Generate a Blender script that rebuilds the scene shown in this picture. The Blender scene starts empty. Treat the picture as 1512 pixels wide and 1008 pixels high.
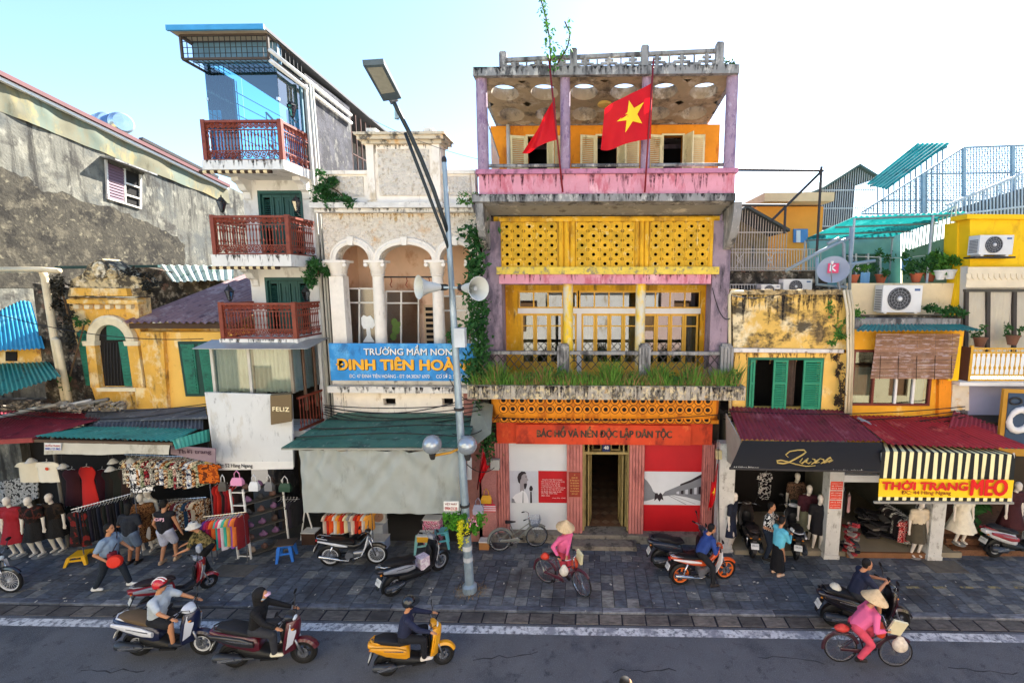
import bpy,math,random
from mathutils import Vector,Matrix,Euler,noise
SC=bpy.context.scene
COL=SC.collection
rad=math.radians
random.seed(7)
CAM_H,CAM_F,CAM_PX,CAM_PITCH,CAM_YAW=7.6,680.0,850.0,rad(7.2),rad(1.3)
cd=bpy.data.cameras.new('camera')
cam=bpy.data.objects.new('camera',cd)
COL.objects.link(cam)
cam.location=(0,0,CAM_H)
cam.rotation_euler=(rad(90)-CAM_PITCH,0,CAM_YAW)
cd.sensor_width=36
cd.lens=CAM_F/1512*36
cd.shift_x=(756-CAM_PX)/1512
cd.clip_start,cd.clip_end=0.05,2000
SC.camera=cam
SUN_EL,SUN_AZ=rad(37),rad(32)
w=bpy.data.worlds.new('World')
SC.world=w
w.use_nodes=True
wn=w.node_tree.nodes
sky=wn.new('ShaderNodeTexSky')
sky.sky_type='NISHITA'
sky.sun_disc=False
sky.sun_elevation=SUN_EL
sky.sun_rotation=SUN_AZ
sky.air_density,sky.dust_density,sky.ozone_density=1.1,.5,4.0
bg=wn['Background']
bg.inputs['Strength'].default_value=0.08
w.node_tree.links.new(sky.outputs[0],bg.inputs[0])
sd=bpy.data.lights.new('sun','SUN')
sd.energy,sd.angle,sd.color=4.8,rad(0.5),(1,.95,.88)
sun=bpy.data.objects.new('sun',sd)
COL.objects.link(sun)
SUN_DIR=Vector((math.sin(SUN_AZ)*math.cos(SUN_EL),math.cos(SUN_AZ)*math.cos(SUN_EL),math.sin(SUN_EL)))
sun.rotation_euler=(-SUN_DIR).to_track_quat('-Z','Y').to_euler()
SC.view_settings.view_transform='Standard'
SC.view_settings.look='None'
SC.view_settings.exposure=2.3
SC.view_settings.gamma=1
SC.view_settings.use_curve_mapping=False
SC.render.engine='CYCLES'
SC.cycles.max_bounces=6
SC.cycles.diffuse_bounces=4
SC.cycles.transparent_max_bounces=12
SC.cycles.use_denoising=True
_cy,_sy,_cp,_sp=math.cos(CAM_YAW),math.sin(CAM_YAW),math.cos(CAM_PITCH),math.sin(CAM_PITCH)
_fw=Vector((-_sy*_cp,_cy*_cp,-_sp))
_rt=Vector((_cy,_sy,0))
_up=_rt.cross(_fw)
def at(x,y,Y):
 """a point of the place at depth Y, read off the survey photograph (1512 x 1008)"""
 d=_fw+_rt*((x-CAM_PX)/CAM_F)-_up*((y-504)/CAM_F)
 return Vector((0,0,CAM_H))+d*(Y/d.y)
def on(x,y,Z=0.0):
 """a point of the place on the level Z"""
 d=_fw+_rt*((x-CAM_PX)/CAM_F)-_up*((y-504)/CAM_F)
 return Vector((0,0,CAM_H))+d*((Z-CAM_H)/d.z)
def onX(x,y,X):
 d=_fw+_rt*((x-CAM_PX)/CAM_F)-_up*((y-504)/CAM_F)
 return Vector((0,0,CAM_H))+d*(X/d.x)
def R(x0,y0,x1,y1,Y):
 ym,xm=(y0+y1)/2,(x0+x1)/2
 return at(x0,ym,Y).x,at(x1,ym,Y).x,at(xm,y1,Y).z,at(xm,y0,Y).z
def hexc(h):
 h=h.lstrip('#')
 r=[int(h[i:i+2],16)/255 for i in(0,2,4)]
 return tuple(c/12.92 if c<=.04045 else((c+.055)/1.055)**2.4 for c in r)
MATS={}
def mat(name,col='#888888',rough=.75,var=.14,scale=2.5,metal=0.0,bump=0.0,bscale=40,bdist=.03,stains=(),spec=.35,coat=0.0,obj_rand=0.0,sheen=0.0,trans=0.0):
 """weathered surface: base colour, soft uneven tone, stains [(colour, cover 0-1, scale, stretch)], fine relief"""
 if name in MATS:
  return MATS[name]
 m=bpy.data.materials.new(name)
 m.use_nodes=True
 nt=m.node_tree
 N,L=nt.nodes,nt.links
 b=N['Principled BSDF']
 base=hexc(col)if isinstance(col,str)else col
 b.inputs['Roughness'].default_value=rough
 b.inputs['Metallic'].default_value=metal
 b.inputs['Specular IOR Level'].default_value=spec
 b.inputs['Coat Weight'].default_value=coat
 tc=N.new('ShaderNodeTexCoord')
 oi=N.new('ShaderNodeObjectInfo')
 vm=N.new('ShaderNodeVectorMath')
 vm.operation='ADD'
 mu=N.new('ShaderNodeMath');mu.operation='MULTIPLY';mu.inputs[1].default_value=37.0
 L.new(oi.outputs['Random'],mu.inputs[0])
 L.new(tc.outputs['Object'],vm.inputs[0])
 L.new(mu.outputs[0],vm.inputs[1])
 vec=vm.outputs[0]
 def nz(scale,stretch=1.0,detail=6,rough_=.6):
  mp=N.new('ShaderNodeMapping')
  mp.inputs['Scale'].default_value=(1,1,stretch)
  L.new(vec,mp.inputs[0])
  t=N.new('ShaderNodeTexNoise')
  t.inputs['Scale'].default_value=scale
  t.inputs['Detail'].default_value=detail
  t.inputs['Roughness'].default_value=rough_
  L.new(mp.outputs[0],t.inputs['Vector'])
  return t.outputs[0]
 hs=N.new('ShaderNodeHueSaturation')
 hs.inputs['Color'].default_value=(*base,1)
 mr=N.new('ShaderNodeMapRange')
 mr.inputs[1].default_value,mr.inputs[2].default_value=.3,.7
 mr.inputs[3].default_value,mr.inputs[4].default_value=1-var,1+var
 L.new(nz(scale),mr.inputs[0])
 val=mr.outputs[0]
 if obj_rand:
  m2=N.new('ShaderNodeMapRange')
  m2 .inputs[3].default_value,m2 .inputs[4].default_value=1-obj_rand,1+obj_rand
  L.new(oi.outputs['Random'],m2 .inputs[0])
  mm=N.new('ShaderNodeMath');mm.operation='MULTIPLY'
  L.new(val,mm.inputs[0]);L.new(m2 .outputs[0],mm.inputs[1])
  val=mm.outputs[0]
 L.new(val,hs.inputs['Value'])
 out=hs.outputs[0]
 for(sc_,cover,s_,stretch)in stains:
  t=nz(s_,stretch,9,.68)
  r=N.new('ShaderNodeMapRange')
  c=.70-.40*cover
  r.inputs[1].default_value,r.inputs[2].default_value=c-.05,c+.06
  r.inputs[3].default_value,r.inputs[4].default_value=0,.92
  L.new(t,r.inputs[0])
  mx=N.new('ShaderNodeMix');mx.data_type='RGBA'
  L.new(r.outputs[0],mx.inputs[0])
  L.new(out,mx.inputs[6])
  mx.inputs[7].default_value=(*hexc(sc_),1)
  out=mx.outputs[2]
 L.new(out,b.inputs['Base Color'])
 if bump:
  bp=N.new('ShaderNodeBump')
  bp.inputs['Strength'].default_value=bump
  bp.inputs['Distance'].default_value=bdist
  L.new(nz(bscale,1,5),bp.inputs['Height'])
  L.new(bp.outputs[0],b.inputs['Normal'])
 if trans:
  b.inputs['Subsurface Weight'].default_value=0
  tr=N.new('ShaderNodeBsdfTranslucent')
  L.new(out,tr.inputs[0])
  mxs=N.new('ShaderNodeMixShader')
  mxs.inputs[0].default_value=trans
  L.new(b.outputs[0],mxs.inputs[1]);L.new(tr.outputs[0],mxs.inputs[2])
  L.new(mxs.outputs[0],N['Material Output'].inputs[0])
 MATS[name]=m
 return m
def mat_print(name,cols,scale=14,rough=.85):
 """printed cloth: patches of several colours"""
 if name in MATS:
  return MATS[name]
 m=bpy.data.materials.new(name);m.use_nodes=True
 N,L=m.node_tree.nodes,m.node_tree.links
 b=N['Principled BSDF'];b.inputs['Roughness'].default_value=rough;b.inputs['Specular IOR Level'].default_value=.2
 tc=N.new('ShaderNodeTexCoord');oi=N.new('ShaderNodeObjectInfo')
 vm=N.new('ShaderNodeVectorMath');vm.operation='ADD'
 mu=N.new('ShaderNodeMath');mu.operation='MULTIPLY';mu.inputs[1].default_value=53.0
 L.new(oi.outputs['Random'],mu.inputs[0]);L.new(tc.outputs['Object'],vm.inputs[0]);L.new(mu.outputs[0],vm.inputs[1])
 t=N.new('ShaderNodeTexNoise');t.inputs['Scale'].default_value=scale;t.inputs['Detail'].default_value=2
 L.new(vm.outputs[0],t.inputs['Vector'])
 cr=N.new('ShaderNodeValToRGB');cr.color_ramp.interpolation='CONSTANT'
 el=cr.color_ramp.elements
 n=len(cols)
 while len(el)<n:el.new(.5)
 for i,c in enumerate(cols):
  el[i].position=0 if i==0 else.34+.32*i/n
  el[i].color=(*hexc(c),1)
 L.new(t.outputs[0],cr.inputs[0]);L.new(cr.outputs[0],b.inputs['Base Color'])
 MATS[name]=m
 return m
def mat_glass(name,tint='#cfe6ee',refl=.3,rough=.02):
 if name in MATS:
  return MATS[name]
 m=bpy.data.materials.new(name);m.use_nodes=True
 N,L=m.node_tree.nodes,m.node_tree.links
 N.remove(N['Principled BSDF'])
 g=N.new('ShaderNodeBsdfGlossy');g.inputs['Roughness'].default_value=rough;g.inputs[0].default_value=(.95,.97,1,1)
 t=N.new('ShaderNodeBsdfTransparent');t.inputs[0].default_value=(*hexc(tint),1)
 fr=N.new('ShaderNodeFresnel');fr.inputs[0].default_value=1.5
 ad=N.new('ShaderNodeMath');ad.inputs[1].default_value=refl;ad.use_clamp=True
 L.new(fr.outputs[0],ad.inputs[0])
 mx=N.new('ShaderNodeMixShader')
 L.new(ad.outputs[0],mx.inputs[0]);L.new(t.outputs[0],mx.inputs[1]);L.new(g.outputs[0],mx.inputs[2])
 L.new(mx.outputs[0],N['Material Output'].inputs[0])
 MATS[name]=m
 return m
def MT(col,rough=.6,**k):
 """plain material straight from a colour"""
 return mat('m_%s_%g_%s'%(col,rough,'_'.join('%s%s'%i for i in sorted(k.items()))),col,rough,**k)
class MB:
 """collects faces; build() links them as ONE mesh object"""
 def __init__(s):
  s.v,s.f,s.mi,s.cur=[],[],[],0
 def add(s,vs,fs):
  o=len(s.v)
  s.v+=[Vector(p)for p in vs]
  s.f+=[tuple(i+o for i in f)for f in fs]
  s.mi+=[s.cur]*len(fs)
  return s
 def poly(s,*p):
  return s.add(p,[tuple(range(len(p)))])
 def box(s,x0,x1,y0,y1,z0,z1):
  return s.add([(x,y,z)for z in(z0,z1)for y in(y0,y1)for x in(x0,x1)],[(0,2,3,1),(4,5,7,6),(0,1,5,4),(2,6,7,3),(0,4,6,2),(1,3,7,5)])
 def hexa(s,a,b):
  """a, b: two quads (4 points each) joined into a solid"""
  return s.add(list(a)+list(b),[(0,1,2,3),(7,6,5,4),(0,4,5,1),(1,5,6,2),(2,6,7,3),(3,7,4,0)])
 def obox(s,c,size,rot=(0,0,0)):
  M=Matrix.Translation(c)@Euler(rot).to_matrix().to_4x4()
  h=[d/2 for d in size]
  return s.add([M@Vector((x*h[0],y*h[1],z*h[2]))for z in(-1,1)for y in(-1,1)for x in(-1,1)],[(0,2,3,1),(4,5,7,6),(0,1,5,4),(2,6,7,3),(0,4,6,2),(1,3,7,5)])
 def bar(s,a,b,w,h=None,up=(0,0,1)):
  """square bar from a to b"""
  a,b=Vector(a),Vector(b)
  h=h or w
  d=(b-a).normalized()
  u=Vector(up)
  if abs(d.dot(u))>.98:u=Vector((0,1,0))
  x=d.cross(u).normalized()*(w/2)
  y=x.cross(d).normalized()*(h/2)
  return s.hexa([a-x-y,a+x-y,a+x+y,a-x+y],[b-x-y,b+x-y,b+x+y,b-x+y])
 def tube(s,pts,r,n=8,close=False,caps=True):
  pts=[Vector(p)for p in pts]
  rs=r if isinstance(r,(list,tuple))else[r]*len(pts)
  k=len(pts)
  rings=[]
  ref=None
  for i,p in enumerate(pts):
   if close:
    d=pts[(i+1)%k]-pts[i-1]
   else:
    d=pts[min(i+1,k-1)]-pts[max(i-1,0)]
   d=d.normalized()if d.length>1e-9 else Vector((0,0,1))
   if ref is None:
    ref=Vector((0,0,1))if abs(d.z)<.9 else Vector((1,0,0))
   x=(ref-d*ref.dot(d))
   x=x.normalized()if x.length>1e-6 else d.orthogonal().normalized()
   ref=x
   y=d.cross(x)
   rings.append([p+(x*math.cos(2*math.pi*j/n)+y*math.sin(2*math.pi*j/n))*rs[i]for j in range(n)])
  return s.loft(rings,close=close,caps=caps)
 def loft(s,rings,close=False,caps=True):
  n,k=len(rings[0]),len(rings)
  vs=[p for r in rings for p in r]
  fs=[]
  for i in range(k if close else k-1):
   a,b=i*n,((i+1)%k)*n
   for j in range(n):
    j2=(j+1)%n
    fs.append((a+j,a+j2,b+j2,b+j))
  if caps and not close:
   fs.append(tuple(range(n))[::-1])
   fs.append(tuple((k-1)*n+j for j in range(n)))
  return s.add(vs,fs)
 def lathe(s,prof,c=(0,0,0),n=16,rot=None,caps=True):
  """prof: [(radius, height)] round the z axis, then rot, then moved to c"""
  M=Matrix.Translation(c)@(Euler(rot).to_matrix().to_4x4()if rot else Matrix())
  rings=[[M@Vector((r*math.cos(2*math.pi*j/n),r*math.sin(2*math.pi*j/n),z))for j in range(n)]for r,z in prof]
  return s.loft(rings,caps=caps)
 def ell(s,c,r,n=10,m=8,rot=None):
  rr=(r,r,r)if not isinstance(r,(tuple,list))else r
  M=Matrix.Translation(c)@(Euler(rot).to_matrix().to_4x4()if rot else Matrix())
  rings=[]
  for i in range(m+1):
   t=math.pi*(i/m)
   t=min(max(t,.04),math.pi-.04)
   rings.append([M@Vector((rr[0]*math.sin(t)*math.cos(2*math.pi*j/n),rr[1]*math.sin(t)*math.sin(2*math.pi*j/n),-rr[2]*math.cos(t)))for j in range(n)])
  return s.loft(rings)
 def prism(s,outline,y0,y1):
  """outline: [(x, z)] extruded along y"""
  n=len(outline)
  vs=[(x,y0,z)for x,z in outline]+[(x,y1,z)for x,z in outline]
  fs=[tuple(range(n)),tuple(range(2*n-1,n-1,-1))]
  fs+=[(i,i+n,(i+1)%n+n,(i+1)%n)for i in range(n)]
  return s.add(vs,fs)
 def wall(s,x0,x1,z0,z1,y,t,holes=()):
  """wall slab facing -y with square openings (x0,x1,z0,z1)"""
  xs=sorted({x0,x1}|{min(max(h[i],x0),x1)for h in holes for i in(0,1)})
  zs=sorted({z0,z1}|{min(max(h[i],z0),z1)for h in holes for i in(2,3)})
  solid={}
  for i in range(len(xs)-1):
   for j in range(len(zs)-1):
    cx,cz=(xs[i]+xs[i+1])/2,(zs[j]+zs[j+1])/2
    solid[i,j]=not any(h[0]<cx<h[1]and h[2]<cz<h[3]for h in holes)
  for(i,j),ok in solid.items():
   if not ok:continue
   a,b,c,d=xs[i],xs[i+1],zs[j],zs[j+1]
   s.poly((a,y,c),(b,y,c),(b,y,d),(a,y,d))
   s.poly((b,y+t,c),(a,y+t,c),(a,y+t,d),(b,y+t,d))
   for(di,dj,q)in((-1,0,[(a,y+t,c),(a,y,c),(a,y,d),(a,y+t,d)]),(1,0,[(b,y,c),(b,y+t,c),(b,y+t,d),(b,y,d)]),(0,-1,[(a,y+t,c),(b,y+t,c),(b,y,c),(a,y,c)]),(0,1,[(a,y,d),(b,y,d),(b,y+t,d),(a,y+t,d)])):
    if not solid.get((i+di,j+dj),False):
     s.poly(*q)
  return s
 def leaf(s,p,size,n=None,w=.55,roll=None):
  """one leaf: a small folded diamond"""
  n=Vector(n)if n is not None else Vector((random.uniform(-1,1),random.uniform(-1,.3),random.uniform(-.4,1)))
  if n.length<.1:n=Vector((0,-1,.3))
  n.normalize()
  a=n.orthogonal().normalized()
  a=(Matrix.Rotation(random.uniform(0,6.28)if roll is None else roll,3,n)@a)
  b=n.cross(a)
  p=Vector(p)
  return s.add([p,p+a*size*.5+b*size*w*.5-n*size*.1,p+a*size,p+a*size*.5-b*size*w*.5-n*size*.1],[(0,1,2),(0,2,3)])
 def build(s,name,m=None,parent=None,smooth=False,local=False,shade=None):
  me=bpy.data.meshes.new(name)
  off=Vector((0,0,0))
  if parent is not None and not local:
   r=parent
   while r.parent:r=r.parent
   off=r.location
  me.from_pydata([tuple(p-off)for p in s.v],[],s.f)
  ms=m if isinstance(m,(list,tuple))else[m]
  for q in ms:
   me.materials.append(q)
  if len(ms)>1:
   me.polygons.foreach_set('material_index',s.mi)
  if smooth:
   me.shade_smooth()if hasattr(me,'shade_smooth')else None
   if smooth!=True:
    pass
  me.update()
  o=bpy.data.objects.new(name,me)
  COL.objects.link(o)
  o.parent=parent
  if smooth and smooth is not True:
   me.set_sharp_from_angle(angle=rad(smooth))
  return o
def mesh_obj(name,me,parent,loc=(0,0,0),rot=(0,0,0),scale=(1,1,1)):
 """an object sharing mesh data me; loc in world terms when the parent is unrotated"""
 o=bpy.data.objects.new(name,me)
 COL.objects.link(o)
 off=Vector((0,0,0))
 if parent is not None:
  r=parent
  while r.parent:r=r.parent
  off=r.location
  o.parent=parent
 o.location=Vector(loc)-off
 o.rotation_euler=rot
 o.scale=scale
 return o
def take_mesh(o):
 """keep the mesh of a template object, drop the object"""
 me=o.data
 bpy.data.objects.remove(o)
 return me
def tag(o,label=None,cat=None,group=None,kind=None):
 if label:o['label']=label
 if cat:o['category']=cat
 if group:o['group']=group
 if kind:o['kind']=kind
 return o
def thing(name,label,cat,loc=(0,0,0),rz=0,group=None,rot=None):
 o=bpy.data.objects.new(name,None)
 o.empty_display_size=.3
 COL.objects.link(o)
 o.location=loc
 o.rotation_euler=rot or(0,0,rz)
 return tag(o,label,cat,group)
def copy_tree(o,parent=None):
 c=o.copy()
 COL.objects.link(c)
 c.parent=parent
 for ch in list(o.children):
  copy_tree(ch,c)
 return c
WORK=bpy.data.scenes.new('workshop')
def bake(ob):
 WORK.collection.objects.link(ob)
 with bpy.context.temp_override(scene=WORK,view_layer=WORK.view_layers[0]):
  dg=bpy.context.evaluated_depsgraph_get()
  me=bpy.data.meshes.new_from_object(ob.evaluated_get(dg))
 bpy.data.objects.remove(ob)
 return me
def text_obj(name,s,size,m,parent,pos,width=None,rot=(rad(90),0,0),bold=0.0,depth=.01,align='CENTER',height=None,shear=0,local=False,spacing=1.0):
 """flat lettering as mesh; pos is the middle of the line"""
 horns=[i for i,q in enumerate(s)if q in 'ỜƠ']
 s=s.replace('Ờ','Ò').replace('Ơ','O')
 cu=bpy.data.curves.new('lettering','FONT')
 cu.body=s
 cu.size=1
 cu.offset=0
 cu.extrude=0
 cu.shear=shear
 cu.resolution_u=3
 cu.space_character=spacing
 ob=bpy.data.objects.new('lettering',cu)
 me=bake(ob)
 if horns:
  V=[v.co.copy()for v in me.vertices];Fc=[tuple(p.vertices)for p in me.polygons]
  for i in horns:
   c2=bpy.data.curves.new('lettering','FONT');c2 .body=s[:i]+'O';c2 .size=1;c2 .shear=shear;c2 .space_character=spacing
   m2=bake(bpy.data.objects.new('lettering',c2))
   xr=max(v.co.x for v in m2 .vertices);yt=max(v.co.y for v in m2 .vertices)
   k=len(V)
   V+=[Vector((xr-.11,yt-.13,0)),Vector((xr-.03,yt-.16,0)),Vector((xr+.05,yt-.05,0)),Vector((xr+.05,yt+.04,0)),Vector((xr-.03,yt+.04,0)),Vector((xr-.03,yt-.05,0))]
   Fc.append(tuple(range(k,k+6)))
  me=bpy.data.meshes.new(name);me.from_pydata(V,[],Fc);me.update()
 xs=[v.co.x for v in me.vertices];ys=[v.co.y for v in me.vertices]
 cx,cyy=(min(xs)+max(xs))/2,(min(ys)+max(ys))/2
 wd,ht=max(xs)-min(xs),max(ys)-min(ys)
 sx=sy=size
 if width:sx=width/wd;sy=sx
 if height:sy=height/ht
 if height and not width:sx=sy
 for v in me.vertices:
  v.co=Vector(((v.co.x-cx)*sx,(v.co.y-cyy)*sy,0))
 if bold:
  b_=bold*sx
  vs=[v.co.copy()for v in me.vertices];fs=[tuple(p.vertices)for p in me.polygons]
  V,Fc=[],[]
  for k,(dx,dy)in enumerate(((0,0),(b_,0),(-b_,0),(0,b_*.7),(0,-b_*.7),(b_*.7,b_*.5),(-b_*.7,-b_*.5))):
   o_=len(V)
   V+=[(p.x+dx,p.y+dy,.0004*k)for p in vs];Fc+=[tuple(i+o_ for i in f)for f in fs]
  me=bpy.data.meshes.new(name);me.from_pydata(V,[],Fc);me.update()
  depth=0
 me.materials.clear()
 me.materials.append(m)
 o=bpy.data.objects.new(name,me)
 COL.objects.link(o)
 if len(s)>1:o['kind']='stuff'
 off=Vector((0,0,0))
 if parent is not None:
  o.parent=parent
  if not local:
   r=parent
   while r.parent:r=r.parent
   off=r.location
 o.location=Vector(pos)-off
 o.rotation_euler=rot
 if depth:
  md=o.modifiers.new('thickness','SOLIDIFY')
  md.thickness=depth
  md.offset=0
 return o
def corrugated(a,b,c,d,pitch=.09,amp=.018,thick=.004,per=6):
 """wavy roof sheet spanned by the top edge a-b and the bottom edge d-c"""
 a,b,c,d=map(Vector,(a,b,c,d))
 n=max(2,int((b-a).length/pitch))*per
 up=(b-a).cross(d-a).normalized()
 if up.z<0:up=-up
 mb=MB()
 vs=[]
 rows=4
 for i in range(n+1):
  t=i/n
  h=up*(amp*math.sin(2*math.pi*i/per))
  for j in range(rows+1):
   q=j/rows
   vs.append((a.lerp(b,t)).lerp(d.lerp(c,t),q)+h)
 r1=rows+1
 fs=[(i*r1+j,i*r1+j+1,(i+1)*r1+j+1,(i+1)*r1+j)for i in range(n)for j in range(rows)]
 mb.add(vs,fs)
 return mb
def roof_sheets(parent,a,b,c,d,m,name='roof_sheet',width=.85,**k):
 """a corrugated roof laid as separate sheets"""
 a,b,c,d=map(Vector,(a,b,c,d))
 n=max(1,round((b-a).length/width))
 for i in range(n):
  t0,t1=i/n,(i+1)/n
  lift=Vector((0,0,.006*(i%2)+random.uniform(0,.004)))
  slip=(d-a).normalized()*random.uniform(-.025,.03)
  o=corrugated(a.lerp(b,t0)+lift,a.lerp(b,t1)+lift,d.lerp(c,t1)+lift+slip,d.lerp(c,t0)+lift+slip,**k).build(name,m,parent,smooth=True)
def foliage(mb,c,r,n,size,density=None):
 """n leaves spread in clumps through an uneven crown round c"""
 c=Vector(c)
 rr=Vector(r if isinstance(r,(tuple,list))else(r,r,r))
 cl=[]
 for _ in range(max(3,n//45)):
  while True:
   q=Vector((random.uniform(-1,1),random.uniform(-1,1),random.uniform(-1,1)))
   if q.length<1:break
  cl.append((q,random.uniform(.2,.45)))
 for i in range(n):
  q,s=random.choice(cl)
  p=q+Vector((random.gauss(0,s*.55),random.gauss(0,s*.55),random.gauss(0,s*.55)))
  mb.leaf(c+Vector((p.x*rr.x,p.y*rr.y,p.z*rr.z)),size*random.uniform(.6,1.3))
 return mb
 #  the ground
GX0,GX1=-26.0,26.0
def slab_mat(name,c0,c1,c2,attr=False):
 m=bpy.data.materials.new(name);m.use_nodes=True
 N,L=m.node_tree.nodes,m.node_tree.links
 b=N['Principled BSDF'];b.inputs['Roughness'].default_value=.62;b.inputs['Specular IOR Level'].default_value=.4
 if attr:
  a=N.new('ShaderNodeAttribute');a.attribute_name='tint';rnd=a.outputs['Fac']
 else:
  a=N.new('ShaderNodeObjectInfo');rnd=a.outputs['Random']
 cr=N.new('ShaderNodeValToRGB')
 e=cr.color_ramp.elements
 e[0].color,e[1].color=(*hexc(c0),1),(*hexc(c2),1)
 e.new(.62).color=(*hexc(c1),1)
 L.new(rnd,cr.inputs[0])
 tc=N.new('ShaderNodeTexCoord')
 mu=N.new('ShaderNodeMath');mu.operation='MULTIPLY';mu.inputs[1].default_value=91
 L.new(rnd,mu.inputs[0])
 vm=N.new('ShaderNodeVectorMath');L.new(tc.outputs['Object'],vm.inputs[0]);L.new(mu.outputs[0],vm.inputs[1])
 mp=N.new('ShaderNodeMapping');mp.inputs['Scale'].default_value=(1,2.6,1);mp.inputs['Rotation'].default_value=(0,0,.5)
 L.new(vm.outputs[0],mp.inputs[0])
 t=N.new('ShaderNodeTexNoise');t.inputs['Scale'].default_value=5;t.inputs['Detail'].default_value=9;t.inputs['Roughness'].default_value=.7
 L.new(mp.outputs[0],t.inputs['Vector'])
 r=N.new('ShaderNodeMapRange');r.inputs[1].default_value,r.inputs[2].default_value,r.inputs[3].default_value,r.inputs[4].default_value=.34,.68,.5,1.75
 L.new(t.outputs[0],r.inputs[0])
 hs=N.new('ShaderNodeHueSaturation');L.new(cr.outputs[0],hs.inputs['Color']);L.new(r.outputs[0],hs.inputs['Value'])
 t2=N.new('ShaderNodeTexNoise');t2 .inputs['Scale'].default_value=.9;t2 .inputs['Detail'].default_value=6
 geo=N.new('ShaderNodeNewGeometry');L.new(geo.outputs['Position'],t2 .inputs['Vector'])
 r2=N.new('ShaderNodeMapRange');r2 .inputs[1].default_value,r2 .inputs[2].default_value=.52,.68;r2 .inputs[4].default_value=.75
 L.new(t2 .outputs[0],r2 .inputs[0])
 mx=N.new('ShaderNodeMix');mx.data_type='RGBA';L.new(r2 .outputs[0],mx.inputs[0]);L.new(hs.outputs[0],mx.inputs[6]);mx.inputs[7].default_value=(*hexc('#2f2e30'),1)
 L.new(mx.outputs[2],b.inputs['Base Color'])
 r3=N.new('ShaderNodeMapRange');r3 .inputs[3].default_value,r3 .inputs[4].default_value=.42,.8;L.new(t.outputs[0],r3 .inputs[0]);L.new(r3 .outputs[0],b.inputs['Roughness'])
 bp=N.new('ShaderNodeBump');bp.inputs['Strength'].default_value=.35;bp.inputs['Distance'].default_value=.01
 L.new(t.outputs[0],bp.inputs['Height']);L.new(bp.outputs[0],b.inputs['Normal'])
 return m
m_asphalt=mat('asphalt','#56585d',.78,var=.16,scale=1.2,bump=.5,bscale=160,stains=[('#43464c',.34,.7,1),('#34363b',.22,3.5,1),('#7c8088',.30,70,1)])
m_earth=mat('earth','#4b4843',.95,var=.2,scale=.3)
MB().poly((-900,-900,-.30),(900,-900,-.30),(900,900,-.30),(-900,900,-.30)).build('ground',m_earth)['kind']='structure'
rd=MB().poly((-120,-1.0,-.06),(120,-1.0,-.06),(120,9.72,-.06),(-120,9.72,-.06)).build('road',m_asphalt)
rd['kind']='structure'
m_line=mat('road_paint','#c9cbcc',.7,var=.12,scale=6,stains=[('#5b5e66',.42,9,1),('#7d8088',.4,2.2,1)])
MB().poly((-60,9.20,-.055),(60,9.24,-.055),(60,9.49,-.055),(-60,9.42,-.055)).build('edge_line',m_line,rd)
m_gut=slab_mat('gutter_stone','#45423f','#585450','#67615a')
m_kerb=slab_mat('kerb_stone','#3e434c','#4d525c','#6c6f74')
m_tile=slab_mat('pavement_slate','#43484f','#51575f','#72736f')
m_tile2=slab_mat('pavement_slate_far','#43484f','#51575f','#72736f',True)
m_joint=mat('joint_mortar','#22232a',.95,var=.2,scale=8)
gut=MB().box(GX0,GX1,9.53,9.90,-.2,-.056).build('gutter',m_joint);gut['kind']='structure'
pav=MB().box(GX0,GX1,9.90,12.7,-.2,-.022)
pav.box(-60,GX0-.01,9.9,13.5,-.2,0);pav.box(GX1+.01,60,9.9,13.5,-.2,0)
pav=pav.build('pavement',m_joint);pav['kind']='structure'
def slab_mesh(name,w,d,h,m,ch=.006):
 b=MB()
 x,y=w/2,d/2
 b.loft([[(-x,-y,-h),(x,-y,-h),(x,y,-h),(-x,y,-h)],[(-x,-y,-ch),(x,-y,-ch),(x,y,-ch),(-x,y,-ch)],[(-x+ch,-y+ch,0),(x-ch,-y+ch,0),(x-ch,y-ch,0),(-x+ch,y-ch,0)]])
 return take_mesh(b.build(name,m))
gm=[slab_mesh('gutter_slab',w_,.30 if k else.32,.05,m_gut,.01)for k,w_ in enumerate((.50,.50))]
rg=random.Random(3)
x=-15.2
while x<14.0:
 wv=.535
 o=mesh_obj('gutter_slab',gm[0],gut,(x+wv/2,9.705+.012*(x/14),-.046+rg.uniform(-.006,.006)),(rg.uniform(-.012,.012),rg.uniform(-.01,.01),rg.uniform(-.01,.01)),(1+rg.uniform(-.02,.02),1.0,1))
 x+=wv
km=slab_mesh('kerb_stone',.99,.17,.14,m_kerb,.015)
x=-15.6
while x<14.4:
 mesh_obj('kerb_stone',km,pav,(x+.5,9.965,.003+rg.uniform(-.004,.006)),(0,rg.uniform(-.003,.003),rg.uniform(-.003,.003)))
 x+=1.0
TS=.30
tm=slab_mesh('paving_slab',TS-.012,TS-.012,.03,m_tile,.004)
tl=[]
nrow=9
for j in range(nrow):
 y=10.055+TS/2+j*TS
 off=(j%2)*TS*.5 if j>3 else 0
 k=int((GX1-GX0)/TS)
 for i in range(k):
  xx=GX0+TS/2+off+i*TS
  if xx>GX1-TS:continue
  tl.append((abs(xx)>13.6,j*1.0+abs(xx)*.05,xx,y))
tl.sort()
rest=MB();tint=[]
for n_,(_,_,xx,y)in enumerate(tl):
 dz,rx,ry=rg.uniform(-.004,.004),rg.uniform(-.006,.006),rg.uniform(-.006,.006)
 if n_<300:
  mesh_obj('paving_slab',tm,pav,(xx,y,dz),(rx,ry,rg.uniform(-.006,.006)))
 else:
  h=(TS-.012)/2
  p=[Vector((xx+sx*h,y+sy*h,dz+ry*sx*h+rx*sy*h))for sx,sy in((-1,-1),(1,-1),(1,1),(-1,1))]
  q=[v-Vector((0,0,.03))for v in p]
  rest.add(p+q,[(0,1,2,3),(0,4,5,1),(1,5,6,2),(2,6,7,3),(3,7,4,0)])
  tint+=[rg.random()]*5
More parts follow.
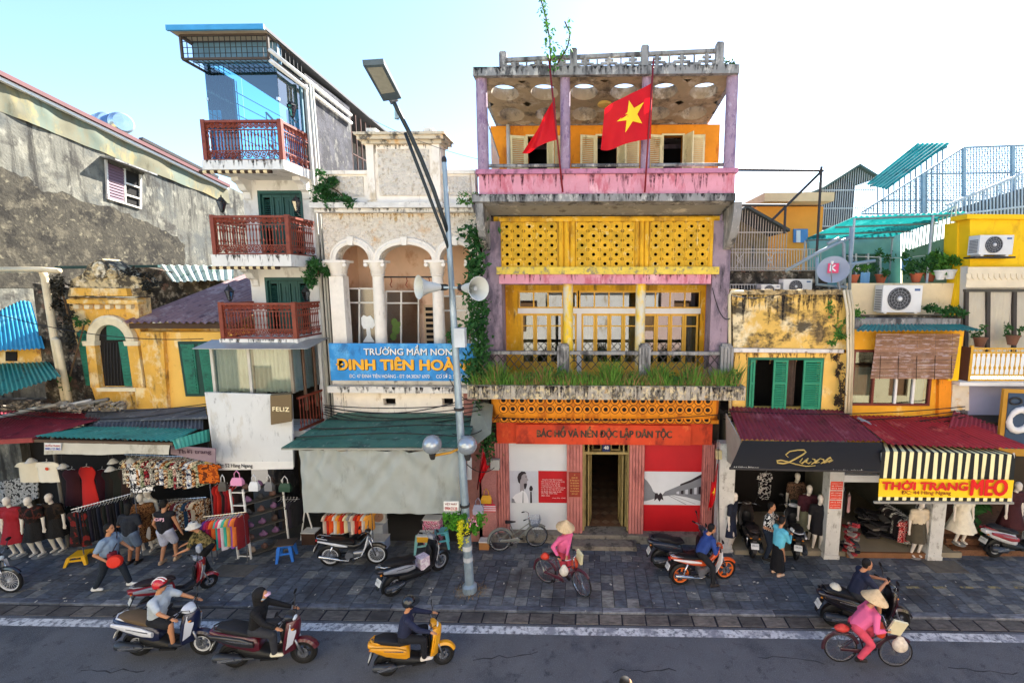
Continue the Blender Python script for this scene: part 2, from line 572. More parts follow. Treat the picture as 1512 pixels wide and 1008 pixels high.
ro=rest.build('paving_slabs',m_tile2,pav)
ro['kind']='stuff'
at_=ro.data.attributes.new('tint','FLOAT','FACE')
at_.data.foreach_set('value',tint)
for px,py,w_,d_ in((345,842,1.0,.5),(1395,836,.9,.55)):
 p=on(px,py)
 MB().box(p.x-w_/2,p.x+w_/2,p.y-d_/2,p.y+d_/2,-.03,.011).build('access_cover',mat('worn_cover','#5f5a52',.9,var=.2,scale=6,bump=.3),pav)
for k in range(9):
 p=on(1300+40*k,868)
 MB().box(p.x,p.x+.3,p.y,p.y+.07,.0,.009).build('yellow_mark',mat('worn_yellow_paint','#8f8560',.9,var=.3,scale=9,stains=[('#4b5461',.4,10,1)]),pav)
rr=random.Random(17)
m_crack=mat('crack_tar','#2a2b2e',.7,var=.2,scale=8)
for k,(px,py)in enumerate(((330,955),(700,972),(905,990),(1120,968),(1400,985),(120,990))):
 p=on(px,py,-.06);pts=[]
 a_=rr.uniform(-.5,.5)
 for i in range(9):
  pts.append(Vector((p.x+.16*i*math.cos(a_)+rr.uniform(-.04,.04),p.y+.16*i*math.sin(a_)+rr.uniform(-.05,.05),-.0575)))
 m=MB();w_=[.004+.012*rr.random()for _ in pts]
 for i in range(8):
  a,b=pts[i],pts[i+1]
  m.add([(a.x,a.y-w_[i],a.z),(b.x,b.y-w_[i+1],b.z),(b.x,b.y+w_[i+1],b.z),(a.x,a.y+w_[i],a.z)],[(0,1,2,3)])
 m.build('tar_crack',m_crack,rd)
 #  memorial house in the middle
m_mauve=mat('mauve_plaster','#95828c',.85,var=.12,scale=3,bump=.25,stains=[('#5f5560',.42,2.0,.35),('#3a363c',.22,3.2,.3)])
m_pink=mat('pink_plaster','#cf8f9b',.8,var=.1,scale=3,bump=.15,stains=[('#b8606c',.34,3.0,.3),('#7a4a54',.2,5,.25),('#e3b4b8',.25,2,.6)])
m_pinkd=mat('dusky_pink_plaster','#b5778f',.8,var=.1,scale=4,stains=[('#6d4a5a',.3,4,.5)])
m_yel=mat('yellow_plaster','#d6a422',.8,var=.14,scale=2.5,bump=.2,stains=[('#a87c20',.36,2.2,.25),('#e3d08c',.24,3.4,.5),('#5f4f2a',.16,4,.2)])
m_yel2=mat('yellow_block','#d0a428',.8,var=.12,scale=5,bump=.2,obj_rand=.12,stains=[('#b3952c',.26,4,1),('#e9dca0',.16,6,1)])
m_orange=mat('orange_plaster','#e08c1c',.8,var=.14,scale=2.2,bump=.2,stains=[('#b45f16',.34,2.0,.35),('#7a4a20',.16,3.6,.4)])
m_conc=mat('stained_concrete','#8c8b88',.9,var=.18,scale=3,bump=.4,stains=[('#3f3e3e',.42,3.0,.25),('#c3bfb5',.25,4.5,.5)])
m_conc2=mat('old_soffit','#97866b',.9,var=.16,scale=2,bump=.2,stains=[('#4f473d',.34,1.5,1),('#b5aa96',.3,2.5,1)])
m_soff2=mat('grey_soffit','#8d8a80',.9,var=.12,scale=2,stains=[('#c9c2b0',.2,1.4,1),('#5f594f',.2,2,1)])
m_led=mat('mossy_ledge','#a8a192',.95,var=.2,scale=5,bump=.6,stains=[('#4a463f',.46,7,.3),('#d9c79a',.36,9,.8),('#b08a4c',.20,6,1)])
m_rose=mat('rose_stone','#b8736a',.8,var=.14,scale=4,bump=.2,stains=[('#7c4844',.3,3,.25)])
m_redsign=mat('orange_red_board','#c8421e',.7,var=.16,scale=1.6,stains=[('#8f2a18',.32,1.8,.6),('#de6a35',.25,2.4,.6)])
m_door=mat('cream_joinery','#dba93c',.6,var=.08,scale=4)
m_shut=mat('cream_shutter','#dccf9f',.65,var=.1,scale=5,stains=[('#a2966c',.2,4,.5)])
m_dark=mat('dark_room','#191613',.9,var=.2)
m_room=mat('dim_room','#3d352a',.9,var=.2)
m_glass=mat_glass('window_glass','#aab4ae',.09)
m_curt=mat('curtain_cloth','#b9a685',.9,var=.2,scale=3)
m_iron=mat('black_iron','#2b2a2a',.6,var=.2)
m_white=mat('white_paint','#dcdcd8',.6,var=.05,scale=3)
main=thing('memorial_house','yellow and pink house with round-holed grilles, two red flags and a red signboard','house',(.55,13,0))
XL,XR=at(716,450,13).x,at(1074,450,13).x
mb=MB()
for a,b in((XL,XL+.3),(XR-.3,XR)):
 mb.box(a,b,13.45,14.58,0,10.1);mb.box(a,b,14.82,25,0,12.3)
mb.box(XL+.3,XR-.3,24.7,25,0,12.4)
mb.box(XL+.3,XR-.3,14.0,24.7,7.55,7.75);mb.box(XL+.3,XR-.3,13.5,24.7,9.3,9.5)
mb.box(XL+.3,XR-.3,16.5,24.7,12.1,12.3)
mb.build('side_wall',m_mauve,main)
MB().box(XL+.3,XR-.3,13.3,24,4.5,4.7).build('first_floor',m_conc,main)
za=.25
pl=MB().box(XL+.05,at(845,790,12.8).x,12.72,13.4,0,za).box(at(945,790,12.8).x,XR-.05,12.72,13.4,0,za)
pl.box(at(845,790,12.8).x+.002,at(945,790,12.8).x-.002,12.78,13.4,0,za-.015)
pl.build('plinth',mat('granite','#7d766a',.8,var=.2,scale=9,bump=.3,stains=[('#3e3a36',.36,3,1)]),main)
x0,x1,_,_=R(845,800,940,812,12.4)
MB().box(x0,x1,12.36,12.718,0,.13).build('door_step',MATS['granite'],main)
zt=at(900,653,12.95).z
pil=[(731,751),(837,860),(929,951),(1037,1053)]
for i,(a,b)in enumerate(pil):
 x0,x1,_,_=R(a,650,b,795,12.85)
 p=MB()
 p.box(x0,x1,12.9,13.2,.02,zt)
 n=5
 for k in range(n):
  xa=x0+(x1-x0)*(k+.12)/n;xb=x0+(x1-x0)*(k+.88)/n
  p.box(xa,xb,12.84,12.898,za+.003,zt)
 p.build('pilaster',m_rose,main)
wl=MB()
x0=at(751,720,13.1).x;x1=at(837,720,13.1).x
MB().box(XL+.02,at(731,720,13.0).x,12.93,13.4,za,zt).build('corner_wall',m_rose,main)
MB().box(at(1053,720,13.0).x,XR-.02,12.93,13.4,za,zt).build('corner_wall',m_rose,main)
def panel(nm,px,py,m,Y=12.93,parent=None,t=.03):
 x0,x1,z0,z1=R(px[0],py[0],px[1],py[1],Y)
 return MB().box(x0,x1,Y,Y+t,z0,z1).build(nm,m,parent or main)
m_ban=mat('white_banner','#ccd0d1',.5,var=.05,scale=1.2)
m_red=mat('red_banner','#b3121c',.5,var=.1,scale=1.5)
lp=panel('banner',(752,837),(653,788),m_ban,13.02)
lp['label']='white banner board with a printed portrait strip'
rp=panel('banner',(951,1037),(653,790),m_red,13.02)
rp['label']='red banner board with an old street photograph strip'
def sheet(nm,px,py,m,Y,par):
 x0,x1,z0,z1=R(px[0],py[0],px[1],py[1],Y)
 o=MB().box(x0,x1,Y,Y+.004,z0,z1).build(nm,m,par)
 return x0,x1,z0,z1
m_photo=mat('photo_print_grey','#b8bcc4',.5,var=.06,scale=3)
m_ink=mat('print_ink','#241c22',.6,var=.1)
m_ink2=mat('print_grey_ink','#767a80',.6,var=.15)
x0,x1,z0,z1=sheet('portrait_print',(753,794),(695,742),m_photo,13.010,lp)
def flat(nm,pts,box,Y,m,par):
 X0,X1,Z0,Z1=box
 MB().prism([(X0+u*(X1-X0),Z0+v*(Z1-Z0))for u,v in pts],Y,Y+.003).build(nm,m,par)
bx=(x0,x1,z0,z1)
m_ink3=mat('print_mid_ink','#8f8a8e',.6,var=.12)
flat('printed_shape',[(.06,0),(.08,.16),(.2,.27),(.36,.33),(.44,.40),(.54,.36),(.62,.24),(.66,.1),(.66,0)],bx,13.0075,mat('print_pale_ink','#d5d6d8',.6,var=.05),lp)
flat('printed_shape',[(.36,.34),(.36,.62),(.42,.93),(.56,.94),(.61,.86),(.63,.78),(.67,.72),(.62,.68),(.62,.60),(.56,.54),(.50,.52),(.50,.36),(.44,.40)],bx,13.006,m_ink3,lp)
flat('printed_shape',[(.30,.66),(.27,.80),(.32,.92),(.43,.99),(.55,.98),(.60,.92),(.50,.91),(.43,.86),(.41,.76),(.38,.72),(.36,.60)],bx,13.0045,m_ink,lp)
flat('printed_shape',[(.50,.60),(.57,.62),(.62,.60),(.60,.52),(.55,.42),(.51,.46)],bx,13.0045,m_ink,lp)
flat('printed_shape',[(.56,.83),(.61,.84),(.61,.82),(.56,.81)],bx,13.0045,m_ink,lp)
flat('printed_shape',[(.72,0),(.73,.36),(.78,.36),(.79,0)],bx,13.0045,m_ink,lp)
flat('printed_shape',[(.71,.38),(.69,.46),(.73,.54),(.79,.54),(.83,.46),(.80,.38)],bx,13.0045,m_ink,lp)
flat('printed_shape',[(.44,.0),(.46,.34),(.48,.34),(.48,0)],bx,13.0045,m_ink2,lp)
flat('printed_shape',[(.05,0),(.06,.15),(.14,.12),(.17,.03),(.22,0)],bx,13.0045,m_ink2,lp)
x0,x1,z0,z1=sheet('quote_print',(795,837),(695,742),m_red,13.010,lp)
for k in range(9):
 t_=['- dong bao Viet Nam ta quyet','dem tat ca tinh than va luc luong','tinh mang va cua cai de giu','vung quyen tu do doc lap','nuoc Viet Nam co quyen huong','tu do va doc lap va su that','da thanh mot nuoc tu do','doc lap toan the','dan toc'][k]
 wdt=(x1-x0)*[.74,.82,.66,.66,.84,.78,.70,.56,.3][k]
 text_obj('quote_line',t_,.05,m_white,lp,(x0+(x1-x0)*.1+wdt/2,13.005,z1-(z1-z0)*(.27+.062*k)),width=wdt,height=(z1-z0)*.045,depth=0)
text_obj('quote_line','mua thu 1945',.05,m_white,lp,(x0+(x1-x0)*.72,13.005,z1-(z1-z0)*.84),width=(x1-x0)*.46,height=(z1-z0)*.03,depth=0)
x0,x1,z0,z1=sheet('street_photo_print',(951,1037),(696,745),mat('photo_print_pale','#c9ced2',.5,var=.05),13.010,rp)
bx=(x0,x1,z0,z1)
flat('printed_shape',[(.30,.26),(.36,.40),(.52,.52),(.70,.66),(1,.92),(1,.12),(.74,.24),(.52,.30)],bx,13.006,m_ink2,rp)
flat('printed_shape',[(.62,.58),(.62,.63),(.80,.76),(1,.96),(1,.86),(.80,.69)],bx,13.0045,m_ink,rp)
for q in range(6):
 u=.56+.075*q;h_=.06+.03*q
 flat('printed_shape',[(u,.34+.0*q),(u,.34+h_),(u+.045,.36+h_),(u+.045,.33)],bx,13.0045,m_ink if q%2 else m_photo,rp)
flat('printed_shape',[(0,.1),(0,.8),(.06,.7),(.12,.55),(.16,.4),(.22,.34),(.2,.2),(.1,.14)],bx,13.006,m_ink2,rp)
flat('printed_shape',[(.18,.12),(.19,.34),(.23,.36),(.25,.30),(.28,.37),(.31,.33),(.34,.14),(.30,.18),(.27,.10),(.23,.2)],bx,13.004,m_ink,rp)
flat('printed_shape',[(.42,.28),(.72,.02),(.74,.02),(.44,.28)],bx,13.0045,m_ink2,rp)
flat('printed_shape',[(.48,.28),(.88,.04),(.90,.04),(.5,.28)],bx,13.0045,m_ink2,rp)
x0,x1,z0,z1=R(840,697,857,733,12.82)
pq=MB().box(x0,x1,12.81,12.84,z0,z1).build('plaque',mat('plaque_red','#8c3423',.5),main)
for k in range(8):
 text_obj('plaque_line',['*','NHA SO','DI TICH LICH SU','TAI NGOI NHA','CHU TICH NUOC','DA VIET BAN','TUYEN NGON','DOC LAP'][k],.05,MT('#d9b36a',.5),pq,((x0+x1)/2,12.806,z1-(z1-z0)*(.1+.11*k)),width=(x1-x0)*[.1,.5,.8,.75,.8,.7,.78,.5][k],height=(z1-z0)*.055,depth=0)
dx0,dx1,dz0,dz1=R(860,653,929,788,13.05)
dr=MB()
dr.box(dx0,dx0+.06,13.0,13.2,za,zt);dr.box(dx1-.06,dx1,13.0,13.2,za,zt)
dzt=at(895,668,13.05).z
dr.box(dx0+.06,dx1-.06,13.02,13.18,dzt-.04,dzt+.03);dr.box(dx0+.06,dx1-.06,13.02,13.18,zt-.05,zt)
dr.box(dx0+.16,dx0+.2,13.02,13.18,dzt+.03,zt-.05);dr.box(dx1-.2,dx1-.16,13.02,13.18,dzt+.03,zt-.05)
for q in(-1,1):
 c=(dx0+dx1)/2+q*.27
 dr.box(c-.13,c+.13,13.05,13.09,dzt+.08,dzt+.10);dr.box(c-.13,c-.11,13.05,13.09,dzt+.1,zt-.09);dr.box(c+.11,c+.13,13.05,13.09,dzt+.1,zt-.09)
m_odoor=mat('old_cream_door','#9c8a58',.7,var=.15,scale=5,stains=[('#6a5a36',.3,4,.4)])
df=dr.build('door_frame',m_odoor,main)
cxm=(dx0+dx1)/2
np_=MB().box(cxm-.11,cxm+.11,13.0,13.015,dzt+.05,zt-.07).build('number_plate',MT('#1d2b55',.4),main)
text_obj('number','48',.1,m_white,np_,(cxm,12.995,(dzt+zt)/2),height=.10,bold=.02,depth=0)
for q,xx in((0,dx0+.08),(1,dx1-.08)):
 s_=1 if q==0 else-1
 for u in(0,1):
  l=MB()
  a=Vector((xx+s_*.05*u,13.2+.0*u,0));d=Vector((s_*.17,.95,0)).normalized()
  if u==1:a=Vector((xx+s_*.10,13.24,0))
  L_=.62-.14*u
  n_=Vector((d.y,-d.x,0))*.02
  def lf(s0,s1,z0_,z1_,t=1):
   p,q2=a+d*s0,a+d*s1
   l.hexa([p-n_*t+Vector((0,0,z0_)),p+n_*t+Vector((0,0,z0_)),q2+n_*t+Vector((0,0,z0_)),q2-n_*t+Vector((0,0,z0_))],[p-n_*t+Vector((0,0,z1_)),p+n_*t+Vector((0,0,z1_)),q2+n_*t+Vector((0,0,z1_)),q2-n_*t+Vector((0,0,z1_))])
  lf(0,.07,za+.02,dzt-.05);lf(L_-.07,L_,za+.02,dzt-.05)
  for zz in(za+.02,za+.75,za+1.5,dzt-.15):
   lf(.07,L_-.07,zz,zz+.1)
  lf(.07,L_-.07,za+.1,dzt-.1,.3)
  l.build('door_leaf',m_odoor,main)
room=MB()
rx0,rx1=dx0-1.0,dx1+1.0
room.poly((rx0,13.25,za+.01),(rx1,13.25,za+.01),(rx1,19,za+.01),(rx0,19,za+.01))
flo=room.build('hall_floor',mat('hall_tiles','#6d4f39',.35,var=.2,scale=3,stains=[('#40332a',.3,4,1)]),main)
mt_=take_mesh(MB().poly((-.14,0,0),(0,-.14,0),(.14,0,0),(0,.14,0)).build('floor_tile',MT('#7d6650',.4)))
for i in range(4):
 for j in range(6):
  mesh_obj('floor_tile',mt_,flo,(dx0+.12+.3*i,13.5+.55*j,za+.015))
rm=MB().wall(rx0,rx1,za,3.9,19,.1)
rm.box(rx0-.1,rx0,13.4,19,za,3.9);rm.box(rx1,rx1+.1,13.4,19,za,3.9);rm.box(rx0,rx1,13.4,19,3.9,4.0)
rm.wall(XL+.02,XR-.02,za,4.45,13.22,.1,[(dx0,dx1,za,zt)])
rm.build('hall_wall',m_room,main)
x0,x1,z0,z1=R(733,625,1052,654,12.78)
MB().box(x0,x1,12.8,13.2,zt+.004,z1).build('sign_beam',m_redsign,main)
xa,xb,_,_=R(762,625,1020,654,12.7)
sb=MB().box(xa,xb,12.7,12.797,z0-.015,z1-.02).build('signboard',m_redsign,main)
sb['label']='orange-red signboard with dark raised lettering over the door'
xt0,xt1,zt0,zt1=R(793,630,992,648,12.68)
text_obj('sign_lettering','BÁC HỒ VÀ NỀN ĐỘC LẬP DÂN TỘC',.2,mat('tarnished_letters','#3b2b20',.5,var=.3,scale=8,stains=[('#8a5a32',.3,6,1)]),sb,((xt0+xt1)/2,12.685,(zt0+zt1)/2),width=xt1-xt0,height=(zt1-zt0)*1.05,bold=.06,depth=.03)
xa,xb=at(722,605,12.55).x,at(1066,605,12.55).x
zb0,zb1=at(900,621,12.7).z,4.5
prof=[(12.95,zb0-.10),(12.80,zb0-.10),(12.80,zb0),(12.72,zb0+.01),(12.6,zb0+.06),(12.5,zb0+.16),(12.46,zb0+.30),(12.46,zb1)]
def curved_band(xa,xb,inset):
 b=MB();rings=[]
 for k in range(13):
  t=k/12
  e=0
  edge=min(t,1-t)*(xb-xa)
  if edge<.5:e=(1-math.sqrt(max(0,1-(1-edge/.5)**2)))*.42
  rings.append([(xa+(xb-xa)*t,min(12.95,y+e*(1 if i>2 else 0)),z)for i,(y,z)in enumerate(prof)])
 xs=[xa,xa+.08,xa+.2,xa+.35,xa+.5]+[xb-.5,xb-.35,xb-.2,xb-.08,xb]
 rings=[]
 for xx in xs:
  edge=min(xx-xa,xb-xx)
  e=(1-math.sqrt(max(0,1-(1-min(edge,.5)/.5)**2)))*.42
  rings.append([(xx,min(12.949,y+(e if i>2 else 0)),z)for i,(y,z)in enumerate(prof)]+[(xx,12.95,zb1)])
 b.loft(rings)
 return b
gb=curved_band(xa,xb,0).build('ring_band',m_orange,main,smooth=35)
m_or2=mat('orange_ring','#dc8a22',.8,var=.14,scale=6,obj_rand=.12)
rm_=MB()
rm_.cur=0
rm_.lathe([(.112,.014),(.108,.02),(.086,.02),(.082,.006),(.062,.006)],n=14,caps=False)
rm_.cur=2
rm_.lathe([(.13,.002),(.128,.012),(.112,.013)],n=14,caps=False)  # groove drawn as a dark brown line, its shade put into the colour
rm_.cur=1
rm_.lathe([(.062,.0062),(.03,.0055),(.001,.005)],n=14)
ring_me=take_mesh(rm_.build('grille_ring',[m_or2,m_dark,MT('#5a3010',.9)]))
ncol=23
for r_,(zz,yy,tilt)in enumerate(((4.375,12.458,90),(4.13,12.458,90),(zb0+.09,12.545,48))):
 for k in range(ncol):
  px=743.5+(1045-743.5)*k/(ncol-1)
  mesh_obj('grille_ring',ring_me,main,(at(px,606,12.45).x,yy,zz),(rad(tilt),0,0))
x0,x1,z0,z1=R(690,570,1101,590,12.05)
PLX0,PLX1,PLZ1=x0,x1,z1
lg=MB().box(x0,x1,12.05,12.15,z0,z1).box(x0,x1,12.15,13.3,z0+.001,z0+.1).box(x0,x0+.1,12.15,13.0,z0+.1,z1-.002).box(x1-.1,x1,12.15,13.0,z0+.1,z1-.002).box(x0+.1,x1-.1,12.15,12.75,z0+.1,z1-.06)
lg.build('planter_ledge',m_led,main)
zr=at(900,519,12.72).z
bp=[(703,720),(822,841),(943,961),(1063,1083)]
posts=[]
for a,b in bp:
 x0,x1,_,zp=R(a,508,b,570,12.66)
 p=MB().box(x0+.02,x1-.02,12.68,12.92,PLZ1-.3,zp-.06)
 n=4
 for k in range(n):
  xa=x0+(x1-x0)*(k+.15)/n;xb=x0+(x1-x0)*(k+.85)/n
  p.box(xa,xb,12.64,12.679,PLZ1-.3,zp-.10)
 p.box(x0+.06,x1-.06,12.72,12.88,zp-.06,zp)
 p.build('balustrade_post',m_conc,main)
 posts.append((x0,x1))
for(a,b)in zip(posts[:-1],posts[1:]):
 xa,xb=a[1],b[0]
 MB().box(xa,xb,12.72,12.86,zr-.09,zr).build('handrail',m_conc,main)
 la=MB()
 n=8
 zb_=zr-.52
 for k in range(n+1):
  for s_ in(-1,1):
   u0=xa+(xb-xa)*k/n;u1=u0+s_*(xb-xa)/n*1.5
   z_lo=zb_
   if u1<xa or u1>xb:
    lim=xa if u1<xa else xb
    z_lo=zr-.09-(zr-.09-zb_)*(lim-u0)/(u1-u0)if u1!=u0 else zb_;u1=lim
   if abs(u1-u0)<.02:continue
   la.bar((u0,12.79+.008*s_,zr-.09),(u1,12.79+.008*s_,z_lo),.022)
 la.build('lattice',m_iron,main)
zl0,zl1=4.7,at(900,405,12.9).z
for i,(a,b)in enumerate(((714,741),(1050,1076))):
 x0,x1,_,_=R(a,320,b,560,12.9)
 MB().box(x0,x1,12.88,13.45,PLZ1-.2,9.28).build('corner_pillar',m_mauve,main)
for a,b in((831,846),(939,954)):
 x0,x1,_,_=R(a,418,b,515,12.95)
 c,r_=(x0+x1)/2,(x1-x0)/2
 mc=mat('two_tone_column','#e3bf35',.8,var=.08,scale=3,stains=[('#c9c9bd',.42,1.4,.5),('#a8a79c',.15,5,.3)])
 MB().lathe([(r_,4.7),(r_,zl1-.2)],(c,13.12,0),20).build('round_column',mc,main,smooth=40)
Yb=14.1
zc=zl1-.05
xi0,xi1=at(741,470,13.4).x,at(1050,470,13.4).x
ch=MB()
ch.box(XL+.3,xi0,13.45,Yb,4.7,7.75);ch.box(xi1,XR-.3,13.45,Yb,4.7,7.75)
ch.build('loggia_wall',m_orange,main)
sets=[(770,832),(852,936),(953,1030)]
d0=at(765,470,Yb).x;d1=at(1034,470,Yb).x
ztr0,ztr1=at(900,458,Yb).z,at(900,430,Yb).z
bw=MB().wall(XL+.3,XR-.3,4.7,7.76,Yb,.18,[(d0,d1,4.72,ztr1+.02)])
bw.build('loggia_back_wall',m_yel,main)
MB().box(XL+.3,XR-.3,13.0,Yb,7.60,7.74).build('loggia_ceiling',m_conc2,main)
MB().box(d0,d1,Yb-.03,Yb+.1,ztr0-.10,ztr0+.06).build('transom_bar',m_white,main)
nset=3
sw=(d1-d0)/nset
for s_ in range(nset):
 a,b=d0+sw*s_,d0+sw*(s_+1)
 MB().box(a-.05 if s_ else a,a+.09,Yb-.02,Yb+.12,4.7,ztr0-.10).build('door_jamb',m_white if s_ else m_yel,main)
 tr=MB().box(a+.02,b-.02,Yb+.0,Yb+.05,ztr1-.04,ztr1+.02).box(a+.02,b-.02,Yb,Yb+.05,ztr0+.06,ztr0+.10)
 for k in range(5):
  xx=a+.02+(b-a-.08)*k/4
  tr.box(xx,xx+.04,Yb-.005,Yb+.05,ztr0+.10,ztr1-.04)
 t_o=tr.build('transom_window',m_door,main)
 MB().poly((a+.02,Yb+.02,ztr0+.08),(b-.02,Yb+.02,ztr0+.08),(b-.02,Yb+.02,ztr1),(a+.02,Yb+.02,ztr1)).build('pane',m_glass,t_o)
 nl=4
 lw=(b-a-.14)/nl
 for k in range(nl):
  xa=a+.09+lw*k;xb=xa+lw
  z0_,z1_=4.73,ztr0-.10
  fr=MB().box(xa+.004,xa+.062,Yb,Yb+.06,z0_,z1_).box(xb-.062,xb-.004,Yb,Yb+.06,z0_,z1_)
  fr.box(xa+.062,xb-.062,Yb,Yb+.06,z0_,z0_+.45).box(xa+.062,xb-.062,Yb,Yb+.06,z1_-.07,z1_)
  for zz in(z0_+1.55,):
   fr.box(xa+.062,xb-.062,Yb+.01,Yb+.05,zz,zz+.035)
  fo=fr.build('glazed_door',m_door,main)
  tl_=random.uniform(-.02,.02)
  MB().poly((xa+.06,Yb+.03+tl_*.5,z0_+.4),(xb-.06,Yb+.03-tl_*.5,z0_+.4),(xb-.06,Yb+.03-tl_*.5,z1_-.05),(xa+.06,Yb+.03+tl_*.5,z1_-.05)).build('pane',m_glass,fo)
 for q in(0,1):
  cu=MB();pts=[]
  xa,xb=(a+.05,a+.05+sw*.28)if q==0 else(b-.05-sw*.26,b-.05)
  n=16
  g=[[(xa+(xb-xa)*i/n,Yb+.22+.035*math.sin(i*2.1),z)for i in range(n+1)]for z in(4.74,ztr0-.05)]
  cu.add(g[0]+g[1],[(i,i+1,i+n+2,i+n+1)for i in range(n)])
  cu.build('curtain',m_curt,main,smooth=True)
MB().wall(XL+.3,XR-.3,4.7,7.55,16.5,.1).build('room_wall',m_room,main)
x0,x1,z0,z1=R(737,405,1050,419,12.84)
MB().box(x0,x1,12.84,13.3,z0,z1).build('lintel',m_pink,main)
x0,x1,z0,z1=R(733,394,1062,405,12.78)
MB().box(x0,x1,12.78,13.3,z0+.003,z1).build('sill',mat('dirty_yellow_sill','#d9bd4c',.8,var=.14,scale=4,bump=.3,stains=[('#7f7a66',.38,6,.8)]),main)
zg0,zg1=at(900,396,12.92).z,at(900,327,12.92).z
bm=MB()
def sq_ring(b,half,hz,rr,y_f,n=16):
 o_,i_=[],[]
 for k in range(n):
  t=2*math.pi*(k+.5)/n
  c,s=math.cos(t),math.sin(t)
  q=1/max(abs(c),abs(s))
  o_.append((c*q*half,y_f,s*q*hz));i_.append((c*rr,y_f,s*rr))
 b.loft([o_,i_],caps=False)
 return o_,i_
bw_,bh_=.152,.13
bm.cur=0
b1=[[(sx*bw_,y,sz*bh_)for sx,sz in((-1,-1),(1,-1),(1,1),(-1,1))]for y in(.06,0)]
bm.loft(b1,caps=False)
sq_ring(bm,bw_,bh_,.105,0)
n=16
cir=lambda r,y:[(r*math.cos(2*math.pi*(k+.5)/n),y,r*math.sin(2*math.pi*(k+.5)/n))for k in range(n)]
bm.loft([cir(.105,0),cir(.102,-.018),cir(.086,-.018),cir(.080,.0),cir(.05,.002),cir(.048,.07)],caps=False)
block_me=take_mesh(bm.build('grille_block',m_yel2,smooth=40))
pan=[(740,823),(851,936),(960,1047)]
for(a,b)in pan:
 x0,x1,_,_=R(a,326,b,400,12.92)
 for i in range(5):
  for j in range(5):
   cw,chh=(x1-x0)/5,(zg1-zg0)/5
   mesh_obj('grille_block',block_me,main,(x0+cw*(i+.5),12.94,zg0+chh*(j+.5)),(0,0,0),((cw-.024)/(2*bw_),1,(chh-.012)/(2*bh_)))
 gr=MB()
 for i in range(6):
  xx=x0+(x1-x0)*i/5
  gr.box(xx-.014,xx+.014,12.925,13.03,zg0,zg1)
 for j in range(6):
  zz=zg0+(zg1-zg0)*j/5
  gr.box(x0+.014,x1-.014,12.95,13.02,zz-.008,zz+.008)
 gr.build('grille_mullion',m_yel,main)
gp=MB()
for(a,b)in((823,851),(936,960)):
 x0,x1,_,_=R(a,326,b,400,12.92)
 x0+=.014;x1-=.014
 gp=MB().box(x0,x1,12.99,13.1,zg0,zg1)
 w3=(x1-x0)/3
 for k in range(3):
  gp.lathe([(w3*.5,zg0),(w3*.5,zg1)],(x0+w3*(k+.5),12.985,0),12)
 gp.build('grille_pillar',m_yel,main,smooth=40)
x0,x1,_,_=R(741,326,1050,400,12.92)
xg=R(740,326,1047,400,12.92)
MB().box(x0-.05,xg[0]-.014,12.9,13.1,zg0,zg1).build('grille_pillar',m_yel,main)
MB().box(xg[1]+.014,x1+.05,12.9,13.1,zg0,zg1).build('grille_pillar',m_yel,main)
MB().box(XL+.3,XR-.3,13.0,13.3,zg1,9.42).box(x0-.05,x1+.05,12.88,13.0,zg1,zg1+.09).build('grille_beam',m_yel,main)
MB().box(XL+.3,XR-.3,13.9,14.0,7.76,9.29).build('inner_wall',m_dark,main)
x0,x1,z0,z1=R(697,286,1086,297,12.0)
SX0,SX1=x0,x1
zs=at(900,323,12.98).z
sl=MB().hexa([(x0,12.0,z0),(x1,12.0,z0),(x1,12.0,z1),(x0,12.0,z1)],[(x0,13.3,zs+.1),(x1,13.3,zs+.1),(x1,13.3,z1),(x0,13.3,z1)])
sl.build('canopy_slab',m_conc,main)
MB().poly((x0+.1,12.12,z0+.0),(x1-.1,12.12,z0+.0),(x1-.1,12.97,zs+.095),(x0+.1,12.97,zs+.095)).build('soffit',m_soff2,main)
for xx in(XL+.02,XR-.22):
 pts=[(12.0,z0-.02)]
 br=MB();n=8
 cur=[(13.05-1.0*math.cos(math.pi/2*k/n),z0-.02-1.15*math.sin(math.pi/2*k/n))for k in range(n+1)]
 out=cur+[(13.05,z0-.02)]
 br.add([(xx,y,z)for y,z in out]+[(xx+.2,y,z)for y,z in out],[tuple(range(len(out)))[::-1],tuple(range(len(out),2*len(out)))]+[(k,(k+1)%len(out),(k+1)%len(out)+len(out),k+len(out))for k in range(len(out))])
 br.build('bracket',m_conc,main,smooth=30)
x0,x1,zp0,zp1=R(707,257,1085,286,12.15)
TX0,TX1=x0,x1
pr=MB().box(x0,x1,12.15,12.33,z1+.002,zp1).box(x0,x0+.18,12.33,14.6,z1+.002,zp1).box(x1-.18,x1,12.33,14.6,z1+.002,zp1)
pr.build('parapet',m_pink,main)
x0,x1,za_,zb_=R(702,249,1090,258,12.08)
MB().box(x0,x1,12.07,12.42,zp1+.002,zb_).build('parapet_cap',m_pinkd,main)
ZCAP=zb_
zroof=at(900,110,12.1).z
TP=[]
for a,b in((703,720),(827,842),(947,961),(1071,1089)):
 x0,x1,_,_=R(a,110,b,250,12.2)
 c,r_=(x0+x1)/2,(x1-x0)/2
 MB().lathe([(r_*1.0,ZCAP),(r_*.98,zroof+.05)],(c,12.25,0),10).build('top_pillar',mat('lilac_pillar','#9c8596',.85,var=.14,scale=5,bump=.4,stains=[('#7a627f',.35,8,.5),('#b8a8b8',.25,9,.6)]),main,smooth=40)
 TP.append(c)
for a,b in zip(TP[:-1],TP[1:]):
 MB().tube([(a+.15,12.25,ZCAP+.12),(b-.15,12.25,ZCAP+.12)],.045,8).build('guard_rail',m_conc,main,smooth=True)
x0,x1,z0,z1=R(698,97,1092,110,12.0)
RX0,RX1=x0,x1
Yr=14.6
zrb=at(900,185,Yr).z
MB().box(x0,x1,12.0,12.14,z0,z1).build('roof_fascia',m_conc,main)
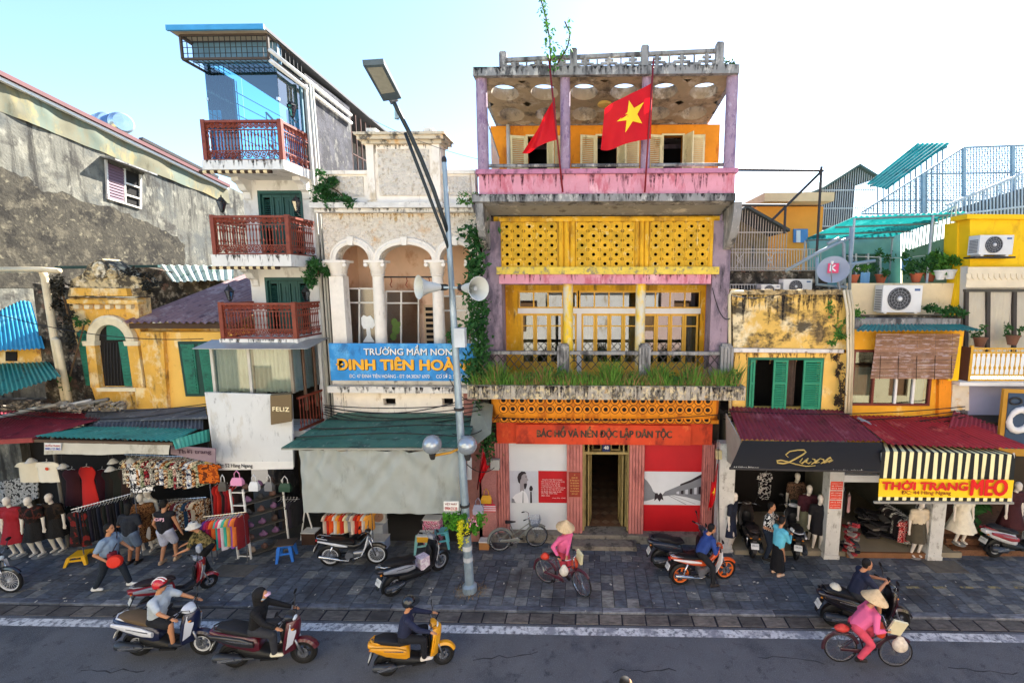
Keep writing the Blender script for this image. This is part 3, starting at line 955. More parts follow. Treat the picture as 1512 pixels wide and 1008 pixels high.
xa,xb=x0+.12,x1-.12
ys=[12.34,13.40,14.52]
zfun=lambda y:z0+.04+(zrb-z0-.04)*(y-12.14)/(Yr-12.14)
rs=MB()
n=24
for j in range(2):
 for i in range(6):
  cx0,cx1=xa+(xb-xa)*i/6,xa+(xb-xa)*(i+1)/6
  cy0,cy1=ys[j],ys[j+1]
  cx,cyy=(cx0+cx1)/2,(cy0+cy1)/2
  hx,hy=(cx1-cx0)/2,(cy1-cy0)/2
  rr=.36
  o1,i1=[],[]
  for k in range(n):
   t=2*math.pi*(k+.5)/n
   c,s=math.cos(t),math.sin(t)
   q=1/max(abs(c),abs(s))
   o1 .append((cx+c*q*hx,cyy+s*q*hy));i1 .append((cx+c*rr,cyy+s*rr))
  lo=lambda P:[(p[0],p[1],zfun(p[1]))for p in P]
  hi=lambda P:[(p[0],p[1],z1-.03)for p in P]
  rs.loft([lo(o1),lo(i1),hi(i1),hi(o1)],caps=False)
rs.poly((xa,12.14,zfun(12.14)),(xb,12.14,zfun(12.14)),(xb,12.34,zfun(12.34)),(xa,12.34,zfun(12.34)))
rs.build('pierced_roof',m_conc2,main)
MB().box(xa,xb,14.521,25,zrb,z1-.03).build('roof',m_conc,main)
for xx in(xa-.12,xb):
 ed=MB()
 ed.hexa([(xx,12.14,z0),(xx+.12,12.14,z0),(xx+.12,12.14,z1),(xx,12.14,z1)],[(xx,16,zrb),(xx+.12,16,zrb),(xx+.12,16,z1),(xx,16,z1)])
 ed.build('roof_edge',m_conc,main)
bx0,bx1=at(725,220,Yr).x,at(1062,220,Yr).x
doors=[(758,838),(860,942),(958,1038)]
hol=[]
for a,b in doors:
 p,q,_,_=R(a,200,b,250,Yr)
 hol.append((p+(q-p)*.27,p+(q-p)*.62,9.95,at(900,201,Yr).z))
MB().wall(bx0,bx1,9.5,zrb,Yr,.2,hol).build('top_wall',m_orange,main)
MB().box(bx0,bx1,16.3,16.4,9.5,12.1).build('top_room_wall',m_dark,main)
for(a,b),h in zip(doors,hol):
 f=MB()
 f.box(h[0]-.06,h[0],Yr-.03,Yr+.1,h[2],h[3]+.05);f.box(h[1],h[1]+.06,Yr-.03,Yr+.1,h[2],h[3]+.05);f.box(h[0],h[1],Yr-.03,Yr+.1,h[3],h[3]+.05)
 f.build('door_frame',m_shut,main)
 def louvre(ox,ang,wdt,s_):
  l=MB()
  d=Vector((math.cos(ang)*s_,-math.sin(ang),0));nn=Vector((d.y,-d.x,0))*.02
  o_=Vector((ox,Yr-.04,0))
  def pc(u0,u1,z0_,z1_,t=1,sh=0):
   P=[]
   for zz,sg in((z0_,0),(z1_,sh)):
    p0,p1=o_+d*u0+nn*sg,o_+d*u1+nn*sg
    P.append([p0-nn*t+Vector((0,0,zz)),p0+nn*t+Vector((0,0,zz)),p1+nn*t+Vector((0,0,zz)),p1-nn*t+Vector((0,0,zz))])
   l.hexa(P[0],P[1])
  H0,H1=h[2],h[3]
  pc(0,.06,H0,H1);pc(wdt-.06,wdt,H0,H1)
  zs_=[H0,H0+.62,H1-.08]
  for zz in zs_:pc(.06,wdt-.06,zz,zz+.08)
  for zlo,zhi in((zs_[0]+.08,zs_[1]),(zs_[1]+.08,zs_[2])):
   k=int((zhi-zlo)/.055)
   for i in range(k):
    zz=zlo+(zhi-zlo)*i/k
    pc(.06,wdt-.06,zz+.012,zz+.05,.25,1.2)
  l.build('shutter',m_shut,main)
 W=(h[1]-h[0])
 louvre(h[0]-.06,rad(14),W*.8,-1)
 louvre(h[1]+.06,rad(66),W*.72,1)
 louvre(h[1]+.06+W*.32,rad(6),W*.72,1)
pp=at(752,230,Yr)
MB().tube([(pp.x,Yr-.12,9.5),(pp.x,Yr-.12,zrb)],.06,10).build('downpipe',MT('#bdb8ae',.6),main,smooth=True)
vv=at(897,156,13.6)
MB().lathe([(.0,.04),(.17,.04),(.2,0),(.2,-.03),(.12,-.07),(.0,-.075)],(at(893,153,13.35).x,13.35,zfun(13.35)-.05),18).build('ceiling_lamp',MT('#c7a455',.4),main,smooth=40)
wf=MB()
for k in range(14):
 yy=12.45+.155*k
 wf.bar((TX0+.1,yy,zp1),(TX0+.1,yy,zp1+1.75-.055*k),.014)
wf.bar((TX0+.1,12.4,zp1+1.72),(TX0+.1,14.55,zp1+1.02),.03);wf.bar((TX0+.1,12.4,zp1+.2),(TX0+.1,14.55,zp1+.2),.02)
wf.build('side_railing',MT('#aeb2b4',.4,metal=.6),main)
zb=z1
pst=[743,847,952,1062]
PX=[at(p,85,12.1).x for p in pst]
zt_=at(900,80,12.1).z
rise=.16
zrail=lambda xx:zt_-.10+rise*(xx-PX[0])/(PX[-1]-PX[0])
for xx in PX:
 MB().box(xx-.09,xx+.09,12.02,12.2,zb,zrail(xx)+.14).box(xx-.07,xx+.07,12.04,12.18,zrail(xx)+.14,zrail(xx)+.17).build('roof_post',m_conc,main)
cm=MB()
def step(sx):
 cm.box(*sorted((sx*.03,sx*.12)),-.03,.03,.12,.18)
 cm.box(*sorted((sx*.12,sx*.18)),-.03,.03,.06,.18)
 cm.box(*sorted((sx*.18,sx*.24)),-.03,.03,0,.12)
step(1);step(-1)
cm.box(-.035,.035,-.03,.03,0,.38)
cm.box(-.09,-.03,-.03,.03,.24,.30);cm.box(.03,.09,-.03,.03,.24,.30)
cross_me=take_mesh(cm.build('stepped_cross',m_conc))
for a,b in zip(PX[:-1],PX[1:]):
 MB().hexa([(a+.09,12.05,zrail(a)-.06),(a+.09,12.16,zrail(a)-.06),(a+.09,12.16,zrail(a)+.02),(a+.09,12.05,zrail(a)+.02)],[(b-.09,12.05,zrail(b)-.06),(b-.09,12.16,zrail(b)-.06),(b-.09,12.16,zrail(b)+.02),(b-.09,12.05,zrail(b)+.02)]).build('roof_rail',m_conc,main)
 for k in range(3):
  xx=a+(b-a)*(k+.5)/3
  hgt=zrail(xx)-.06-zb
  mesh_obj('stepped_cross',cross_me,main,(xx,12.1,zb),(0,0,0),(1.15,1.2,hgt/.38))
  if k<2:
   xs_=a+(b-a)*(k+1)/3
   MB().box(xs_-.02,xs_+.02,12.08,12.13,zb,zrail(xs_)-.06).build('roof_baluster',m_conc,main)
def drip_mat(col):
 nm='drip_'+col
 if nm in MATS:return MATS[nm]
 m=bpy.data.materials.new(nm);m.use_nodes=True
 N,L=m.node_tree.nodes,m.node_tree.links
 b=N['Principled BSDF'];b.inputs['Base Color'].default_value=(*hexc(col),1);b.inputs['Roughness'].default_value=.9
 t=N.new('ShaderNodeTexNoise');t.inputs['Scale'].default_value=14;t.inputs['Detail'].default_value=5
 r=N.new('ShaderNodeMapRange');r.inputs[1].default_value,r.inputs[2].default_value,r.inputs[3].default_value,r.inputs[4].default_value=.35,.65,.08,.75
 tr=N.new('ShaderNodeBsdfTransparent');mx=N.new('ShaderNodeMixShader')
 tc=N.new('ShaderNodeTexCoord');L.new(tc.outputs['Object'],t.inputs['Vector'])
 L.new(t.outputs[0],r.inputs[0]);L.new(r.outputs[0],mx.inputs[0]);L.new(tr.outputs[0],mx.inputs[1]);L.new(b.outputs[0],mx.inputs[2]);L.new(mx.outputs[0],N['Material Output'].inputs[0])
 MATS[nm]=m
 return m
def drips(par,x0,x1,z,Y,n,lmax,col='#2b2724',wmax=.07,seed=1):
 rr=random.Random(seed);m=MB()
 for _ in range(n):
  x=rr.uniform(x0,x1);w_=rr.uniform(.015,wmax);l_=lmax*rr.random()**1.8+.04
  y=Y-.0015-.0008*rr.random()
  m.add([(x-w_,y,z),(x+w_,y,z),(x+w_*.5,y,z-l_*.6),(x+rr.uniform(-.01,.01),y,z-l_),(x-w_*.6,y,z-l_*.55)],[(0,4,3,2,1)])
 o=m.build('drip_stains',drip_mat(col),par);o['kind']='stuff'
 return o
drips(main,TX0,TX1,ZCAP-.09,12.15,60,.42,'#6a3440',.06,1)
drips(main,RX0+.05,RX1-.05,z1-.002,12.0,90,.22,'#22211f',.05,2)
drips(main,SX0+.05,SX1-.05,at(900,286,12.0).z-.002,12.0,80,.18,'#262522',.05,3)
drips(main,PLX0+.05,PLX1-.05,PLZ1-.003,12.05,140,.4,'#2b2620',.045,4)
drips(main,xi0,xi1,at(900,405,12.84).z,12.84,40,.2,'#7a4a50',.04,5)
gm_=MB()
rg=random.Random(11)
for i in range(7500):
 xx=rg.uniform(PLX0+.12,PLX1-.12)
 if rg.random()<.25+.2*math.sin(xx*5):continue
 yy=rg.uniform(12.14,12.6)
 h_=rg.uniform(.18,.76)*(.72+.75*noise.noise((xx*2.3,0,4)))
 lean=Vector((rg.gauss(0,.22),rg.gauss(-.14,.15),0))
 base=Vector((xx,yy,PLZ1-.07))
 tip=base+Vector((lean.x*h_*1.6,lean.y*h_*1.6,h_))
 mid=base.lerp(tip,.55)+Vector((0,0,h_*.12))
 w_=rg.uniform(.007,.015)
 sd_=Vector((rg.uniform(-1,1),rg.uniform(-.5,.5),0)).normalized()*w_
 gm_.cur=0 if rg.random()<.74+.5*noise.noise((xx*1.1,7,2))else 1
 gm_.add([base-sd_,base+sd_,mid+sd_*.8,mid-sd_*.8,tip],[(0,1,2,3),(3,2,4)])
for i in range(2600):
 xx=rg.uniform(PLX0+.12,PLX1-.12);cl=noise.noise((xx*1.9,2,9))
 if cl<.0:continue
 gm_.cur=2
 gm_.leaf((xx,rg.uniform(12.1,12.5),PLZ1+rg.uniform(-.05,.5)*(.5+cl)),rg.uniform(.05,.12))
for i in range(1500):
 xx=rg.uniform(PLX0+.1,PLX1-.1)
 if noise.noise((xx*1.2,3,1))<-.05:continue
 p=Vector((xx,rg.uniform(12.06,12.3),PLZ1-rg.uniform(-.08,.02)))
 gm_.cur=1
 q=p+Vector((rg.gauss(0,.08),rg.uniform(-.08,.02),rg.uniform(-.14,.10)))
 gm_.add([p,p+Vector((.006,0,0)),q],[(0,1,2)])
tag(gm_.build('planter_grass',[mat('planter_green','#5f8a34',.8,var=.4,scale=4,trans=.25),mat('planter_dry','#8a6f45',.9,var=.3,scale=5),mat('planter_leaf','#3f6a2a',.7,var=.4,scale=7,trans=.2)]),'overgrown green and dry grass filling the long balcony planter','grass',kind='stuff')
def opposite(x0,x1,h,col,lab,k):
 o=thing('opposite_house',lab,'house',((x0+x1)/2,-1.4,0),group=None)
 mw=mat('opposite_wall_%d'%k,col,.85,var=.08,scale=1.5,stains=[('#b09a70',.2,2,.4)])
 hl=[]
 nx=max(2,int((x1-x0)/2.2))
 for f_ in range(int(h/3.6)):
  for i in range(nx):
   c=x0+(x1-x0)*(i+.5)/nx
   hl.append((c-.55,c+.55,.9+3.6*f_,2.9+3.6*f_))
 b=MB()
 for(a,q,c,d)in hl:pass
 b.wall(x0,x1,0,h,-1.5,.12,hl);b.box(x0,x1,-9,-1.9,0,h-.2)
 b.box(x0,x1,-1.6,-1.2,h,h+.25)
 b.build('wall',mw,o)
 for(a,q,c,d)in hl:
  MB().box(a,q,-1.62,-1.56,c,d).build('shutter',MT('#7a5a3a',.6),o)
opposite(-20,-11.6,11,'#d5c39c','ochre house across the street beyond the left end',0)
opposite(-11.4,-2.6,12.5,'#dcd6c4','cream house across the street left of the viewpoint',1)
opposite(-2.4,4.6,7.0,'#e3dfd4','low pale house across the street below the viewpoint',2)
opposite(4.8,13,12,'#d9bcae','salmon house across the street right of the viewpoint',3)
opposite(13.2,22,11,'#ddd0a4','yellow house across the street beyond the right end',4)
#  arcaded school house
def pxp(pts,Y,d,mb=None):
 """slab on the plane Y with a surveyed outline, d deep"""
 mb=mb or MB()
 return mb.prism([(at(x,y,Y).x,at(x,y,Y).z)for x,y in pts][::-1],Y,Y+d)
m_cream=mat('cream_stucco','#f0e6d6',.9,var=.07,scale=4,bump=.2,stains=[('#c9b79a',.25,2.4,.5),('#9c8f80',.13,4.5,.3)])
m_rstuc=mat('rough_stucco','#efe4d2',.95,var=.1,scale=8,bump=1.0,bscale=11,bdist=.16,stains=[('#e0b070',.25,1.2,1),('#cbb89a',.3,11,1)])
m_corn=mat('dirty_white_cornice','#d8d4cb',.9,var=.12,scale=4,bump=.4,stains=[('#4a4846',.24,5,.6),('#a8a39a',.2,3,.4)])
m_salm=mat('salmon_wall','#e0bc9e',.9,var=.08,scale=2,stains=[('#c08a68',.25,1.5,.7)])
sch=thing('school_house','cream arcaded house with columns, a blue sign and a stepped parapet','house',(-5.25,13,0))
SX0s,SX1s=at(484,420,13).x,at(706,420,13).x
mb=MB()
mb.box(SX0s,SX1s,14.6,24,0,9.6);mb.build('rear_block',m_cream,sch)
zt=at(590,315,12.95).z
zsp=at(590,384,12.95).z
def arch_field(x0,x1,z0,z1,arches,Y,t):
 b=MB()
 xs={x0,x1}
 for(a,c,h)in arches:
  for k in range(15):xs.add(a+(c-a)*(.5-.5*math.cos(math.pi*k/14)))
 xs=sorted(xs)
 def low(x,side):
  for(a,c,h)in arches:
   m_=(a+c)/2
   if a-1e-6<=x<=c+1e-6 and a<=x+side*1e-4<=c:
    u=(x-m_)/((c-a)/2)
    return z0+h*math.sqrt(max(0,1-u*u))
  return z0
 for a,c in zip(xs[:-1],xs[1:]):
  la,lc=low(a,1),low(c,-1)
  b.poly((a,Y,la),(c,Y,lc),(c,Y,z1),(a,Y,z1))
  b.poly((c,Y+t,lc),(a,Y+t,la),(a,Y+t,z1),(c,Y+t,z1))
  b.poly((a,Y+t,la),(c,Y+t,lc),(c,Y,lc),(a,Y,la))
 return b
AR=[]
for a,c in((497,546),(561,639),(650,699)):
 p0,p1,_,_=R(a,360,c,384,12.95)
 AR.append((p0,p1,at((a+c)/2,361,12.95).z-zsp))
arch_field(SX0s,SX1s,zsp,zt,AR,12.95,.3).build('arcade_wall',m_rstuc,sch)
for(a,c,h)in AR:
 m_=(a+c)/2;rw=(c-a)/2
 rings=[]
 for k in range(17):
  t=math.pi*k/16
  def q(dr,y):return(m_-(rw+dr)*math.cos(t),y,zsp+(h+dr)*math.sin(t))
  rings.append([q(-.002,12.94),q(-.002,12.86),q(.08,12.84),q(.14,12.88),q(.17,12.87),q(.2,12.945)])
 MB().loft(rings).build('arch_moulding',mat('white_stone','#e6dfd2',.85,var=.06,scale=5,stains=[('#bfb6a6',.18,4,.4)]),sch,smooth=35)
 MB().hexa([(m_-.06,12.80,zsp+h-.03),(m_+.06,12.80,zsp+h-.03),(m_+.09,12.80,zsp+h+.2),(m_-.09,12.80,zsp+h+.2)],[(m_-.06,12.93,zsp+h-.03),(m_+.06,12.93,zsp+h-.03),(m_+.09,12.93,zsp+h+.2),(m_-.09,12.93,zsp+h+.2)]).build('keystone',MATS['white_stone'],sch)
m_wst=MATS['white_stone']
zcap=at(590,408,12.95).z
zfl=at(590,560,12.9).z
def column(cx,r_,square=False):
 c=MB()
 if square:
  c.box(cx-r_,cx+r_,12.93,13.25,zfl,zcap)
 else:
  c.lathe([(r_*1.25,zfl),(r_*1.25,zfl+.1),(r_*1.08,zfl+.14),(r_*1.03,zfl+.4),(r_*.92,zcap)],(cx,13.1,0),18)
 co=c.build('column',m_wst,sch,smooth=40)
 k=MB()
 k.box(cx-r_*1.7,cx+r_*1.7,12.85,13.32,zsp-.07,zsp)
 k.lathe([(r_*.95,zcap),(r_*1.1,zcap+.03),(r_*1.0,zcap+.06),(r_*1.2,zcap+.2),(r_*1.55,zsp-.07)],(cx,13.1,0),18)
 for q in range(10):
  t=2*math.pi*q/10
  d=Vector((math.cos(t),math.sin(t),0))
  o_=Vector((cx,13.1,zcap+.05))
  for zz,rr in((.0,1.0),(.14,1.15)):
   p=o_+d*r_*rr+Vector((0,0,zz))
   sdv=Vector((-d.y,d.x,0))*.045
   k.add([p-sdv,p+sdv,p+d*.035+sdv*.8+Vector((0,0,.09)),p+d*.035-sdv*.8+Vector((0,0,.09)),p+d*.09+Vector((0,0,.085))],[(0,1,2,3),(3,2,4)])
 for sx in(-1,1):
  k.lathe([(.0,-.04),(.055,-.04),(.055,.04),(.0,.04)],(cx+sx*r_*1.45,12.9,zsp-.13),12,rot=(rad(90),0,0))
 k.build('capital',m_wst,co,smooth=40)
for px,r_,sq in((499,.2,True),(557,.165,False),(645,.165,False),(702,.15,True)):
 column(at(px,450,12.95).x,r_,sq)
Yr_=14.5
rc=MB().wall(SX0s,SX1s,zfl,zt,Yr_,.1).box(SX0s,SX0s+.16,13.25,Yr_,zfl,zt).box(SX1s-.16,SX1s,13.25,Yr_,zfl,zt)
rc.build('veranda_wall',m_salm,sch)
MB().box(SX0s+.16,SX1s-.16,13.25,Yr_,zt-.35,zt-.25).build('veranda_ceiling',m_conc2,sch)
MB().box(SX0s,SX1s,12.9,Yr_,zfl-.15,zfl).build('veranda_floor',m_corn,sch)
MB().tube([at(566,409,13.3),at(640,409,13.3)],.022,8).build('curtain_rod',m_iron,sch)
hk=MB()
for px in(577,600,633):
 p=at(px,409,13.3)
 hk=MB().tube([p,p+Vector((.02,0,-.12)),p+Vector((-.03,0,-.22)),p+Vector((.02,0,-.3))],.014,6)
 hk.build('hook',MT('#8a3b24',.6),sch)
m_fros=mat_glass('frosted_partition','#8d8b83',.12,.25)
def partition(x0,x1,y0,y1,Ya,Yb,cols,rows):
 a0,a1=at(x0,y0,Ya),at(x0,y1,Ya)
 b0,b1=at(x1,y0,Yb),at(x1,y1,Yb)
 f=MB()
 P=lambda u,v:a0 .lerp(b0,u).lerp(a1 .lerp(b1,u),v)
 for u in cols:f.bar(P(u,0),P(u,1),.045)
 for v in rows:f.bar(P(0,v),P(1,v),.045)
 fo=f.build('partition_frame',MT('#d9d6cc',.5),sch)
 MB().poly(P(0,1),P(1,1),P(1,0),P(0,0)).build('pane',m_fros,fo)
 return P
P1=partition(506,556,426,508,13.5,13.5,(0,.5,1),(0,.25,1))
P2=partition(570,618,430,508,13.35,14.2,(0,.45,1),(0,.22,1))
P3=partition(652,692,437,508,13.5,13.5,(0,.5,1),(0,.3,1))
def decal(P,pts,m,nm,off=(0,-.012,0)):
 MB().poly(*[P(u,v)+Vector(off)for u,v in pts]).build(nm,m,sch)
decal(P1,[(.55,.52),(.62,.47),(.72,.5),(.82,.48),(.93,.56),(.95,.66),(.88,.72),(.82,.7),(.84,.85),(.95,.96),(.6,.96),(.72,.84),(.7,.72),(.62,.72),(.56,.64)],MT('#e3e6e4',.7),'tree_sticker')
for cxp,czp,rr in((.25,.58,.1),(.3,.72,.13),(.22,.85,.1),(.38,.62,.07)):
 decal(P2,[(cxp+rr*math.cos(t*.785),czp+rr*.8*math.sin(t*.785))for t in range(8)],MT('#5f7a3a',.7),'cactus_sticker')
dp=R(627,450,644,512,Yr_-.03)
dd=MB().box(dp[0],dp[1],Yr_-.05,Yr_-.004,dp[2],dp[3])
dd.build('louvre_door',MT('#c7a987',.7),sch)
for k in range(7):
 zz=dp[2]+.1+k*(dp[3]-dp[2]-.1)/7
 MB().box(dp[0]+.06,dp[1]-.06,Yr_-.07,Yr_-.05,zz,zz+.1).build('louvre',m_dark,sch)
x0,x1,z0,z1=R(476,303,706,315,12.7)
MB().box(SX0s-.08,SX1s-.02,12.72,13.3,zt+.002,zt+.10).box(SX0s-.14,SX1s-.02,12.6,13.3,zt+.102,zt+.24).build('cornice',m_corn,sch)
zc0=zt+.24
zp1=at(560,252,12.95).z
p0,p1,_,_=R(541,210,651,300,12.85)
MB().box(SX0s,p0-.002,12.97,13.3,zc0,zp1-.1).box(SX0s-.02,p0-.003,12.9,13.36,zp1-.1,zp1).build('parapet',m_cream,sch)
MB().box(p1+.002,SX1s,12.97,13.3,zc0,zp1-.1).box(p1+.003,SX1s,12.9,13.36,zp1-.1,zp1).build('parapet',m_cream,sch)
for(a,b)in((SX0s+.05,p0-.15),(p1+.15,SX1s-.12)):
 MB().box(a,b,12.94,12.968,zc0+.22,zp1-.16).build('stucco_panel',m_rstuc,sch)
zq=at(596,213,12.85).z
MB().box(p0,p1,12.9,13.34,zc0,zq).build('pediment_block',m_cream,sch)
MB().box(p0+.02,p0+.22,12.84,12.898,zc0+.1,zq).build('pilaster',m_cream,sch)
MB().box(p1-.22,p1-.02,12.84,12.898,zc0+.1,zq).build('pilaster',m_cream,sch)
MB().box(p0+.32,p1-.32,12.87,12.898,zc0+.22,zq-.12).build('stucco_panel',m_rstuc,sch)
MB().box(p0-.06,p1+.06,12.78,13.4,zq,zq+.09).box(p0-.14,p1+.14,12.68,13.5,zq+.09,zq+.19).box(p0-.19,p1+.19,12.62,13.55,zq+.192,zq+.26).build('pediment_cap',mat('cap_stone','#cdbfa5',.9,var=.12,scale=4,bump=.3,stains=[('#4c4742',.34,5,.8),('#dca964',.25,2,1)]),sch)
for px in(549,633):
 c=at(px,200,12.9).x
 MB().box(c-.13,c+.13,12.85,13.2,zq+.26,zq+.42).build('cap_block',m_corn,sch)
x0,x1,z0,z1=R(487,507,704,562,12.5)
x0b=x0
m_bsign=mat('blue_sign','#2583c4',.55,var=.14,scale=2.4,stains=[('#5aa6d6',.35,2.2,.8),('#1c5f96',.25,3,.5)])
sg=tag(MB().box(x0,x1,12.5,12.56,z0,z1).build('school_sign',m_bsign,None),'long blue signboard with gold and white lettering under the arcade','sign')
m_gold=mat('gold_letters','#e2a52a',.5,var=.15,scale=6)
def px_text(s,px0,px1,py0,py1,Y,m,par,nm='lettering',shadow=None,bold=.02,**k):
 a,b,c,d=R(px0,py0,px1,py1,Y)
 if shadow:
  text_obj(nm+'_shadow',s,1,shadow,par,((a+b)/2+.012,Y+.006,(c+d)/2-.014),width=b-a,height=d-c,bold=bold+.01,depth=.004,**k)
 return text_obj(nm,s,1,m,par,((a+b)/2,Y-.004,(c+d)/2),width=b-a,height=d-c,bold=bold,depth=.008,**k)
m_blk=MT('#141414',.6)
px_text('TRƯỜNG MẦM NON',537,667,509,524,12.49,m_white,sg,shadow=m_blk)
px_text('ĐINH TIÊN HOÀNG',497,705,527,546,12.49,m_gold,sg,shadow=m_blk,bold=.045)
px_text('ĐC: 47 ĐINH TIÊN HOÀNG - ĐT: 04.38267 6970      CƠ SỞ 2: 50 HÀNG NGANG',516,715,551,558,12.49,m_white,sg,bold=.01)
x0,x1,z0,z1=R(484,563,700,580,12.65)
MB().box(x0,SX1s,12.62,13.3,z0+.003,zfl-.153).build('string_course',m_corn,sch)
zlw=at(590,612,13).z
vents=[]
for a,b in((566,584),(653,669)):
 p,q,c,d=R(a,588,b,598,12.95)
 vents.append((p,q,c,d))
MB().wall(SX0s+.28,SX1s-.02,2.6,z0,12.95,.2,vents).build('lower_wall',m_cream,sch)
MB().box(SX0s,SX0s+.278,12.9,13.2,0,z0).build('lower_pier',m_cream,sch)
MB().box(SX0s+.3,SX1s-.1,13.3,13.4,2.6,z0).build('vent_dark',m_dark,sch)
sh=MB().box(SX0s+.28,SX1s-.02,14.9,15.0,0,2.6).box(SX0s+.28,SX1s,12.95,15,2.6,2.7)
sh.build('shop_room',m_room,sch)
MB().box(SX1s-.45,SX1s,12.75,13.2,0,z0).build('lower_pier',mat('meter_wall','#9a6a60',.85,var=.15,scale=6,bump=.3),sch)
aw=thing('sheet_awning','sloping green sheet awning with black cables above the grey curtain','awning',(-5.4,11.0,3.4))
m_gsheet=mat('green_sheet','#3c6a5c',.6,var=.14,scale=1.6,stains=[('#27463f',.34,2.2,1),('#86948a',.16,6,1)])
A,B=Vector((SX0s+.1,12.93,at(560,611,12.95).z)),Vector((SX1s-.1,12.93,at(560,611,12.95).z))
Cc,D=at(688,661,10.95),at(415,661,10.95)
rows=4
for k in range(rows):
 u0,u1=k/rows,(k+1)/rows+.02
 lift=Vector((0,0,.012*(rows-k)))
 a,b=A.lerp(D,u0)+lift,B.lerp(Cc,u0)+lift
 d,c=A.lerp(D,min(1,u1))+lift,B.lerp(Cc,min(1,u1))+lift
 n=14
 top,bot=[],[]
 sh_=MB()
 for i in range(n+1):
  t=i/n
  wv=Vector((0,0,.018*noise.noise((t*6,k*3.1,1))))
  top.append(a.lerp(b,t)+wv);bot.append(d.lerp(c,t)+wv)
 sh_.add(top+bot,[(i,i+n+1,i+n+2,i+1)for i in range(n)])
 sh_.add([p-Vector((0,0,.008))for p in top+bot],[(i,i+1,i+n+2,i+n+1)for i in range(n)])
 sh_.build('awning_sheet',m_gsheet,aw)
MB().bar(D+Vector((0,.02,-.03)),Cc+Vector((0,.02,-.03)),.045).build('edge_beam',MT('#8f9188',.5),aw)
for t in(.12,.88):
 MB().bar(A.lerp(B,t)+Vector((0,0,-.08)),D.lerp(Cc,t)+Vector((0,.03,-.05)),.04).build('rafter',m_iron,aw)
for k in range(3):
 pts=[]
 for i in range(13):
  t=i/12
  p=A.lerp(B,t).lerp(D.lerp(Cc,t),.22+.25*k+.06*math.sin(t*5+k))+Vector((0,0,.06))
  pts.append(p)
 MB().tube(pts,.014,5).build('cable',m_iron,aw)
cu=MB()
nx,nz_=140,24
c0,c1=at(441,663,11.02),at(676,663,11.02)
zb_=at(560,757,11.0).z
vs=[]
for j in range(nz_+1):
 v=j/nz_
 for i in range(nx+1):
  u=i/nx
  fold=(.07*noise.noise((u*9-v*3.2,v*1.0,2))+.05*noise.noise((u*15+v*5,v*1.2,7))+.025*math.sin(u*52+3*math.sin(v*2+u*5)))*(1.7-1.2*v)
  swag=.06*math.sin(math.pi*((u*3)%1))*(1-v)*.4
  vs.append((c0 .x+(c1 .x-c0 .x)*u,11.02+fold,c0 .z-.02+(zb_-c0 .z)*v))
cu.add(vs,[(j*(nx+1)+i,j*(nx+1)+i+1,(j+1)*(nx+1)+i+1,(j+1)*(nx+1)+i)for j in range(nz_)for i in range(nx)])
tag(cu.build('shop_curtain',mat('grey_tarp','#a3aaa6',.7,var=.06,scale=2,stains=[('#8f948d',.2,2.0,.4)],trans=.15),None,smooth=True),'long grey cloth curtain hanging from the green awning','curtain')
tp=MB()
q=[at(700,590,12.6),at(728,597,12.6),at(725,640,11.8),at(688,668,11.6)]
tp.poly(*q)
tag(tp.build('tarp_scrap',mat('worn_tarp','#6f746a',.8,var=.15,scale=4),None),'grey tarp scrap slung beside the red signboard and lamp post','tarp')
drips(sch,SX0s,SX1s,zt+.10,12.72,40,.1,'#3a3632',.05,6)
drips(sch,SX0s+.3,SX1s-.1,zt,12.95,40,.25,'#c9a870',.05,7)
drips(sch,x0b+.05,SX1s-.05,zfl-.16,12.62,60,.22,'#2f2c29',.06,8)
drips(sch,p0,p1,zq,12.9,24,.3,'#7a705f',.05,9)
#  narrow white tower house with red balconies
m_wwall=mat('white_tower_wall','#d9d8d2',.85,var=.08,scale=2,bump=.15,stains=[('#a9a59b',.25,2.2,.4),('#6d6a66',.12,4,.3)])
m_side=mat('grey_party_wall','#44444a',.95,var=.2,scale=3,bump=.6,bscale=18,stains=[('#2f2f33',.5,2.4,.8),('#6a6964',.34,3.2,.8)])
m_redir=mat('red_iron','#7e3a28',.55,var=.15,scale=6,stains=[('#6a2a1e',.25,8,1)])
m_gshut=mat('dark_green_shutter','#1f4a45',.55,var=.15,scale=4)
tw=thing('tower_house','narrow white house with three red iron balconies and a glass room on top','house',(-8.9,13.45,0))
TXa,TXb=-9.86,-7.84
YF,YB=12.2,13.45
zoff=lambda y:at(365,y,YF).z
lv=[(zoff(177),zoff(237),zoff(251)),(zoff(318),zoff(376),zoff(393)),(zoff(447),zoff(500),zoff(510))]
zroof_t=at(330,47,11.8).z
mb=MB()
mb.box(TXa,TXa+.2,YB,21,0,lv[0][1]+.1);mb.box(TXb-.2,TXb,YB,15.9,0,zroof_t-.25);mb.box(TXb-.2,TXb,15.9,22,0,zroof_t-2.4)
mb.box(TXa+.2,TXb-.2,21.8,22,0,zroof_t-.5)
mb.build('side_wall',m_side,tw)
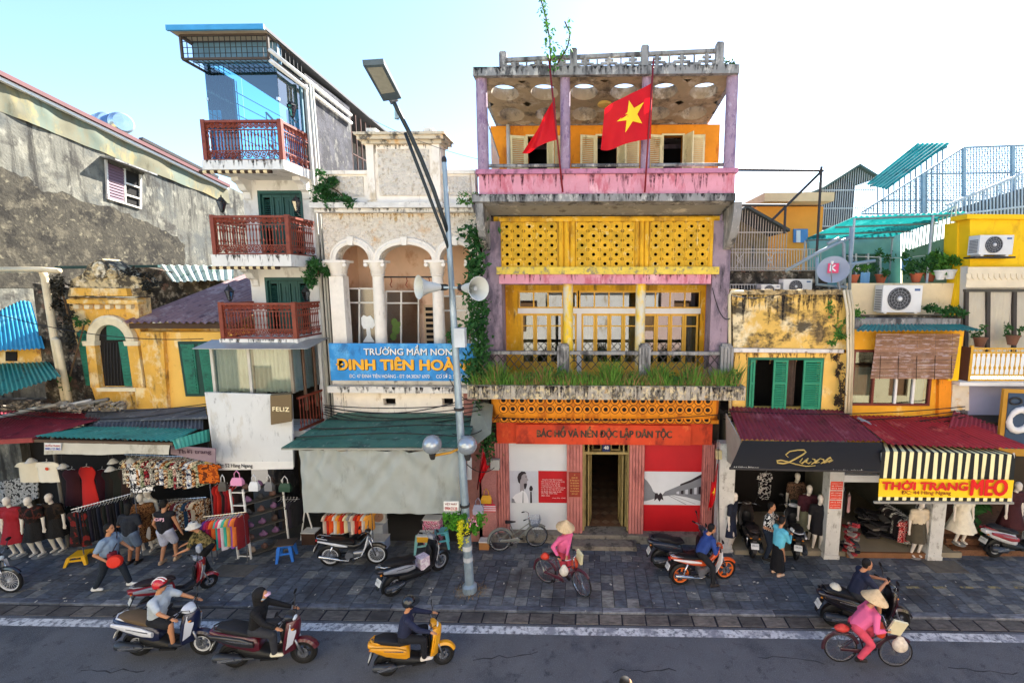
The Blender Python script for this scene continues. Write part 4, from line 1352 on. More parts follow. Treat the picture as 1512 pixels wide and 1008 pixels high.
def front(z0,z1,nm='front_wall'):
 c0,c1=TXa+.42,TXb-.30
 MB().wall(TXa,TXb,z0,z1,YB-.02,.2,[(c0,c1,z0,z1-.28)]).build(nm,m_wwall,tw)
 dr=MB().box(c0,c0+.07,YB-.03,YB+.15,z0,z1-.28).box(c1-.07,c1,YB-.03,YB+.15,z0,z1-.28).box(c0+.07,c1-.07,YB-.03,YB+.15,z1-.37,z1-.28)
 dr.build('door_frame',m_gshut,tw)
 n=4
 w4=(c1-c0-.14)/n
 for k in range(n):
  a=c0+.07+w4*k
  l=MB().box(a+.005,a+.05,YB+.04,YB+.09,z0+.02,z1-.38).box(a+w4-.05,a+w4-.005,YB+.04,YB+.09,z0+.02,z1-.38)
  zz=z0+.02
  for q in(z0+.02,z0+.85,z1-.46):
   l.box(a+.05,a+w4-.05,YB+.04,YB+.09,q,q+.08)
  if k in(0,3):
   s_=z0+.95
   while s_<z1-.5:
    l.hexa([(a+.05,YB+.05,s_),(a+w4-.05,YB+.05,s_),(a+w4-.05,YB+.09,s_+.03),(a+.05,YB+.09,s_+.03)],[(a+.05,YB+.045,s_+.008),(a+w4-.05,YB+.045,s_+.008),(a+w4-.05,YB+.085,s_+.038),(a+.05,YB+.085,s_+.038)])
    s_+=.055
  else:
   l.box(a+.06,a+w4-.06,YB+.07,YB+.08,z0+.1,z1-.46)
   l.box(a+.10,a+w4-.10,YB+.055,YB+.071,z0+.95,z1-.55)
  l.build('door_leaf',m_gshut,tw)
 MB().box(TXa+.3,TXb-.3,YB+.3,YB+.35,z0,z1).build('room_dark',m_dark,tw)
 for xx in(TXa+.04,TXb-.26):
  pts=[(YB-.021,z1-.55),(YB-.021,z1),(YB-.5,z1),(YB-.5,z1-.1),(YB-.32,z1-.16),(YB-.22,z1-.3),(YB-.1,z1-.34),(YB-.07,z1-.5)]
  b=MB()
  n_=len(pts)
  b.add([(xx,y,z)for y,z in pts]+[(xx+.22,y,z)for y,z in pts],[tuple(range(n_)),tuple(range(2*n_-1,n_-1,-1))]+[(i,i+n_,(i+1)%n_+n_,(i+1)%n_)for i in range(n_)])
  b.build('console',m_wwall,tw)
bb=MB().lathe([(.013,0),(.013,.08),(.026,.12),(.013,.17),(.013,.38),(.028,.44),(.014,.5),(.013,.6)],n=6)
bal_me=take_mesh(bb.build('baluster',m_redir))
def scroll_band(a,b,z0,z1,nm,par):
 """pierced scrollwork between two rails"""
 a,b=Vector(a),Vector(b)
 L_=(b-a).length;d=(b-a)/L_
 m=MB()
 h=z1-z0
 n=max(3,int(L_/(h*1.05)))
 for k in range(n):
  c=a+d*(L_*(k+.5)/n)
  r=min(h*.48,L_/n*.5)
  for rr,st,en in((r,0,2*math.pi),(r*.5,0,2*math.pi)):
   pts=[]
   for i in range(10):
    t=st+(en-st)*i/10
    pts.append(c+d*(rr*math.cos(t))+Vector((0,0,z0+h/2+rr*math.sin(t)-c.z)))
   m.tube(pts,.014,4,close=True)
  m.bar(c+Vector((0,0,z0-c.z)),c+Vector((0,0,z1-c.z)),.012)
 o=m.build(nm,m_redir,par)
 o['kind']='stuff'
 return o
def railing(zt,zb,depthY):
 x0,x1=TXa,TXb
 runs=[((x0,YF+.04),(x1,YF+.04)),((x1-.02,YF+.04),(x1-.02,depthY)),((x0+.02,YF+.04),(x0+.02,depthY))]
 for(a,b)in runs:
  A_,B_=Vector((*a,0)),Vector((*b,0))
  L_=(B_-A_).length;d=(B_-A_)/L_
  for(zz,w_,h_)in((zt,.09,.06),(zb+.05,.05,.05),(zt-.2,.025,.025),(zb+.28,.025,.025)):
   MB().bar(A_+Vector((0,0,zz-.03))+d*.0,B_+Vector((0,0,zz-.03)),w_,h_).build('rail',m_redir,tw)
  scroll_band(A_+Vector((0,0,zt-.12)),B_+Vector((0,0,zt-.12)),zt-.19,zt-.06,'scrollwork',tw)
  scroll_band(A_+Vector((0,0,zb+.15)),B_+Vector((0,0,zb+.15)),zb+.07,zb+.26,'scrollwork',tw)
  n=int(L_/.085)
  for k in range(1,n):
   p=A_+d*(L_*k/n)
   mesh_obj('baluster',bal_me,tw,(p.x,p.y,zb+.27),(0,0,0),(1,1,(zt-.22-zb-.27)/.6))
 for xx in(x0,x1-.02):
  MB().box(xx-.05,xx+.05,YF-.01,YF+.09,zb,zt+.02).build('corner_post',m_redir,tw)
prev=None
for i,(zt,zb,zs)in enumerate(lv):
 s=MB().box(TXa-.06,TXb+.06,YF-.06,YB-.022,zs,zb).build('balcony_slab',m_wwall,tw)
 railing(zt,zb,YB-.05)
front(lv[1][1],lv[0][2]);front(lv[2][1],lv[1][2])
m_strp=[MT('#3a2a20',.8),MT('#d9c9a0',.8)]
for(zt,zb,zs)in lv[:2]:
 xx=TXa-.2
 k=0
 while xx<TXb-.35:
  MB().tube([(xx,YF+.02,zs-.04),(xx+.098,YF+.02,zs-.04)],.045,8).build('rolled_awning',m_strp[k%2],tw)
  xx+=.1;k+=1
z0,z1=lv[0][1],at(340,90,YF+.1).z
m_skyglass=mat_glass('blue_glass','#8fdcec',.10,.01)
gx0,gx1=TXa+.06,TXb-.08
for(nm,q)in(('front_glass',[(gx0,YF+.16,z0),((gx0+gx1)/2,YF+.16,z0),((gx0+gx1)/2,YF+.16,z1),(gx0,YF+.16,z1)]),('front_glass',[((gx0+gx1)/2+.01,YF+.16,z0),(gx1,YF+.16,z0),(gx1,YF+.16,z1),((gx0+gx1)/2+.01,YF+.16,z1)]),('side_glass',[(gx1,YF+.17,z0),(gx1,YB-.1,z0),(gx1,YB-.1,z1),(gx1,YF+.17,z1)]),('side_glass',[(gx0,YB-.1,z0),(gx0,YF+.17,z0),(gx0,YF+.17,z1),(gx0,YB-.1,z1)])):
 MB().poly(*q).build(nm,m_skyglass,tw)
cf=MB()
for zz in(z0+.02,z0+1.15):pass
for xx,yy in((gx0,YB-.1),(gx1+.01,YB-.1)):
 MB().bar((xx,yy,z0),(xx,yy,z1),.05).build('glass_post',MT('#5b7c8a',.4),tw)
for q in(.28,.62):
 for sx in(gx0+.02,gx1-.02):
  MB().box(sx-.03,sx+.03,YF+.14,YF+.2,z0+(z1-z0)*q,z0+(z1-z0)*q+.07).build('glass_clamp',MT('#c9ccd0',.3,metal=.8),tw)
lm=MB()
for k in range(7):lm.bar((gx0,YF+.3+.16*k,z0),(gx0,YF+.3+.16*k,z1),.015)
for k in range(8):lm.bar((gx0,YF+.2,z0+(z1-z0)*k/8),(gx0,YB+2,z0+(z1-z0)*k/8),.015)
lm.build('side_mesh',m_iron,tw)['kind']='stuff'
yc=11.95
c0,c1=at(268,70,yc).x,at(396,70,yc).x
zc0,zc1=at(330,87,yc).z,at(330,52,yc).z
fr=MB()
for zz in(zc0,zc1):
 fr.bar((c0,yc,zz),(c1,yc,zz),.05);fr.bar((c0,yc,zz),(c0,YB,zz),.05);fr.bar((c1,yc,zz),(c1,YB,zz),.05)
for xx in(c0,c1):fr.bar((xx,yc,zc0),(xx,yc,zc1),.05)
fr.build('cage_frame',MT('#4a4038',.7),tw)
cg=MB()
n=16
for k in range(n+1):
 xx=c0+(c1-c0)*k/n
 cg.bar((xx,yc+.01,zc0),(xx,yc+.01,zc1),.012);cg.bar((xx,yc,zc0+.01),(xx,YF+.6,zc0+.01),.012)
for k in range(1,4):cg.bar((c0,yc+.012,zc0+(zc1-zc0)*k/4),(c1,yc+.012,zc0+(zc1-zc0)*k/4),.012)
for k in range(1,9):
 yy=yc+(YB-yc)*k/9
 cg.bar((c1,yy,zc0),(c1,yy,zc1),.012);cg.bar((c0,yy,zc0),(c0,yy,zc1),.012)
cg.build('cage_bars',m_iron,tw)['kind']='stuff'
MB().box(c0+.05,c1-.05,yc+.55,yc+.6,zc0+.1,zc1).build('cage_back',MT('#6f97ae',.5),tw)
MB().box(c0,c1,YF+.1,YF+.18,z1-.02,zc1).build('head_beam',MT('#5f8298',.6),tw)
zr=zroof_t
rx0,rx1=at(247,42,11.75).x,TXb+.1
m_blue=mat('blue_sheet','#3f93c4',.5,var=.12,scale=3)
MB().hexa([(rx0,11.7,zr),(rx1,11.7,zr),(rx1,11.7,zr+.12),(rx0,11.7,zr+.12)],[(rx0,11.76,zr),(rx1,11.76,zr),(rx1,11.76,zr+.12),(rx0,11.76,zr+.12)]).build('roof_fascia',m_blue,tw)
MB().hexa([(rx0,11.76,zr+.03),(rx1,11.76,zr+.03),(rx1,11.76,zr+.1),(rx0,11.76,zr+.1)],[(rx0,22,zr-.4),(rx1,22,zr-.4),(rx1,22,zr-.33),(rx0,22,zr-.33)]).build('roof',MT('#3a3c40',.7),tw)
MB().poly((rx0+.03,11.78,zr+.02),(rx1-.03,11.78,zr+.02),(rx1-.03,YF+.5,zr+.0),(rx0+.03,YF+.5,zr+.0)).build('roof_lining',MT('#a59a86',.8),tw)
for k in range(2):
 zz=zr-.5-.25*k
 MB().tube([(rx1-.02,11.9,zz+.12),(rx1-.02,15.8,zz-.05)],.05,8).build('gutter_pipe',MT('#cfcfca',.5),tw,smooth=True)
ic=MB()
for k in range(16):
 yy=16.0+.36*k
 ic.bar((TXb-.05,yy,zroof_t-2.4),(TXb-.05,yy,zr-.35),.035)
for zz in(zroof_t-1.7,zroof_t-1.0):ic.bar((TXb-.05,15.95,zz),(TXb-.05,21.6,zz),.035)
ic.build('iron_cage',mat('rusty_iron','#4a2f26',.8,var=.3,scale=5),tw)['kind']='stuff'
MB().poly((TXb-1.6,16,zroof_t-2.4),(TXb-1.6,21.8,zroof_t-2.4),(TXb-1.6,21.8,zr-.4),(TXb-1.6,16,zr-.4)).build('cage_lining',MT('#8a8680',.8),tw)
for dx,rr in((.10,.05),(.22,.035),(.30,.03)):
 MB().tube([(TXb+dx,YB-.1,.5),(TXb+dx,YB-.1,9.0+dx),(TXb+dx-.03,YB-.12,zr-.6)],rr,8).build('downpipe',MT('#b9b6aa',.6),tw,smooth=True)
YV=12.1
b0,b1=at(314,548,YV).x,at(430,548,YV).x
zv0,zv1=at(370,580,YV).z,at(370,516,YV).z
fm=MB()
for u in(0,.47,1):
 xx=b0+(b1-b0)*u
 MB().box(xx-.035,xx+.035,YV,YV+.06,zv0,zv1).build('bay_mullion',MT('#8a7f6e',.6)if u==1 else MT('#c3c0b6',.6),tw)
MB().box(b0-.035,b1+.035,YV-.005,YV+.065,zv1,zv1+.05).build('bay_head',MT('#b4b1a8',.6),tw)
m_glass2=mat_glass('bay_glass','#dfe6e2',.06)
MB().poly((b0,YV+.03,zv0),(b1,YV+.03,zv0),(b1,YV+.03,zv1),(b0,YV+.03,zv1)).build('bay_glass',m_glass2,tw)
sxp=at(474,550,13.4).x
MB().poly((b1+.03,YV+.04,zv0),(b1+.14,YB,zv0),(b1+.14,YB,zv1),(b1+.03,YV+.04,zv1)).build('bay_glass',m_glass2,tw)
for u in(.33,.66,1):
 yy=YV+(YB-YV)*u
 MB().box(b1+.03+.11*u-.03,b1+.03+.11*u+.03,yy-.03,yy+.03,zv0-.6,zv1).build('bay_mullion',MT('#6b5240',.7),tw)
def drape(a,b,z0_,z1_,m,par,n=40,amp=.05,nm='curtain'):
 a,b=Vector(a),Vector(b)
 d=(b-a).normalized();nn=Vector((d.y,-d.x,0))
 c=MB()
 P=[]
 for zz,am in((z0_,amp),(z1_,amp*.5)):
  for i in range(n+1):
   t=i/n
   P.append(a.lerp(b,t)+nn*(am*math.sin(i*1.35+.8*math.sin(i*.31)))+Vector((0,0,zz)))
 c.add(P,[(i,i+1,i+n+2,i+n+1)for i in range(n)])
 return c.build(nm,m,par,smooth=True)
m_pcur=mat('pale_curtain','#cfd6cf',.9,var=.08,scale=3,trans=.2)
drape((b0+.03,YV+.14,0),(b0+(b1-b0)*.46,YV+.14,0),zv0,zv1,m_pcur,tw)
drape((b0+(b1-b0)*.49,YV+.14,0),(b1-.04,YV+.14,0),zv0,zv1,m_pcur,tw)
drape((b1-.02,YV+.15,0),(b1+.05,YB,0),zv0,zv1,mat('blue_grey_curtain','#9fb4bd',.9,var=.1),tw,24)
zh=at(370,503,12.2).z
MB().hexa([(b0-.2,11.75,zv1+.06),(b1+.22,11.75,zv1+.06),(b1+.22,11.75,zv1+.075),(b0-.2,11.75,zv1+.075)],[(b0-.1,12.3,zh+.0),(b1+.1,12.3,zh+.0),(b1+.1,12.3,zh+.015),(b0-.1,12.3,zh+.015)]).build('tin_hood',mat('tin','#a7aba9',.4,var=.12,scale=3,metal=.5),tw)
MB().hexa([(b1+.23,11.75,zv1+.06),(b1+.5,12.1,zv1+.02),(b1+.5,12.1,zv1+.035),(b1+.23,11.75,zv1+.075)],[(b1+.11,12.3,zh),(b1+.4,13.4,zh-.05),(b1+.4,13.4,zh-.035),(b1+.11,12.3,zh+.015)]).build('tin_hood',MATS['tin'],tw)
zr0,zr1=at(455,628,12.6).z,at(455,583,12.6).z
for zz in(zr0,zr1):MB().bar((b1+.05,YV+.1,zz),(b1+.16,YB-.1,zz),.06).build('rail',m_redir,tw)
for k in range(9):
 u=(k+.5)/9
 mesh_obj('baluster',bal_me,tw,(b1+.05+.11*u,YV+.1+(YB-YV-.2)*u,zr0),(0,0,0),(1,1,(zr1-zr0)/.6))
MB().box(TXa,TXb,12.3,13.4,zr0-.25,zr0-.05).build('first_floor_slab',m_wwall,tw)
MB().box(TXa,TXb,14.6,14.8,0,9).build('inner_wall',m_room,tw)
MB().box(TXa,TXa+.2,12.3,13.44,zr0-.05,lv[2][2]-.02).build('bay_cheek',m_wwall,tw)
MB().box(TXb-.06,TXb+.06,13.2,13.42,0,lv[2][2]-.02).build('corner_pier',m_wwall,tw)
sgb=tag(pxp([(302,579),(430,583),(433,690),(318,693)],11.85,.06).build('white_board',mat('white_board','#cfd2d2',.45,var=.05,scale=1.5,stains=[('#a3a7a9',.22,3,.3),('#7d8082',.10,9,.3),('#b8b4a8',.2,1.5,.4)]),None),'large tilted white shop board under the curtained bay window','sign')
pxp([(318,682),(433,681),(433,692),(318,694)],11.845,.004).build('board_strip',m_white,sgb)
px_text('Đc: 52 Hàng Ngang',322,373,684,691,11.838,MT('#1b1b1b',.6),sgb,bold=.02)
fz=thing('box_sign','brown box sign with cream letters on the white board','sign',at(409,605,11.7))
c=at(411,605,11.55)
q0=[at(399,584,11.6),at(430,582,11.6),at(431,622,11.6),at(400,627,11.6)]
q1=[p+Vector((-.13,.25,0))for p in q0]
MB().hexa([q0[3],q0[2],q0[1],q0[0]],[q1[3],q1[2],q1[1],q1[0]]).build('box',mat('box_brown','#6b5a3f',.5,var=.06),fz)
e0=[p+Vector((-.002,.0,0))for p in(q0[0],q0[3])];e1=[p+Vector((-.002,0,0))for p in(q1[0],q1[3])]
MB().poly(e0[0],e1[0],e1[1],e0[1]).build('side_panel',mat('box_gold','#b08a3e',.5),fz)
t_=text_obj('lettering','FELIZ',1,MT('#e8dcb4',.5),fz,(q0[0]+q0[1]+q0[2]+q0[3])/4+Vector((0,-.008,0)),width=.44,height=.11,bold=.03,depth=.006,spacing=1.15)
t_.rotation_euler=(rad(90),rad(2),0)
lan=None
def lantern(p,lab):
 o=thing('wall_lantern',lab,'lantern',p,group='iron wall lanterns of the tower house')
 b=MB()
 b.lathe([(.03,0),(.05,.02),(.05,.04)],(0,-.22,0),8);b.tube([(0,0,-.04),(0,-.1,-.08),(0,-.22,0)],.012,6)
 b.lathe([(.13,.30),(.10,.33),(.05,.40),(.02,.42),(.015,.47),(.0,.48)],(0,-.22,0),6)
 for k in range(6):
  t=math.pi*k/3
  b.bar((.05*math.cos(t),-.22+.05*math.sin(t),.04),(.12*math.cos(t),-.22+.12*math.sin(t),.30),.012)
 b.build('lantern_frame',m_iron,o,local=True)
 MB().lathe([(.045,.04),(.11,.29)],(0,-.22,0),6,caps=False).build('lantern_glass',mat_glass('lantern_glass','#9fb0b8',.2),o,local=True)
lantern(at(338,322,13.2)+Vector((0,0,.12)),'iron wall lantern left of the middle balcony door')
lantern(at(446,322,13.2)+Vector((0,0,.12)),'iron wall lantern right of the middle balcony door')
lantern(at(349,450,13.2)+Vector((0,0,.12)),'iron wall lantern left of the lowest balcony door')
lantern(at(460,452,13.2)+Vector((0,0,.12)),'iron wall lantern right of the lowest balcony door')
lantern(at(440,185,13.1)+Vector((0,0,.12)),'iron wall lantern at the corner of the glass room')
sl=MB()
a0,a1=Vector((gx0+.05,YB+.9,lv[0][1]+2.0)),Vector((gx1-.1,YB+.9,lv[0][1]+.1))
for k in range(12):
 p=a0 .lerp(a1,k/11)
 sl.bar((p.x,YB+1.1,lv[0][1]),(p.x,YB+1.1,p.z),.018)
for k in range(7):
 dz=Vector((0,0,-.3*k))
 sl.bar(a0+dz+Vector((0,.2,0)),a1+dz+Vector((0,.2,0)),.05 if k in(0,3)else.016)
sl.build('inner_mesh',MT('#1c4260',.5),tw)['kind']='stuff'
MB().hexa([(gx1-.9,YB+.6,lv[0][1]),(gx1,YB+.6,lv[0][1]),(gx1,YB+.6,lv[0][1]+1.9),(gx1-.9,YB+.6,lv[0][1]+1.9)],[(gx1-.9,YB+.65,lv[0][1]),(gx1,YB+.65,lv[0][1]),(gx1,YB+.65,lv[0][1]+1.9),(gx1-.9,YB+.65,lv[0][1]+1.9)]).build('inner_panel',MT('#5fa0c8',.5),tw)
for zt,zb,zs in lv:
 drips(tw,TXa,TXb,zb,YF-.06,30,.18,'#4a463f',.05,int(zs*10))
 #  left end: party wall, old yellow house, tin roofs
m_party=mat('weathered_party_wall','#67655b',.95,var=.14,scale=1.0,bump=.6,bscale=14,stains=[('#50524f',.40,.55,1),('#3b3833',.30,.8,1.4),('#7d7a6c',.30,1.3,1),('#2a2824',.36,2.2,.10),('#8d8a7c',.22,2.6,.5)])
tall=thing('tall_left_building','tall building with a long weathered blank side wall and one shuttered window','building',(-22,17,0))
XW=-18.3
def W(x,y,dx=0):return onX(x,y,XW+dx)
a,b=W(-60,88),W(336,279)
Yn,Yf=a.y,b.y
def wall_quad(nm,p0,p1,p2,p3,t,m,par,dx=0.0):
 q=[W(*p,dx)for p in(p0,p1,p2,p3)]
 return MB().hexa(q,[p-Vector((t,0,0))for p in q]).build(nm,m,par)
zt0,zt1=a.z,b.z
wi=[W(158,240),W(207,259),W(207,307),W(160,293)]
MB().hexa([(XW,Yn,0),(XW,Yf+4,0),(XW,Yf+4,zt1-.5),(XW,Yn,zt0)][::1],[(XW-.4,Yn,0),(XW-.4,Yf+4,0),(XW-.4,Yf+4,zt1-.5),(XW-.4,Yn,zt0)]).build('side_wall',m_party,tall)
MB().box(-26,XW-.4,Yn,Yn+.3,0,zt0-.1).build('front_wall',m_party,tall)
m_bare=mat('bare_render','#3b372e',.98,var=.3,scale=1.5,bump=.9,bscale=10,stains=[('#221f1a',.42,1.6,1),('#5a5446',.32,2.4,1),('#7a735f',.2,5,1)])
rg=random.Random(5)
up=[(-60,246),(0,248),(40,262),(60,281),(90,283),(130,300),(175,310),(205,322),(235,335),(262,350),(272,362),(275,395),(262,398),(255,425)]
q=[]
for(x_,y_),(x2,y2)in zip(up[:-1],up[1:]):
 for k in range(5):
  t=k/5
  q.append(W(x_+(x2-x_)*t+rg.uniform(-2,2),y_+(y2-y_)*t+rg.uniform(-2.5,2.5),.012))
q+=[W(255,425,.012),W(-60,425,.012)]
MB().poly(*q).build('bare_patch',m_bare,tall)
m_tarp=mat('tan_tarp','#6a6650',.8,var=.12,scale=1.2,stains=[('#5f6a5c',.42,.9,.5),('#8a7c52',.3,1.4,.5),('#4f4a34',.14,3,.3)])
ta=MB();n=60;rows=5
vs=[]
for j in range(rows+1):
 for i in range(n+1):
  u=i/n
  t0=W(-60+396*u,93+186*u,.05);t1=W(-60+400*u,140+161*u,.05)
  v=j/rows
  vs.append(t0 .lerp(t1,v)+Vector((.05*noise.noise((u*22,v*1.6,3))+.05*noise.noise((u*9,v*.7,6)),0,.05*noise.noise((u*14,0,8))*v)))
ta.add(vs,[(j*(n+1)+i,j*(n+1)+i+1,(j+1)*(n+1)+i+1,(j+1)*(n+1)+i)for j in range(rows)for i in range(n)])
ta.build('wall_tarp',m_tarp,tall,smooth=True)
e0,e1=W(-60,88,.12),W(336,279,.12)
MB().bar(e0,e1,.14,.10).build('roof_edge',m_white,tall)
MB().bar(e0+Vector((-.1,0,.14)),e1+Vector((-.1,0,.14)),.5,.14).build('roof_sheet',MT('#5c2a2c',.6),tall)
fr=MB()
MB().poly(W(158,240,.004),W(207,259,.004),W(207,307,.004),W(160,293,.004)).build('window_recess',m_dark,tall)
for p,q in(((156,236),(159,294)),((207,258),(207,308)),((159,293),(208,308)),((183,249),(184,300)),((184,270),(207,278)),((184,287),(207,294))):
 MB().bar(W(*p,.03),W(*q,.03),.09,.06).build('window_frame',MT('#cfcac0',.6),tall)
for k in range(12):
 u0,u1=k/12,(k+.85)/12
 l=lambda x0,ya,yb,u:(x0,ya+(yb-ya)*u)
 A0,A1=(159,241+51*u0),(183,250+49*u0)
 B1,B0=(183,250+49*u1),(159,241+51*u1)
 q=[W(*A0,.05),W(*A1,.05),W(*B1,.08),W(*B0,.08)]
 MB().hexa(q,[p-Vector((.03,0,0))for p in q]).build('shutter_slat',MT('#6f5560',.7),tall)
q=[W(150,232,.02),W(215,256,.02)]
MB().hexa([q[0],q[1],q[1]+Vector((.5,0,-.1)),q[0]+Vector((.5,0,-.1))],[p+Vector((0,0,.06))for p in(q[0],q[1],q[1]+Vector((.5,0,-.1)),q[0]+Vector((.5,0,-.1)))]).build('window_hood',m_conc,tall)
rb=thing('rear_roof_block','grey flat-roofed block behind the long weathered wall','building',(-19.5,27,0))
p0,p1=at(205,205,26),at(318,262,30)
MB().hexa([(p0 .x,26,0),(p1 .x,30,0),(p1 .x,30,p1 .z),(p0 .x,26,p0 .z)],[(p0 .x-5,26,0),(p1 .x-5,30,0),(p1 .x-5,30,p1 .z),(p0 .x-5,26,p0 .z)]).build('wall',mat('rear_grey','#8c8a84',.9,var=.15,scale=1.5,stains=[('#5c5852',.35,1,.6)]),rb)
MB().bar((p0 .x+.1,26,p0 .z),(p1 .x+.1,30,p1 .z),.3,.16).build('roof_edge',MT('#4a4644',.8),rb)
for k,(px,py,s_)in enumerate(((172,184,1.0),(150,183,.8))):
 p=at(px,py,24+k)
 t=thing('water_tank',['steel water tank lying on the left roof, blue-lettered band in front','smaller steel water tank half hidden behind the lettered one'][k],'water tank',p,group='rooftop water tanks')
 t.scale=(.8,.8,.8)
 c=MB().lathe([(.0,-.95),(.5,-.93),(.62,-.8),(.62,.8),(.5,.93),(.0,.95)],(0,0,0),24,rot=(0,rad(90),rad(-25)))
 c.build('drum',mat('steel_drum','#b9c9d6',.25,var=.05,metal=.7),t,smooth=40,local=True)
 if k==0:
  c=MB().lathe([(.63,-.5),(.63,.5)],(0,0,0),24,rot=(0,rad(90),rad(-25)),caps=False).build('band',MT('#2d5f9e',.4),t,smooth=True,local=True)
  text_obj('lettering','SONHA',1,m_white,t,(.1,-.66,.12),width=.8,height=.24,bold=.03,depth=0,rot=(rad(80),0,rad(-25)),local=True)
 MB().box(-.7,.7,-.3,.3,-1.1,-.55).build('cradle',MT('#5b6a78',.6),t,local=True)
m_yold=mat('old_yellow_wall','#d8a648',.9,var=.14,scale=2,bump=.4,stains=[('#e8d2a0',.38,1.8,.8),('#96603a',.26,3.0,.6),('#3f362a',.22,2.4,.3)])
m_moss=mat('black_moss_wall','#4d463a',.98,var=.35,scale=4,bump=1,bscale=12,stains=[('#23211d',.45,3,.7),('#9c9280',.3,4,1),('#7c5a48',.22,2.5,1)])
m_gr2=mat('green_shutter','#23705a',.6,var=.2,scale=5,stains=[('#174a3f',.3,5,.5)])
old=thing('old_yellow_house','old yellow house with a scrolled mossy gable and arched green windows','house',(-13.6,13,0))
Y0=13.0
pxp([(48,418),(102,425),(118,520),(150,600),(104,602),(70,600),(58,500)],Y0+.1,.5).build('mossy_wall',m_moss,old)
pxp([(100,440),(203,440),(218,612),(148,612),(112,500)],Y0+.06,.4).build('front_wall',m_yold,old)
gpts=[(100,438),(104,414),(122,404),(130,391),(142,384),(150,382),(160,388),(172,396),(184,404),(206,410),(212,424),(198,426),(203,438)]
pxp(gpts,Y0+.02,.5).build('gable',mat('gable_plaster','#c9b68c',.95,var=.2,scale=4,bump=.8,bscale=16,stains=[('#35302a',.50,3.2,1),('#e0d6bc',.3,4,1)]),old)
for px,py,r_ in((133,405,.15),(150,399,.24),(167,404,.15)):
 p=at(px,py,Y0-.02)
 MB().lathe([(r_,0),(r_,.05),(r_*.8,.07),(r_*.62,.04),(r_*.4,.05),(r_*.25,.1),(0,.11)],p,16,rot=(rad(90),0,0)).build('scroll_ornament',MATS['gable_plaster'],old,smooth=40)
for(p,q,d,nm)in(((104,425),(186,436),.14,'cornice'),((98,442),(202,448),.20,'cornice')):
 pxp([p,(q[0],p[1]+1),(q[0]+2,q[1]+1),(p[0]+1,q[1])],Y0-d+.02,d-.002).build(nm,m_yold,old)
for k in range(6):
 px=108+15.5*k
 pxp([(px,450),(px+8,450),(px+7.5,456),(px+1,456)],Y0-.06,.118).build('dentil',mat('cream_trim','#dccfae',.9,var=.1,scale=5),old)
m_trim=MATS['cream_trim']
def S_(u,v):
 x0,x1=152+(144-152)*v,199+(190-199)*v
 return at(x0+(x1-x0)*u,570+(503-570)*v,Y0).xz
def pl(pts,y,d):return MB().prism([tuple(S_(u,v))for u,v in pts],Y0+y,Y0+y+d)
pl([(0,0),(1,0),(1,1),*[(.5+.5*math.cos(t*math.pi/10),1+.36*math.sin(t*math.pi/10))for t in range(1,10)],(0,1)],.05,.02).build('window_dark',m_dark,old)
pl([(.68,.0),(.99,0),(.99,.98),(.66,.98)],.0,.05).build('shutter',m_gr2,old)
for k in range(13):
 pl([(.71,.04+.072*k),(.96,.04+.072*k),(.96,.085+.072*k),(.71,.085+.072*k)],-.02,.02).build('shutter_slat',m_gr2,old)
pl([(.3,1.02),(1,1.02),*[(.5+.5*math.cos(t*math.pi/10),1.02+.34*math.sin(t*math.pi/10))for t in range(1,7)]],.0,.05).build('fanlight_shutter',m_gr2,old)
for k in range(7):
 MB().bar((*[S_(.08+.09*k,.02)][0].to_3d().xy,0),(0,0,0),.01)if False else None
for k in range(6):
 a_,b_=S_(.05+.1*k,0),S_(.05+.1*k+.12,.95)
 MB().bar((a_.x,Y0+.035,a_.y),(b_.x,Y0+.035,b_.y),.015).build('window_bar',m_iron,old)
rings=[]
for t in range(13):
 th=math.pi*t/12
 def q(s_):return S_(.5-(.5+s_)*math.cos(th),1+(.36+s_*.8)*math.sin(th))
 rings.append([(q(.0).x,Y0+.05,q(.0).y),(q(.0).x,Y0-.08,q(.0).y),(q(.2).x,Y0-.12,q(.2).y),(q(.26).x,Y0-.08,q(.26).y),(q(.26).x,Y0+.05,q(.26).y)])
MB().loft(rings).build('arch_moulding',m_trim,old,smooth=35)
for u0,u1 in((-.3,-.02),(1.02,1.36)):
 pl([(u0,-.02),(u1,-.02),(u1,.9),(u0,.9)],-.08,.13).build('pilaster',m_yold,old)
 pl([(u0-.05,.9),(u1+.04,.9),(u1+.06,1.0),(u0-.07,1.0)],-.12,.17).build('capital',m_trim,old)
pl([(1.05,-.75),(1.55,-.75),(1.5,-.02),(1.05,-.02)],-.06,.1).build('pier',m_yold,old)
pl([(-.1,-.1),(1.1,-.1),(1.1,-.02),(-.1,-.02)],-.1,.15).build('window_sill',m_trim,old)
side=[(113,492),(118,487),(124,488),(129,496),(143,569),(127,569)]
pxp(side,Y0-.0,.05).build('shutter',m_gr2,old)
for k in range(14):
 u=k/14
 pxp([(115+13*u,500+67*u),(129+12.5*u,500+67*u),(129.5+12.5*u,503+67*u),(115.5+13*u,503+67*u)],Y0-.025,.024).build('shutter_slat',m_gr2,old)
wing=thing('yellow_wing','plain yellow wing with a mauve corrugated roof and green louvred window','house',(-11.2,13,0))
wx=[(278,506),(316,506),(318,583),(288,583)]
pxp([(205,490),(240,490),(248,612),(222,612)],12.95,.3).build('return_wall',m_yold,wing)
pxp([(240,490),(345,490),(345,612),(248,612)],13.06,.3).build('front_wall',mat('bright_yellow_wall','#e6b75a',.85,var=.06,scale=1.6,bump=.2,stains=[('#f0d9a8',.16,2.0,.6),('#b07a3c',.12,2.8,.5)]),wing)
pxp([(262,504),(345,504),(345,585),(274,585)],13.02,.06).build('window_frame',MT('#1b3f36',.6),wing)
